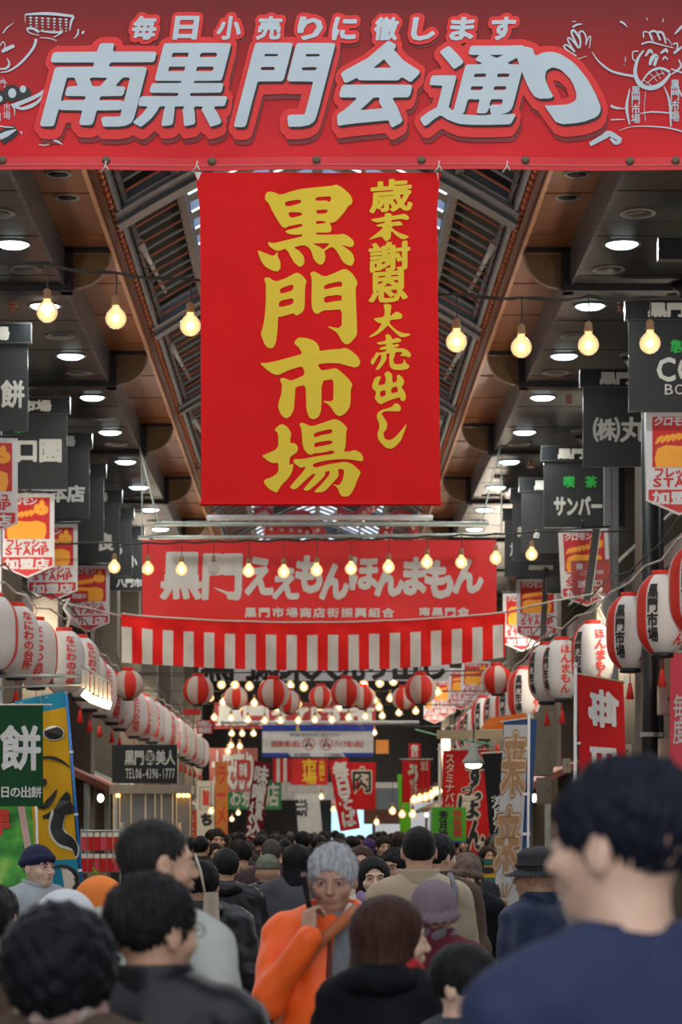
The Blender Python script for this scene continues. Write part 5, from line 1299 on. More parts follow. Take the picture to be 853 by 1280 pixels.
# angles: band centres at 0.31 rad (k 0-3) and +PI; text columns between
tx_black = [lantern_text('黒門市場', .31+.62+o, .095, .5, m_blackp, .045) for o in (0, PI)]
tx_r = {1: [lantern_text('ほんまもん', .31+1.75+o, .125, .56, m_tr, .045) for o in (0, PI)], -1: [lantern_text('なにわの台所', .31+1.75+o, .115, .57, m_tr, .045) for o in (0, PI)]}
def tall_lantern(p, rz, side, label):
    t = thing('paper_lantern', label, 'lantern', p, rz, 'tall paper lanterns in the %s row' % ('left' if side < 0 else 'right'))
    obj('shade', shade_l, parent=t); obj('cap', cap_l, parent=t); obj('base_ring', ring_l, parent=t); obj('tassel', tas, parent=t)
    for me in tx_black+tx_r[side]:
        o = obj('lettering', me, parent=t)
    obj('hook', MB().tube([(0, 0, .37), (.012, 0, .40), (-.012, 0, .43), (0, 0, .46)], .005, 5), m_wire, t)
    return t
# visible direction is -Y (angle -PI/2): text pair = band angle a0 then black (+.62) then red (+1.75)
ZL = 3.57
RT = [(872, 737, 18.6, 0), (828, 768, 20.6, .0), (788, 791, 22.4, .05), (741, 820, 25.4, .35), (703, 837, 27.6, .55), (684, 842, 28.7, .5), (655, 868, 32.4, -.1), (638, 884, 35.8, .1), (622, 893, 38, .35), (606, 898, 39.8, .1), (594, 910, 43, .4), (586, 916, 45.5, .2), (580, 922, 48, .5)]
for i, (x, y, Y, dz) in enumerate(RT):
    # band near left limb for the right row
    rz = -PI/2-.75-(.31+.62)+.25-dz
    tall_lantern(P(x, y, Y), rz, 1, 'tall white paper lantern with red band, %s from the entrance in the right row' % ORD[i+1])
LT = [(-8, 792, 22.1, 0), (20, 802, 23.2, .9), (45, 817, 24.6, .1), (80, 828, 26.0, .5), (100, 835, 27.2, 1.0), (112, 852, 29.5, .2), (125, 862, 31.5, .8), (140, 873, 33.5, .4), (150, 882, 35, .0), (168, 893, 37, .1), (180, 897, 38.6, .3), (190, 902, 40.3, .5), (200, 908, 42, .1), (208, 913, 43.8, .9), (219, 920, 46, .2), (226, 925, 48, .6), (232, 929, 50, .1), (238, 934, 52, .6), (244, 937, 54, .2), (250, 941, 57, .4)]
for i, (x, y, Y, dz) in enumerate(LT):
    rz = -PI/2+.15-(.31+1.75)+dz*.6
    tall_lantern(P(x, y, Y), rz, -1, 'tall white paper lantern, %s from the entrance in the left row' % ORD[i+1])
for side, ls in ((1, RT), (-1, LT)):
    pts = []
    for i, (x, y, Y, dz) in enumerate(ls):
        c = P(x, y, Y)
        if pts: 
            q = pts[-1].lerp(Vector((c.x, c.y, c.z+.47)), .5); q.z += .05; pts.append(q)
        pts.append(Vector((c.x, c.y, c.z+.47)))
    sd = 'right' if side > 0 else 'left'
    tag(obj('lantern_rope', MB().tube(pts, .011, 5), m_rope, None, True), 'pale rope carrying the %s row of tall lanterns' % sd, 'rope')
    tag(obj('lantern_wire', MB().tube([p+Vector((0, 0, .13+.05*math.sin(i*1.4))) for i, p in enumerate(pts)], .008, 5), m_wire, None, True), 'dark wire running above the %s row of tall lanterns' % sd, 'wire')
tag(obj('rope_knot', MB().tube([P(752, 735, 26), P(745, 742, 26), P(755, 748, 26), P(748, 760, 26), P(756, 775, 26), P(752, 800, 26)], .02, 6), m_rope, None, True), 'knotted loose rope at the steel column on the right', 'rope')
tag(obj('rope_knot', MB().tube([P(78, 752, 26), P(86, 748, 26), P(80, 760, 26), P(88, 772, 26), P(84, 785, 26)], .02, 6), m_rope, None, True), 'knotted loose rope ends above the left lanterns', 'rope')
# ================================================================== STALLS, NOBORI FLAGS, FAR STREET
def pole(parent, top, bot, r=.014, m=None, name='pole'):
    return obj(name, MB().tube([top, bot], r, 8), m or m_white, parent, True)
def cl(name, col, **k): return mat(name, col, .75, var=.06, vscale=4, transl=.15, spec=.15, **k)
m_cgreen = cl('cloth_green', hexc('1f4a2c')); m_cwht = cl('cloth_offwhite', (.55, .56, .56)); m_cblk = cl('cloth_black', (.012, .013, .016)); m_cred = cl('cloth_red', (.52, .018, .018)); m_cmar = cl('cloth_maroon', (.17, .012, .016)); m_cor = cl('cloth_orange', hexc('d8702a')); m_cblu = cl('cloth_blue', hexc('35507e'))
m_cyel = cl('cloth_yellow', hexc('c89a22')); m_ccy = cl('cloth_cyan', hexc('2a86a6')); m_cgr = cl('cloth_lime', (.12, .42, .02)); m_cpk = cl('cloth_pink', hexc('c84a5a')); m_beige = mat('beige_panel', hexc('9a8d7c'), .6)
m_cream = mat('print_cream', (.58, .52, .42), .7, var=.04)
# left: green rice cake cloth
t, sf, bx, pt, ss = panel('shop_curtain', 'dark green hanging cloth with a big white rice cake character', 'curtain', -8, 882, 54, 1008, 18, m_cgreen, wav=.012)
print_on(sf, flat_items('餅', *bx(2, 908, 50, 962), bold=.045, step=.3)+flat_items('日の出餅', *bx(0, 983, 52, 997), bold=.03), m_offw, t, off=.008)
obj('rod', MB().tube([Vector((-.25, .02, .385)), Vector((.25, .02, .385))], .008, 6), m_rope, t)
obj('ring', MB().tube([(.17, .02, .385), (.165, -.0, .45), (.175, .02, .50)], .004, 5).tube([(-.12, .02, .385), (-.125, 0, .46), (-.115, .02, .52)], .004, 5), m_galv, t)
# yellow nobori with black brush strokes
Y = 19; s_ = Y/F
t = thing('banner_flag', 'tall yellow and blue banner flag with black brush strokes, leaning on a blue pole', 'banner', P(66, 990, Y))
def nb_(u, v, off=0): return Vector((u, .018*math.sin(u*30+v*4)*.7-off, v))
def q_(x, y): return ((x-66)*s_, (990-y)*s_)
def ysurf(a, b):
    y = 1115+(870-1115)*b; xr = 81+(100-81)*(1-b); xl = 18+14*(1-b)*0+10*(1-b); 
    y += -8*b*(a-.5)*1.6
    u, v = q_(xl+(xr-xl)*a, y); return nb_(u, v)
obj('cloth', MB().grid(ysurf, 16, 49, lambda a, b: 1 if b > .90 or b < .155 else 0), [m_cyel, m_ccy], t, True)
its = [disc(q_(67.5, 916.5), 12.2*s_, 8.2*s_), brush([q_(48, 948), q_(62, 947), q_(76, 951), q_(88, 959)], .02, .01, .03), disc(q_(55, 978), 4.5*s_, 5*s_), brush([q_(43, 1006), q_(56, 1008), q_(66, 997), q_(71, 987)], .02, .01, .055),
       poly([q_(x, y) for x, y in ((83, 989), (88, 993), (89, 1002), (94, 1011), (92, 1017), (84, 1018), (68, 1022), (54, 1024), (53, 1020), (68, 1012), (74, 1000))]),
       brush([q_(75, 1016), q_(71, 1034), q_(76, 1046), (q_(88, 1053)), q_(94, 1060), q_(95, 1070)], .09, .012, .10)]
for (c, r) in (((67.5, 916.5), (13.4, 9.6)),): pass
print_on(nb_, [disc(q_(67.5, 916.5), 13.6*s_, 9.4*s_), brush([q_(74, 1014), q_(70, 1034), q_(76, 1047), q_(88, 1055), q_(95, 1061), q_(96, 1072)], .115, .02, .125)], m_offw, t, 'white_outline', .008)
print_on(nb_, its, m_blackp, t, 'brush_strokes', .012)
print_on(nb_, [poly([q_(x, y) for x, y in ((64, 1086), (80, 1084), (92, 1092), (97, 1106), (94, 1115), (62, 1115))])], m_cream, t, 'drawing', .008)
print_on(nb_, [brush([q_(64, 1085), q_(80, 1083), q_(94, 1092), q_(98, 1108)], .01, .02, .04), poly([q_(x, y) for x, y in ((88, 1096), (97, 1100), (98, 1114), (88, 1114), (92, 1106))])], m_blackp, t, 'drawing_outline', .012)
pole(t, q_(83, 868) and Vector((q_(83, 868)[0], .0, q_(83, 868)[1])), Vector((q_(104, 1125)[0], 0, q_(104, 1125)[1])), .012, mat('blue_pole', (.02, .18, .55), .4))
obj('lower_pole', MB().tube([Vector((q_(104, 1125)[0], 0, q_(104, 1125)[1])), Vector((q_(106, 1225)[0], 0, -t.location.z+.02))], .012, 8), m_white, t, True)
obj('top_rod', MB().tube([Vector((q_(0, 884)[0], .02, q_(0, 884)[1])), Vector((q_(84, 866)[0], .02, q_(84, 866)[1]))], .01, 6), m_rope, t, True)
for y in (940, 1018, 1088): obj('pole_clip', MB().cbox((q_(84+(y-870)*.075, y)[0], 0, q_(0, y)[1]), (.03, .03, .02)), m_white, t)
# green picture flag
def picmat():
    m = bpy.data.materials.new('leaf_print'); m.use_nodes = True; n = m.node_tree.nodes; L = m.node_tree.links; b = n['Principled BSDF']
    tc = n.new('ShaderNodeTexCoord'); nz = n.new('ShaderNodeTexNoise'); nz.inputs['Scale'].default_value = 5; r = n.new('ShaderNodeValToRGB')
    e = r.color_ramp.elements; e[0].position = .35; e[0].color = (.02, .16, .03, 1); e[1].position = .55; e[1].color = (.08, .42, .05, 1)
    for p, c in ((.66, (.30, .55, .10, 1)), (.75, (.20, .50, .45, 1))): x = e.new(p); x.color = c
    L.new(tc.outputs['Object'], nz.inputs['Vector']); L.new(nz.outputs['Fac'], r.inputs[0]); L.new(r.outputs[0], b.inputs['Base Color']); b.inputs['Roughness'].default_value = .7; return m
t, sf, bx, pt, ss = panel('banner_flag', 'bright green printed flag with a red character below the green cloth', 'banner', -20, 1004, 44, 1135, 18.6, picmat(), wav=.012, slant=-.06)
print_on(sf, flat_items('作', *bx(-16, 1008, 14, 1042), bold=.08), mat('nobori_red', (.6, .05, .03), .6), t, off=.010)
print_on(sf, [stroke([pt(31, 1006), pt(36, 1060), pt(44, 1130)], 9*ss)], mat('nobori_pink', (.60, .40, .36), .7), t, 'pink_edge', .006)
pole(t, Vector((.20, .02, .55)), Vector((.24, .02, -t.location.z+.01)), .012)
# lit paper charm lamp
t = thing('charm_lamp', 'row of paper charms over a bright warm tube lamp above the green cloth', 'lamp', P(118, 862, 22))
obj('rail', MB().tube([(-.12, 0, .22), (.17, 0, .06)], .012, 6), m_galv, t, True)
for k in range(7): obj('paper_charm', MB().cbox((-.10+.04*k, 0, .10-.022*k), (.03, .006, .17)), m_cream, t)
obj('bulb_row', MB().tube([(-.10, -.02, -.03+.0), (-.02, -.02, -.09), (.10, -.02, -.135), (.15, -.02, -.15)], .035, 8), mat('warm_row', (1, .9, .7), .4, var=0, emit=(1, .72, .42), estr=14), t, True)
obj('arm', MB().tube([(-.9, .1, .13), (-.1, .05, .13)], .018, 6).tube([(-.9, .1, .02), (-.1, .05, .05)], .012, 6), m_galv, t, True)
# black sign with telephone number over glass showcase
t, sf, bx, pt, ss = panel('shop_sign', 'black signboard with white shop lettering and a telephone number', 'sign', 140, 931, 222, 979, 30, m_head, thick=.12)
wv = lambda u, v, off=0: Vector((u, -off, v))
print_on(wv, flat_items('黒門', *bx(156, 938, 180, 956), bold=.03)+flat_items('美人', *bx(195, 938, 219, 956), bold=.03)+flat_items('TEL06-4396-1777', *bx(157, 960, 219, 973), bold=.02, gap=1.05), m_swhite, t, off=.004)
print_on(wv, [disc(pt(187.5, 947), 6*ss, 9.5*ss)], m_swhite, t, 'emblem', .004)
print_on(wv, flat_items('医', *bx(182, 940, 193, 954), bold=.02), m_head, t, 'emblem_lettering', .007)
t = thing('showcase', 'glass showcase with brass lit frames under a beige canopy', 'cabinet', P(188, 1010, 30))
obj('canopy', MB().box((-.50, -.1, .18), (.52, .6, .29)), m_beige, t)
m_brass = mat('brass', (.55, .40, .20), .3, metal=.7)
for k, x in enumerate((-.46, -.38, -.24, -.06, .06, .14, .28, .33, .5)): obj('frame_bar', MB().cbox((x, 0, -.25), (.014, .02, .86)), m_brass, t)
obj('rear_panel', MB().box((-.45, .4, -1.3), (.5, .45, .18)), mat('showcase_back', (.12, .09, .07), .5), t)
gm = mat('showcase_glass', (.6, .6, .58), .08, var=0); gm.node_tree.nodes['Principled BSDF'].inputs['Alpha'].default_value = .15
obj('glass', MB().box((-.46, .02, -.68), (.5, .026, .18)), gm, t)
obj('counter', MB().box((-.5, 0, -t.location.z), (.52, .5, -.68)), m_dark, t)
for x in (-.40, .36, .42, .47): obj('lamp', MB().ell((x, -.06, .155), (.028, .028, .022), 8, 6), mat('amber', (1, .6, .1), .4, var=0, emit=(1, .48, .08), estr=9), t, True)
for k in range(6):
    g = thing('wine_glass', '%s tall glass ornament from the left inside the glass showcase' % ORD[k+1], 'ornament', P(188, 1010, 30)+Vector((-.36+.14*k, .2, -.5)), 0, 'ornaments in the glass showcase')
    obj('stem', MB().lathe([(.04, -.18), (.01, -.16), (.012, .1), (.04, .14), (.03, .32)], 10), m_brass if k % 2 else m_galv, g, True)
# hanging red packages on a rack
t = thing('display_rack', 'wire rack with hooks beside the brown pillar', 'rack', P(126, 1065, 27))
obj('rail', MB().tube([(-.22, 0, .24), (.22, 0, .24)], .01, 6).tube([(-.22, 0, -.22), (.22, 0, -.22)], .01, 6).tube([(-.22, 0, -.5), (.22, 0, -.5)], .01, 6), m_galv, t)
for x in (-.22, .22): obj('post', MB().tube([(x, 0, .26), (x, 0, -t.location.z)], .012, 6), m_galv, t)
for r, z in enumerate((.12, -.12)):
    for k in range(6):
        g = thing('snack_pack', '%s red and white pack from left hanging in the %s row of the rack' % (ORD[k+1], 'upper' if r == 0 else 'lower'), 'package', P(126, 1065, 27)+Vector((-.18+.072*k, -.06, z)), 0, 'packs on the wire rack')
        obj('bag', MB().box((-.03, -.012, -.10), (.03, .012, .05)), m_cred if (k+r) % 3 else m_cpk, g); obj('card', MB().box((-.028, -.015, .05), (.028, -.005, .10)), m_offw, g)
g = thing('green_bottle', 'small green sprig standing on the rack', 'plant', P(119, 1090, 26.9)); obj('leaf', MB().tube([(-.03, 0, .05), (0, 0, 0), (.04, 0, -.05)], [.008, .02, .006], 6), m_cgr, g, True)
# cold counter where the vendor stands
t = thing('display_counter', 'pale chilled display counter before the vendor at the lower left', 'counter', (-1.75, 12.6, 0))
obj('body', MB().box((-.9, -.3, 0), (.35, .4, .95)), m_white, t); obj('top', MB().box((-.92, -.32, .95), (.37, .42, 1.0)), m_galv, t)
obj('lit_glass', MB().box((-.88, -.33, .98), (.33, -.30, 1.18)), mat('cool_glass', (.5, .65, .68), .2, var=0, emit=(.6, .85, .9), estr=.25), t)
# right: white and gold nobori on blue
Y = 21
t, sf, bx, pt, ss = panel('banner_flag', 'white banner flag with brown outlined characters over a blue backing', 'banner', 624, 906, 655, 1136, Y, m_cwht, wav=.010, slant=.09, nu=8, nv=30)
mb = MB().grid(lambda a, b: sf(-.13+.29*a, (-.83+1.66*b), -.02)+Vector((.02, 0, .02)), 6, 20); obj('blue_backing', mb, m_cblu, t, True)
m_br = mat('print_brown', hexc('a07c58'), .7, var=.1); m_brl = mat('print_brown_light', hexc('c8b8a0'), .7, var=.05)
A_ = flat_items('来', *bx(625, 918, 653, 992), bold=.11)+flat_items('来', *bx(622, 1012, 651, 1088), bold=.11)
B_2 = flat_items('来', *bx(625, 918, 653, 992), bold=.065)+flat_items('来', *bx(622, 1012, 651, 1088), bold=.065)
A3 = flat_items('来', *bx(625, 918, 653, 992), bold=.03)+flat_items('来', *bx(622, 1012, 651, 1088), bold=.03)
print_on(sf, A_, m_br, t, 'lettering_outline', .006); print_on(sf, B_2, m_brl, t, 'lettering_ring', .010); print_on(sf, A3, m_br, t, 'lettering', .014)
print_on(sf, [stroke([pt(636+dx*.3, 1122), pt(636+dx, 1102+abs(dx)*.4)], .012) for dx in (-9, -3, 3, 9)]+[disc(pt(636, 1130), .04, .03)], m_br, t, 'sun_drawing', .008)
pole(t, Vector((.155, .0, .90)), Vector((.135, 0, -t.location.z+.01)), .012); obj('cross_rod', MB().tube([(-.10, 0, .83), (.20, 0, .87)], .008, 6), m_rope, t, True)
for z in (.6, .2, -.15, -.6): obj('pole_clip', MB().cbox((.13, 0, z), (.07, .02, .025)), m_white, t)
# red nobori with sideways characters
Y = 19.5
t, sf, bx, pt, ss = panel('banner_flag', 'bright red banner flag on a white pole with white characters printed sideways', 'banner', 724, 848, 782, 1010, Y, m_cred, wav=.018, top=lambda a: -.055*a+.03, nu=14, nv=16, slant=-.03)
print_on(sf, flat_items('毎', *bx(738, 864, 774, 908), bold=.05, rot=-PI/2, step=.3)+flat_items('日', *bx(738, 930, 772, 972), bold=.05, rot=-PI/2, step=.3), m_offw, t, off=.012)
pole(t, Vector((-.215, 0, .62)), Vector((-.225, 0, -t.location.z+.01)), .014); obj('top_rod', MB().tube([(-.30, 0, .585), (.22, .0, .49)], .008, 6), mat('bamboo', (.45, .42, .22), .6), t, True)
obj('pole_tip', MB().ell((-.215, 0, .63), (.02, .02, .03), 8, 6), m_white, t, True); obj('pole_clip', MB().cbox((-.2, 0, .0), (.05, .02, .02)).cbox((.2, -.0, .51), (.04, .03, .05)), m_white, t)
# far right boxes, pipes and pink banner
for (x0, y0, x1, y1, lb, mm) in ((825, 855, 842, 893, 'upper grey meter box by the pink banner at the right edge', m_beige), (826, 923, 846, 985, 'lower taller beige meter box at the right edge', m_beige), (668, 890, 692, 970, 'tall grey cabinet on the brown pillar beside the white flag', mat('cabinet_grey', hexc('6f675c'), .6)), (705, 948, 714, 966, 'tiny grey switch box on the brown pillar', m_beige), (672, 972, 690, 1005, 'small grey box under the tall cabinet', mat('cabinet_grey', hexc('6f675c'), .6)), (784, 930, 790, 948, 'tiny pale box on the pillar beside the red flag', m_beige)):
    Yb = 21.5 if x0 > 780 else 30
    c = P((x0+x1)/2, (y0+y1)/2, Yb); w_ = (x1-x0)*Yb/F; h_ = (y1-y0)*Yb/F
    g = thing('meter_box', lb, 'box', c); obj('case', MB().box((-w_/2, 0, -h_/2), (w_/2, .16, h_/2)), mm, g); obj('door', MB().box((-w_/2+.012, -.012, -h_/2+.012), (w_/2-.03, 0, h_/2-.02)), mm, g)
    obj('latch', MB().cbox((w_/2-.045, -.018, 0), (.012, .012, .03)), m_black, g)
for x, r, lb in ((812, .075, 'thick black downpipe'), (826, .03, 'thin black pipe beside the thick downpipe')):
    g = thing('downpipe', lb+' at the right edge behind the lanterns', 'pipe', P(x, 1040, 22.2)); g.location.z = 0
    obj('tube', MB().tube([(0, 0, 0), (0, 0, 5.6)], r, 10), m_black, g, True)
    for z in (1.6, 2.6, 3.6): obj('pipe_clip', MB().lathe([(r+.01, z-.02), (r+.012, z+.02)], 10), m_galv, g)
t, sf, bx, pt, ss = panel('hanging_banner', 'pinkish red hanging cloth cut off by the right edge', 'banner', 838, 815, 905, 965, 21.2, m_cpk, wav=.02)
print_on(sf, flat_items('毎度', *bx(842, 868, 858, 930), vertical=True, bold=.02), m_cwht, t, off=.01)
obj('rod', MB().tube([(-.25, 0, .53), (.25, 0, .53)], .012, 6), m_galv, t)
# right mid stalls
t, sf, bx, pt, ss = panel('banner_flag', 'large red banner flag with black brush kana outlined in cream and a white side column', 'banner', 553, 938, 612, 1075, 33, m_cred, wav=.02, slant=.02)
kk = [('す', 582, 950, 606, 985), ('っ', 576, 978, 592, 996), ('ぽ', 572, 992, 600, 1024), ('ん', 584, 1024, 606, 1062)]
print_on(sf, sum([flat_items(c, *bx(a, b, c2, d), bold=.13) for c, a, b, c2, d in kk], []), m_cream, t, 'lettering_outline', .008)
print_on(sf, sum([flat_items(c, *bx(a, b, c2, d), bold=.06) for c, a, b, c2, d in kk], []), m_blackp, t, 'lettering', .013)
print_on(sf, flat_items('スタミナバツグン', *bx(556, 942, 568, 1040), vertical=True, bold=.02), m_cream, t, 'side_lettering', .008)
pole(t, Vector((-.36, .02, .85)), Vector((-.36, .02, -t.location.z+.01)), .018, m_rope); obj('top_rod', MB().tube([(-.4, .02, .77), (.36, .02, .77)], .01, 6), m_rope, t, True)
t, sf, bx, pt, ss = panel('notice_board', 'lime green notice board with dark and red lettering', 'sign', 540, 1009, 583, 1053, 29, mat('lime_board', (.09, .42, .02), .6), thick=.02)
print_on(wv, flat_items('芳月堂', *bx(549, 1014, 560, 1051), vertical=True, bold=.05), m_blackp, t, off=.004); print_on(wv, flat_items('特別価', *bx(567, 1012, 577, 1046), vertical=True, bold=.05), mat('nobori_red', (.6, .05, .03), .6), t, 'red_lettering', off=.004)
print_on(wv, [rectm(*pt(540, 1053), *pt(583, 1051.5))], m_blue, t, 'blue_edge', .004)
pole(t, Vector((0, .03, -.2)), Vector((0, .03, -t.location.z+.01)), .015, m_galv)
t, sf, bx, pt, ss = panel('hanging_cloth', 'black hanging cloth with white vertical lettering behind the white flag', 'curtain', 608, 942, 637, 1042, 28, m_cblk, wav=.014, slant=-.08)
print_on(sf, flat_items('芳月堂', *bx(614, 995, 628, 1040), vertical=True, bold=.03), m_offw, t, off=.01)
obj('rod', MB().tube([(-.2, 0, .47), (.25, 0, .5)], .01, 6), m_rope, t)
t, sf, bx, pt, ss = panel('hanging_banner', 'red banner fading downwards with cream eel lettering, right of the aisle centre', 'banner', 503, 949, 538, 1003, 38, m_cred, wav=.015)
print_on(sf, flat_items('う', *bx(509, 955, 525, 980), bold=.07)+flat_items('なぎ', *bx(514, 978, 522, 996), vertical=True, bold=.05)+flat_items('活', *bx(526, 952, 535, 963), bold=.03), m_cream, t, off=.008)
obj('rod', MB().tube([(-.26, 0, .34), (.26, 0, .34)], .012, 6), m_galv, t)
t, sf, bx, pt, ss = panel('hanging_card', 'small red lettered card above the eel banner', 'sign', 511, 929, 526, 948, 39, m_cred)
print_on(wv, flat_items('毎日', *bx(514, 931, 523, 946), vertical=True, bold=.05), m_offw, t, off=.004)
t, sf, bx, pt, ss = panel('banner_flag', 'narrow lime green banner flag beside the eel banner', 'banner', 499, 968, 513, 1062, 40, m_cgr, wav=.01, slant=-.06)
pole(t, Vector((.1, .02, .65)), Vector((.1, .02, -t.location.z+.01)), .012)
t, sf, bx, pt, ss = panel('hanging_banner', 'red banner with one large black meat character', 'banner', 436, 953, 470, 1012, 53, m_cred, wav=.02)
print_on(sf, flat_items('肉', *bx(440, 960, 465, 990), bold=.10), m_cream, t, 'lettering_outline', off=.008); print_on(sf, flat_items('肉', *bx(440, 960, 465, 990), bold=.03), m_blackp, t, off=.013)
t, sf, bx, pt, ss = panel('banner_flag', 'slanting red banner flag with white soba lettering near the aisle centre', 'banner', 418, 948, 443, 1038, 49, m_cred, wav=.012)
print_on(sf, flat_items('毎日そば', *bx(422, 952, 440, 1034), vertical=True, bold=.07), m_offw, t, off=.008); t.rotation_euler = (0, -.17, 0)
t, sf, bx, pt, ss = panel('banner_flag', 'slanting dark maroon banner flag with white brush lettering', 'banner', 312, 952, 333, 1050, 44, m_cmar, wav=.012)
print_on(sf, flat_items('味噌煮込', *bx(314, 957, 331, 1047), vertical=True, bold=.05), m_offw, t, off=.008); t.rotation_euler = (0, .13, 0)
t, sf, bx, pt, ss = panel('banner_flag', 'narrow orange vertical board with red lettering on the left', 'banner', 269, 952, 285, 1062, 42, mat('board_orange', hexc('c8782e'), .6))
print_on(wv, flat_items('ラーメン', *bx(271, 956, 283, 1056), vertical=True, bold=.04), mat('nobori_red', (.6, .05, .03), .6), t, off=.005)
t, sf, bx, pt, ss = panel('sign_board', 'cream sign board with a framed red panel and black mark on the left', 'sign', 246, 976, 268, 1045, 41, m_cream)
print_on(wv, [stroke([pt(250, 984), pt(264, 984), pt(264, 1012), pt(250, 1012), pt(250, 984)], .012)], m_blackp, t, 'frame', .004)
print_on(wv, flat_items('旨', *bx(253, 988, 262, 1006), bold=.08), mat('nobori_red', (.6, .05, .03), .6), t, off=.004); print_on(wv, flat_items('ち', *bx(251, 1017, 266, 1032), bold=.1), m_blackp, t, 'black_mark', off=.004)
t, sf, bx, pt, ss = panel('banner_flag', 'small orange red banner flag with pale lettering behind the tall man', 'banner', 229, 1013, 246, 1062, 36, mat('cloth_vermilion', (.72, .10, .03), .7))
print_on(wv, flat_items('牛丼', *bx(232, 1017, 242, 1048), vertical=True, bold=.05), m_cream, t, off=.004)
t, sf, bx, pt, ss = panel('lit_sign', 'small lit white, blue and green sign board low on the left', 'sign', 253, 1064, 268, 1090, 33, mat('lit_cyan', (.5, .8, .85), .4, var=0, emit=(.55, .85, .9), estr=.6))
print_on(wv, [rectm(*pt(259, 1088), *pt(267, 1066))], mat('lit_green', (.02, .4, .15), .5, var=0, emit=(.02, .45, .18), estr=.5), t, 'green_panel', .004)
# far background signs and awnings
farm = lambda n, c: mat(n, c, .7, var=.15, vscale=2)
FS = [('hanging_banner', 'wide blurred red banner with pale brush lettering behind the far bulbs', 268, 878, 470, 911, 60, farm('far_red', (.36, .04, .04)), '黒門えびす市', .06),
      ('hanging_banner', 'far red banner with yellow market lettering', 364, 948, 410, 981, 63, farm('far_red2', (.55, .02, .02)), None, 0),
      ('hanging_banner', 'far pink and grey lettered banner left of the notice banner', 262, 935, 322, 990, 58, farm('far_pink', (.40, .12, .10)), '大安売り', .04),
      ('awning', 'far green awning behind the maroon flag', 284, 975, 352, 1012, 64, farm('far_green', (.03, .22, .09)), 'お茶の店', .03),
      ('hanging_banner', 'small red and orange banner beyond the right lanterns', 470, 925, 486, 942, 58, farm('far_or', (.7, .25, .05)), None, 0),
      ('awning', 'grey blue awning beyond the meat banner on the right', 455, 985, 502, 1012, 56, farm('far_bluegrey', (.17, .20, .22)), None, 0),
      ('awning', 'brown tiled awning below the grey blue one', 455, 1012, 500, 1030, 50, farm('far_brown', (.12, .05, .03)), None, 0),
      ('shop_sign', 'far green shop sign right of the bright screen', 492, 985, 520, 1003, 70, farm('far_green2', (.02, .30, .14)), '大黒', .04),
      ('hanging_banner', 'far dark red banner left of the maroon flag', 296, 950, 312, 975, 50, farm('far_red3', (.45, .03, .03)), '市場', .05),
      ('shop_sign', 'pale far shop fascia across the end of the street', 330, 978, 520, 1000, 74, farm('far_white', (.50, .52, .54)), '黒門市場商店街', .03)]
for nm, lb, x0, y0, x1, y1, Y, m, tx, bo in FS:
    t, sf, bx, pt, ss = panel(nm, lb, 'awning' if nm == 'awning' else 'sign' if nm == 'shop_sign' else 'banner', x0, y0, x1, y1, Y, m, thick=.08)
    if tx: print_on(wv, flat_items(tx, *bx(x0+3, y0+4, x1-3, y1-4), bold=bo), m_offw, t, off=.006)
    if 'yellow market' in lb: print_on(wv, flat_items('市場', *bx(378, 949, 396, 980), vertical=True, bold=.04)+flat_items('大売出し', *bx(399, 950, 406, 976), vertical=True, bold=.05), m_yel, t, off=.006)
t = thing('striped_curtain', 'short far red and white striped curtain left of the yellow lettered banner', 'curtain', P(352, 962, 63))
for k in range(5): obj('stripe', MB().box((-.22+.09*k, 0, -.33), (-.13+.09*k, .01, .3)), m_cred if k % 2 == 0 else m_cwht, t)
t = thing('lit_screen', 'bright bluish white lit shop display at the far end', 'screen', P(440, 1030, 76.5))
obj('screen', MB().box((-.65, 0, -.5), (.65, .05, .45)), mat('far_screen', (.5, .8, 1), .4, var=.35, vscale=1.5, emit=(.55, .85, 1), estr=.9), t)
obj('header', MB().box((-.65, -.05, .5), (.65, .05, .95)), mat('far_header', (.8, .4, .4), .5, var=.3, vscale=2, emit=(.9, .45, .45), estr=.35), t)
obj('side_panel', MB().box((.75, 0, -.5), (2.6, .05, 1.2)), mat('far_side', (.7, .72, .76), .5, var=.2, vscale=1.2, emit=(.8, .82, .88), estr=.35), t)
obj('plinth', MB().box((-.65, 0, -t.location.z), (2.6, .05, -.5)), m_dark, t)
t, sf, bx, pt, ss = panel('hanging_cloth', 'white hanging cloth with a black character before the bright far display', 'curtain', 372, 992, 402, 1060, 60, m_cwht, wav=.03, slant=-.12)
print_on(sf, flat_items('餅', *bx(370, 1000, 386, 1020), bold=.08), m_blackp, t, off=.01)
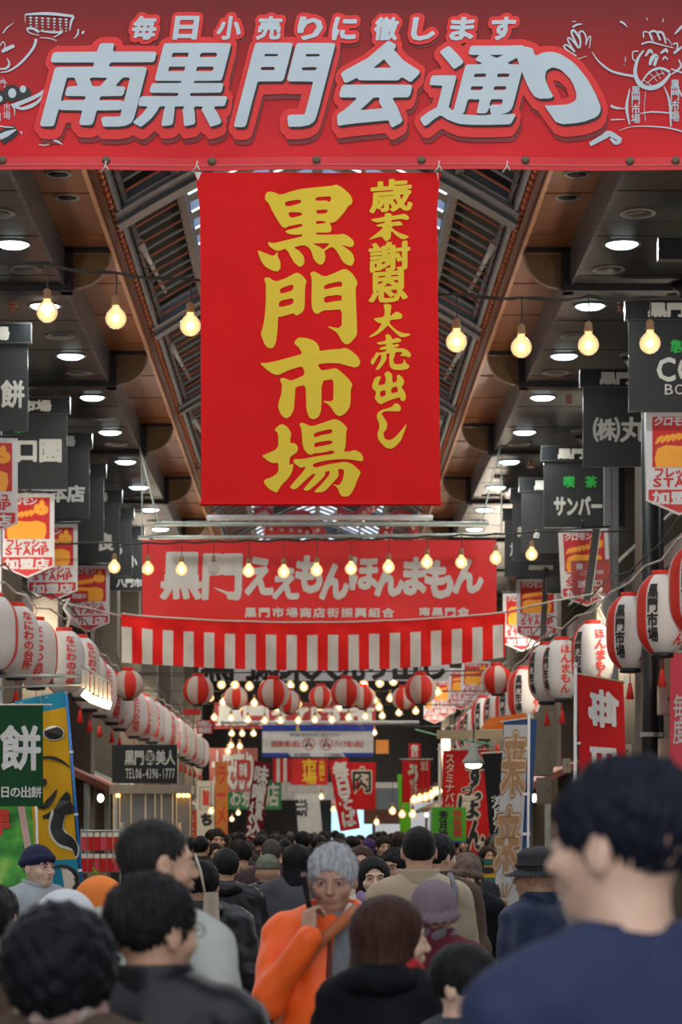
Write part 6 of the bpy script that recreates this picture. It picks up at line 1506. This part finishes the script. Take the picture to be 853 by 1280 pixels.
# far shop frontages with warm light, one thing per shop
wc = [(.30, .18, .10), (.16, .12, .09), (.32, .28, .22), (.20, .07, .05), (.10, .14, .12), (.25, .2, .12)]
for sd in (-1, 1):
    for k in range(8):
        y0 = 36+5*k; x = 3.3-.0*k
        t = thing('shop_stall', '%s stall of the far %s side, %s' % (ORD[k+1], 'left' if sd < 0 else 'right', ['wood brown', 'dull brown', 'cream', 'dark red', 'dark green', 'tan', 'wood brown', 'dull brown'][k]), 'stall', (sd*x, y0, 0))
        obj('counter', MB().box((min(0, sd*.6), -1.6, 0), (max(0, sd*.6), 1.6, 1.1)), farm('stall%d' % (k % 6), wc[k % 6]), t)
        obj('awning', MB().prism([(-sd*.35, 2.25), (-sd*.35, 2.35), (sd*.5, 2.75), (sd*.5, 2.65)] if sd < 0 else [(-.35, 2.35), (-.35, 2.25), (.5, 2.65), (.5, 2.75)], -1.8, 1.8), farm('awn%d' % ((k+3) % 6), tuple(c*1.5 for c in wc[(k+3) % 6])), t)
        obj('post', MB().box((-.04, -1.7, 1.1), (.04, -1.62, 2.4)), m_galv, t); obj('post', MB().box((-.04, 1.62, 1.1), (.04, 1.7, 2.4)), m_galv, t)
        obj('lamp', MB().ell((-sd*.1, -.6, 2.2), (.045, .045, .06), 10, 8), mat('stall_lamp', (1, .85, .6), .4, var=0, emit=(1, .75, .45), estr=10), t, True)
        obj('back_shelf', MB().box((min(sd*.7, sd*.8), -1.7, 0), (max(sd*.7, sd*.8), 1.7, 2.6)), farm('shelf', (.22, .15, .09)), t)
# hanging industrial lamp
t = thing('pendant_lamp', 'grey enamel pendant lamp glowing at its rim before the red brush banner', 'lamp', P(592, 945, 27))
obj('shade', MB().lathe([(.13, -.09), (.12, -.05), (.06, .03), (.045, .12), (.03, .14)], 20), mat('enamel', (.32, .33, .30), .35), t, True)
obj('bulb', MB().ell((0, 0, -.10), (.095, .095, .04), 14, 8), mat('pend_bulb', (1, .9, .7), .4, var=0, emit=(1, .76, .45), estr=12), t, True)
obj('cord', MB().tube([(0, 0, .14), (.01, 0, .36)], .008, 5), m_wire, t)
t = thing('wooden_beam', 'pale timber beam carrying the pendant lamp and the orange awning', 'beam', P(600, 918, 28)); obj('plank', MB().box((-.5, -.03, -.05), (.55, .03, .05)), farm('timber', (.36, .27, .16)), t)
t = thing('awning', 'small orange awning under the right lanterns', 'awning', P(628, 903, 29)); obj('cloth', MB().add([(-.28, 0, -.1), (.3, 0, -.1), (.3, .1, .12), (-.15, .1, .06)], [(0, 1, 2, 3)]).add([(-.28, 0.01, -.1), (.3, .01, -.1), (.3, .11, .12), (-.15, .11, .06)], [(3, 2, 1, 0)]), m_cor, t); obj('rail', MB().tube([(-.3, 0, -.1), (.32, 0, -.1)], .014, 6), m_galv, t)
tag(obj('guy_rope', MB().tube([P(520, 912, 40), P(560, 922, 34), P(612, 930, 28)], .012, 5), mat('green_rope', (.1, .45, .25), .6, var=0), None, True), 'green rope stretched above the red brush banner', 'rope')
for k, (x, y, Y) in enumerate(((518, 1000, 34), (525, 998, 34), (532, 997, 34), (539, 994, 34), (544, 990, 34), (548, 989, 34), (516, 1018, 35), (491, 1014, 37), (471, 1028, 45), (503, 1018, 36), (509, 1022, 41), (290, 1024, 52), (298, 1016, 52), (264, 1014, 40), (432, 997, 60))):
    c = P(x, y, Y); g = thing('light_bulb', 'bare lit bulb, %s of the loose bulbs over the far stalls' % ORD[k+1], 'bulb', c, 0, 'loose bulbs over the stalls')
    g.scale = (.8, .8, .8); obj('globe', globe_me, parent=g); obj('filament', core_me, parent=g); obj('socket', sock_me, parent=g); obj('wire', MB().tube([(0, 0, .16), (0, 0, .7)], .006, 4), m_wire, g)
# yellow fish poster boards
t, sf, bx, pt, ss = panel('poster_board', 'yellow and teal poster board with black fish silhouettes on the right', 'poster', 594, 1074, 626, 1152, 25, mat('poster_yellow', hexc('d9a51c'), .6), thick=.02)
print_on(wv, [rectm(*pt(594, 1082), *pt(626, 1074)), rectm(*pt(594, 1106), *pt(626, 1097))], mat('poster_teal', hexc('1c6a5a'), .6), t, 'teal_band', .004)
print_on(wv, [disc(pt(610, 1088), .09, .035), poly([pt(600, 1088), pt(595, 1083), pt(595, 1093)]), disc(pt(612, 1114), .06, .05), disc(pt(605, 1130), .07, .03), poly([pt(618, 1107), pt(622, 1120), pt(612, 1118)])], m_blackp, t, 'fish_silhouette', .007)
pole(t, Vector((0, .03, -.3)), Vector((0, .03, -t.location.z+.01)), .02, m_galv)
# hanging octopus balloon behind the tall banner
m_oct = mat('octopus_red', (.62, .07, .07), .4, var=.08); m_suck = mat('sucker_white', (.7, .6, .58), .5, var=0)
t = thing('octopus_balloon', 'red inflated octopus decoration with white suckers, arms showing below the tall banner', 'decoration', P(420, 610, 38))
obj('head', MB().ell((0, .3, .45), (.5, .45, .55), 20, 14), m_oct, t, True)
arms = [[(320, 645), (332, 640), (338, 650), (345, 660)], [(330, 660), (365, 662), (392, 668), (402, 690)], [(345, 655), (378, 645), (398, 662), (408, 688)], [(482, 680), (484, 658), (500, 644), (514, 652), (518, 676)], [(420, 640), (440, 650), (455, 640), (470, 630)]]
for i, ar in enumerate(arms):
    pts = [P(x, y, 38-.1*i)-P(420, 610, 38) for x, y in smooth_pts(ar, 6)]; n = len(pts)
    o = obj('arm', MB().tube([Vector(p) for p in pts], [.115*(1-.35*k/n) for k in range(n)], 12), m_oct, t, True)
    mb = MB()
    for k in range(0, n, 2): mb.ell((pts[k].x, pts[k].y-.10, pts[k].z-.02), (.032, .03, .032), 8, 5)
    obj('suckers', mb, m_suck, o, True)['kind'] = 'stuff'
obj('cord', MB().tube([(0, .3, .95), (0, .3, 2.4)], .012, 5), m_wire, t)
# ================================================================== PEOPLE
def cmat(n, c, **k): return mat(n, c, k.pop('rough', .8), var=k.pop('var', .12), vscale=k.pop('vscale', 6), bump=k.pop('bump', .3), bscale=k.pop('bscale', 12), spec=k.pop('spec', .25), **k)
m_navy = cmat('navy_knit', (.022, .031, .078), bscale=180, bump=.2); m_leather = mat('black_leather', (.007, .007, .009), .40, var=.3, vscale=8, bump=.9, bscale=7, spec=.32)
m_greyp = cmat('grey_green_shell', (.40, .42, .38)); m_orange = mat('orange_shell', (.98, .125, .012), .5, var=.08, vscale=5, bump=.5, bscale=10, spec=.4)
m_blackc = cmat('black_wool', (.009, .009, .012), spec=.12); m_maroon = cmat('maroon_wool', (.10, .012, .022)); m_beigej = cmat('beige_cotton', (.40, .32, .22)); m_brownc = cmat('brown_wool', (.07, .045, .032))
m_bpuf = mat('black_puffer', (.008, .008, .010), .45, var=.3, vscale=7, bump=.4, bscale=12, spec=.4); m_vest = cmat('vendor_grey', (.30, .32, .33)); m_creamc = cmat('cream_coat', (.46, .40, .31)); m_dnavy = cmat('dark_navy_shell', (.020, .028, .062), rough=.5)
m_knit = cmat('lilac_knit', (.22, .17, .20), bscale=120, bump=.8); m_beanie = cmat('navy_beanie', (.012, .016, .045), bscale=160); m_olive = cmat('olive_cap', (.12, .125, .09), vscale=16, var=.35); m_bucket = cmat('charcoal_felt', (.035, .035, .038)); m_bstripe = cmat('brown_knit', (.12, .08, .06), vscale=30, var=.4)
m_hoodw = cmat('white_hood', (.62, .64, .66)); m_hoodo = cmat('orange_fleece', (.80, .22, .04)); m_gsw = mat('grey_sweater', (.155, .165, .175), .9, var=.12, vscale=60, bump=.25, bscale=150)
def hlM(fn): return fn
# 1 near man in navy, right foreground
r, hl, hs = person('man in a navy crew neck sweater seen from behind, blurred at the lower right', 783, 950, 3.25, math.radians(30), coatm=m_navy, collar='crew', hair='full', hairc=(.008, .010, .018), skin='b', headyaw=math.radians(24), face=True, res=.005, width=.99, cres=.014)
# 2 leather jacket man
r, hl, hs = person('man in a shiny black leather jacket with glasses, back turned, lower left', 190, 1095, 5.0, math.radians(-8), coatm=m_leather, collar='stand', hair='full', skin='a', headyaw=math.radians(-38), glasses=True, face=True, width=1.1, cres=.014, res=.0055)
# 3 curly haired woman
r, hl, hs = person('woman with big curly black hair and a patterned scarf, back turned, lower left corner', 78, 1140, 4.7, math.radians(5), coatm=m_brownc, collar='crew', hair='curly', hairc=(.008, .008, .010), headyaw=math.radians(-25), female=True, scarf=mat('patterned_scarf', (.30, .10, .10), .9, col2=(.42, .38, .32), vscale=30), width=.98, cres=.015)
# 4 tall man in the grey-green puffer
r, hl, hs = person('tall man with cropped hair in a pale grey-green padded coat, looking right', 193, 1024, 6.3, math.radians(-55), coatm=m_greyp, collar='stand', hair='short', hairc=(.02, .018, .017), skin='a', headyaw=math.radians(-18), face=True, puffer=False, width=1.42, cres=.016, res=.0052)
r.rotation_euler = (0, 0, math.radians(-50))
# 5 orange coat man on the phone: faces the camera
ph = dict(sh=(.185, -.01, 1.375), el=(.225, .13, 1.16), wr=(.082, .205, 1.385), hd=(.02, -.36, 1.0), palm=(-.8, -.6, 0), flip=1, pose='grip')
def cut_front(p, d):     # open zip: the left front is pushed back over the shoulder
    x, y, z = p
    o1 = sd_rc(p, (-.115, .17, 1.50), (-.125, .22, .60), .125, .155, (1, 1.2, 1))
    return smax(d, -o1, .012)
r, hl, hs = person('grey-haired man in a bright orange jacket walking forward with a phone at his ear', 416, 1057, 8.3, PI, coatm=m_orange, collar='open', hair='full', hairc=(.36, .37, .38), skin='c', headyaw=math.radians(-6), headpitch=math.radians(-9), face=True, old=True, res=.0045, arms={1: ph}, cut=cut_front, width=1.13, hem=.80, cres=.013, trousers=(.03, .03, .035))
def swf(p):
    d = sd_ell(p, (0, -.004, 1.26), (.172, .122, .225)); d = smin(d, sd_ell(p, (0, .012, 1.0), (.178, .142, .29)), .08); d = smin(d, sd_rc(p, (-.12, -.01, 1.39), (.12, -.01, 1.39), .056), .05)
    d = smin(d, sd_rc(p, (0, 0, 1.38), (0, .005, 1.475), .072, .066), .03)
    d = smax(d, -sd_rc(p, (0, 0, 1.46), (0, .02, 1.6), .060, .085), .01); d = smax(d, .72-p[2], .02)
    return d-.004*np.sin(p[2]*26+p[0]*18)*np.sin(p[0]*21)
obj('sweater', np_mesh('sweater', [sdf_mesh('s', swf, ((-.24, .24), (-.2, .22), (.68, 1.52)), .014)], m_gsw), parent=r)
lin = cmat('maroon_lining', (.13, .03, .03))
mb = MB().tube([(.008, .125, 1.40), (.014, .145, 1.25), (.016, .160, 1.10), (.02, .160, .96)], [.006, .010, .012, .010], 8)
obj('lining', mb, lin, r, True)
mb = MB().tube([(-.13, .05, 1.43), (-.17, .10, 1.36), (-.185, .11, 1.22), (-.20, .12, 1.05)], [.03, .04, .035, .03], 10)
obj('lining', mb, lin, r, True)
obj('lapel', MB().tube([(-.145, .03, 1.46), (-.205, .055, 1.44), (-.235, .045, 1.37)], [.012, .038, .02], 8), m_orange, r, True)
mb = MB(); pts = [(-.095, .0, 1.475), (-.085, .05, 1.478), (-.055, .105, 1.455), (-.005, .148, 1.41), (.045, .158, 1.365), (.10, .158, 1.29), (.16, .145, 1.20), (.20, .12, 1.05), (.225, .06, .88)]
sp_ = smooth_pts(pts, 5)
v = []; 
for i, p in enumerate(sp_): v += [(p[0]-.012, p[1]+.004, p[2]-.017), (p[0]+.012, p[1]+.006, p[2]+.017), (p[0]+.011, p[1]-.003, p[2]+.017), (p[0]-.013, p[1]-.005, p[2]-.017)]
f = []
for i in range(len(sp_)-1):
    for k in range(4): f.append((4*i+k, 4*i+(k+1) % 4, 4*i+4+(k+1) % 4, 4*i+4+k))
obj('bag_strap', MB().add(v, f), mat('tan_strap', hexc('b0643a'), .5, var=.1), r, True)
obj('shirt_collar', MB().tube([(-.062, .045, 1.492), (-.045, .085, 1.455), (-.015, .105, 1.425)], [.010, .013, .006], 8), m_white, r, True)
obj('pocket_zip', MB().tube([(.165, .165, 1.02), (.155, .175, .93), (.165, .17, .87)], .005, 6), m_black, r, True)
obj('shoulder_bag', MB().box((.2, -.12, .66), (.32, .14, .92)), mat('tan_bag', hexc('8a6242'), .6), r)
ht = hl((.086, .035, -.035))
phn = thing('mobile_phone', 'black mobile phone held to the ear of the man in orange', 'phone', (0, 0, 0))
Mw = Matrix.Translation(r.location) @ Matrix.Rotation(PI, 4, 'Z') @ Matrix.Scale(r.scale[0], 4)
phn.matrix_world = Mw @ Matrix.Translation(hl((.084, .076, -.036))) @ Matrix.Rotation(-.28, 4, 'X') @ Matrix.Rotation(.18, 4, 'Y')
obj('case', MB().box((-.009, -.026, -.085), (.009, .026, .07)), mat('phone_black', (.008, .008, .01), .2, var=0, spec=.6), phn)
obj('screen', MB().box((-.011, -.022, -.02), (-.009, .022, .06)), mat('phone_screen', (.03, .035, .04), .1, var=0), phn); obj('charm', MB().tube([(.0, .0, -.085), (-.01, .01, -.11), (.0, .015, -.13)], .004, 6), m_galv, phn, True)
# 6 woman with long bob
r, hl, hs = person('woman with straight brown bob hair, black coat and red scarf, turned right', 488, 1122, 6.7, math.radians(-25), coatm=m_blackc, collar='hood', hair='bob', hairc=(.045, .020, .014), skin='b', headyaw=math.radians(-48), face=True, female=True, scarf=mat('red_scarf', (.40, .015, .02), .9, var=.2, vscale=25), width=1.0, cres=.015, res=.005)
# 7 child
r, hl, hs = person('small black-haired child beside the woman with the red scarf', 579, 1180, 6.0, math.radians(-60), coat=(.03, .03, .05), collar='crew', hair='bowl', hairc=(.010, .010, .011), skin='b', headyaw=math.radians(-62), face=True, width=.85, child=True, cres=.02)
# 8 lilac hat
r, hl, hs = person('person in a lilac knitted hat and maroon coat, back turned', 543, 1100, 9.0, math.radians(-12), coatm=m_maroon, collar='stand', hair='short', hairc=(.09, .08, .08), hat='knit', hatm=m_knit, width=.98, scarf=mat('grey_scarf', (.12, .12, .13), .9), female=True)
# 9 beige jacket
r, hl, hs = person('broad man in a beige cotton jacket with a shoulder strap, back turned', 524, 1033, 11, 0, coatm=m_beigej, collar='stand', hair='short', hairc=(.012, .011, .011), skin='a', width=.98, cres=.016)
obj('strap', MB().tube([(.15, -.14, 1.30), (.155, -.09, 1.43), (.14, -.0, 1.478), (.13, .08, 1.45)], .016, 6), mat('grey_strap', (.12, .12, .14), .5), r, True)
# 10
person('dark-haired person in a brown coat just right of the beige jacket', 548, 1043, 12.6, math.radians(-20), coatm=m_brownc, hair='full', headyaw=math.radians(-30))
# 11 masked person with brown knitted hat
r, hl, hs = person('person in a brown knitted hat and white face mask coming forward', 583, 1066, 13.2, math.radians(160), coatm=m_blackc, hair='bob', hairc=(.05, .03, .02), hat='knit', hatm=m_bstripe, face=True, female=True, skin='a')
mk = MB().ell(hl((0, .055, -.062)), (.055*hs, .052*hs, .045*hs), 14, 10); obj('face_mask', mk, m_white, r, True)
# 12 bucket hat man
r, hl, hs = person('man in a charcoal bucket hat and glasses, dark jacket, right of the white flag', 674, 1058, 10.4, math.radians(48), coatm=m_dnavy, collar='stand', hair='short', hairc=(.02, .02, .02), hat='bucket', hatm=m_bucket, glasses=True, face=True, skin='c', headyaw=math.radians(14), width=1.12)
# 13 vendor
r, hl, hs = person('young vendor in a navy beanie and grey work jacket at the left stall', 47, 1056, 13.6, math.radians(-140), coatm=m_vest, collar='stand', hair='full', hat='beanie', hatm=m_beanie, face=True, skin='b', headyaw=math.radians(8), res=.005, width=1.05, cres=.015)
obj('badge', MB().box((hl((.02, .1, .03)) - Vector((.012, .0, .006)))[:] if False else [-.004, .119, 1.604], [.02, .124, 1.612]), mat('badge_red', (.5, .05, .05), .5, var=0), r)
obj('chest_seam', MB().tube([(-.12, .118, 1.28), (-.05, .13, 1.27), (.0, .132, 1.27)], .004, 5).tube([(.12, .118, 1.28), (.05, .13, 1.27)], .004, 5), mat('seam', (.12, .13, .14), .8), r, True)
# 14, 15 hooded people
person('person under a pale grey hood between the vendor and the tall man', 82, 1116, 8.2, math.radians(-60), coatm=m_hoodw, collar='stand', hair='short', hat='wrap', hatm=m_hoodw, headpitch=-.3)
person('person in a bright orange fleece hood behind the tall man', 126, 1098, 10.2, math.radians(-70), coatm=m_hoodo, collar='stand', hair='short', hat='wrap', hatm=m_hoodo, headpitch=-.2)
# 16 plaid person at the left edge
person('person in a dark brown checked coat cut off by the left edge', -28, 1100, 5.9, math.radians(-10), coatm=mat('brown_check', (.035, .02, .014), .85, col2=(.09, .05, .03), vscale=18, bump=.3), hair='full', width=1.1)
person('person in a dark navy coat at the left edge behind the checked coat', -6, 1108, 9.0, math.radians(-20), coatm=m_dnavy, hair='full')
# 17 olive cap puffer, hands clasped behind
bk = lambda s: dict(sh=(s*.18, -.01, 1.375), el=(s*.285, -.10, 1.12), wr=(s*.055, -.215, .99), hd=(-s*1, -.15, -.10), palm=(0, .8, .6), pose='relaxed')
r, hl, hs = person('person in a black quilted jacket and olive cap, hands clasped behind the back', 335, 1068, 16.4, 0, coatm=m_bpuf, puffer=True, collar='stand', hair='short', hairc=(.16, .16, .15), hat='cap', hatm=m_olive, arms={1: bk(1), -1: bk(-1)}, width=1.22, cres=.013, hem=.82)
person('grey-haired person in a dark plum coat just beyond the olive cap', 339, 1049, 18.6, math.radians(10), coat=(.045, .025, .028), hair='short', hairc=(.06, .055, .05), width=1.25)
person('black-haired man in a black leather hooded jacket, left of the olive cap', 281, 1060, 14.2, math.radians(-5), coatm=m_leather, collar='hood', hair='short', skin='a', headyaw=.35, width=1.08)
person('woman with long black hair and grey jacket behind the man in orange', 371, 1056, 15.6, 0, coat=(.05, .05, .055), hair='long', hairc=(.008, .008, .009), female=True, width=1.1)
r, hl, hs = person('woman with black hair and a lilac scarf looking at the camera side', 467, 1072, 13.2, math.radians(172), coatm=m_creamc, hair='long', hairc=(.010, .010, .010), face=True, female=True, skin='b', headyaw=math.radians(14), scarf=mat('lilac_scarf', (.30, .20, .36), .9, var=.2, vscale=30), res=.005)
person('man in a dark jacket looking left beside the woman with the lilac scarf', 494, 1061, 14.4, math.radians(140), coatm=m_blackc, hair='full', face=True, skin='c', headyaw=.25)
person('woman with brown hair and red scarf coming forward in a cream coat', 452, 1058, 17.4, math.radians(178), coatm=m_creamc, hair='bob', hairc=(.06, .03, .02), face=True, female=True, skin='a', scarf=mat('red_scarf', (.40, .015, .02), .9))
person('man in a black padded jacket with a pale tote bag, left of the olive cap', 252, 1076, 11.4, math.radians(-4), coatm=m_bpuf, puffer=True, hair='full', hairc=(.009, .009, .01), collar='hood', width=1.1)
tb = thing('tote_bag', 'pale cloth tote bag hanging at the shoulder of the black padded jacket', 'bag', P(264, 1142, 11.25)); obj('pouch', MB().grid(lambda a, b: Vector(((a-.5)*.09*(1-.25*b), -.03*math.sin(PI*a)-.02*math.sin(a*9), (b-.5)*.20)), 8, 8).grid(lambda a, b: Vector(((.5-a)*.09*(1-.25*b), .03*math.sin(PI*a)+.01, (b-.5)*.20)), 8, 8), m_creamc, tb, True); obj('handle', MB().tube([(-.03, 0, .10), (-.05, .02, .2), (-.08, .06, .28)], .007, 6), m_creamc, tb, True)
person('dark-haired person in a green-black coat far left of the aisle', 238, 1046, 23, math.radians(-20), coat=(.03, .05, .05), hair='short')
r, hl, hs = person('person with a brown fur-trimmed hood in the crowd at the left', 302, 1052, 19.5, math.radians(10), coat=(.03, .025, .02), hair='full', collar='hood', hoodm=mat('brown_fur', (.20, .13, .08), .95, var=.4, vscale=40, bump=.8), width=1.15)
person('woman in a purple knitted hat in the far crowd', 462, 1048, 27, math.radians(-10), coat=(.05, .03, .06), hair='bob', hat='knit', hatm=cmat('purple_knit', (.06, .035, .12)), female=True)
# far crowd: a few base people copied with shared meshes
base = []
def crowd_label(s, X, Y):
    s = s.replace(', back turned, in the distant crowd', ' from behind').replace(' coming forward in the distant crowd', ' facing us')
    return s+', %s %s rows' % ('left' if X < -.8 else 'right' if X > .8 else 'centre', 'nearer' if Y < 28 else 'middle' if Y < 42 else 'rear')
for i, (hr, hc_, co, fm, yw) in enumerate((('short', (.012, .011, .011), (.02, .02, .022), False, 0), ('full', (.014, .012, .011), (.035, .03, .028), False, 0), ('bob', (.03, .018, .012), (.06, .04, .035), True, 0), ('long', (.010, .009, .010), (.025, .03, .04), True, 0), ('short', (.10, .10, .10), (.05, .05, .045), False, 0), ('full', (.02, .016, .012), (.02, .02, .024), False, PI), ('bob', (.02, .013, .01), (.12, .04, .035), True, PI))):
    LBL = ['short-haired person in a black coat, back turned, in the distant crowd', 'full-haired person in a dark brown coat, back turned, in the distant crowd', 'bob-haired woman in a brown coat, back turned, in the distant crowd', 'long-haired woman in a dark blue-grey coat, back turned, in the distant crowd', 'grey-haired person in a grey coat, back turned, in the distant crowd', 'dark-haired man in a black coat coming forward in the distant crowd', 'bob-haired woman in a reddish coat coming forward in the distant crowd'][i]
    r, hl, hs = person(LBL, 300+25*i, 1044, 30+i, yw, coat=co, hair=hr, hairc=hc_, female=fm, face=(yw > 0), res=.012, cres=.03, hands=False, group='distant crowd', skin='a')
    base.append(r); r['kin'] = LBL
for b in base: b['label'] = crowd_label(b['label'], b.location.x, b.location.y)
rnd = random.Random(11)
taken = [(b.location.x, b.location.y) for b in base]
for k in range(105):
    for tr in range(60):
        Y = rnd.uniform(19, 34) if k < 50 else rnd.uniform(34, 62); X = rnd.uniform(-2.45, 2.45)
        px = VX+X*F/Y
        if Y < 26 and (425 < px < 445): continue
        if not (238 < px < 645): continue
        if Y < 30 and abs(X) > (1.45 if Y < 27 else 2.2): continue
        if all((X-a)**2+(Y-b)**2 > .62**2 for a, b in taken+[((335-VX)*16.4/F, 16.4), (-.36, 18.6), (-.13, 15.6), (.32, 17.4), (-1.22, 23), (-.62, 19.5), (.585, 27)]): break
    taken.append((X, Y))
    b = base[rnd.choice([0, 0, 1, 1, 2, 3, 3, 4, 5, 5, 6])]
    c = dup(b, loc=(X, Y, 0), label=crowd_label(b['kin'], X, Y)); s0 = rnd.uniform(.90, 1.02)*(1.0 if Y > 24 else .97); c.scale = (s0, s0, s0); c.rotation_euler = (0, 0, b.rotation_euler[2]+rnd.uniform(-.4, .4))
for o in list(bpy.data.objects):
    if 'kin' in o: del o['kin']
    if '_hc' in o: del o['_hc']
# foreground crowd members just out of the lower frame are left out
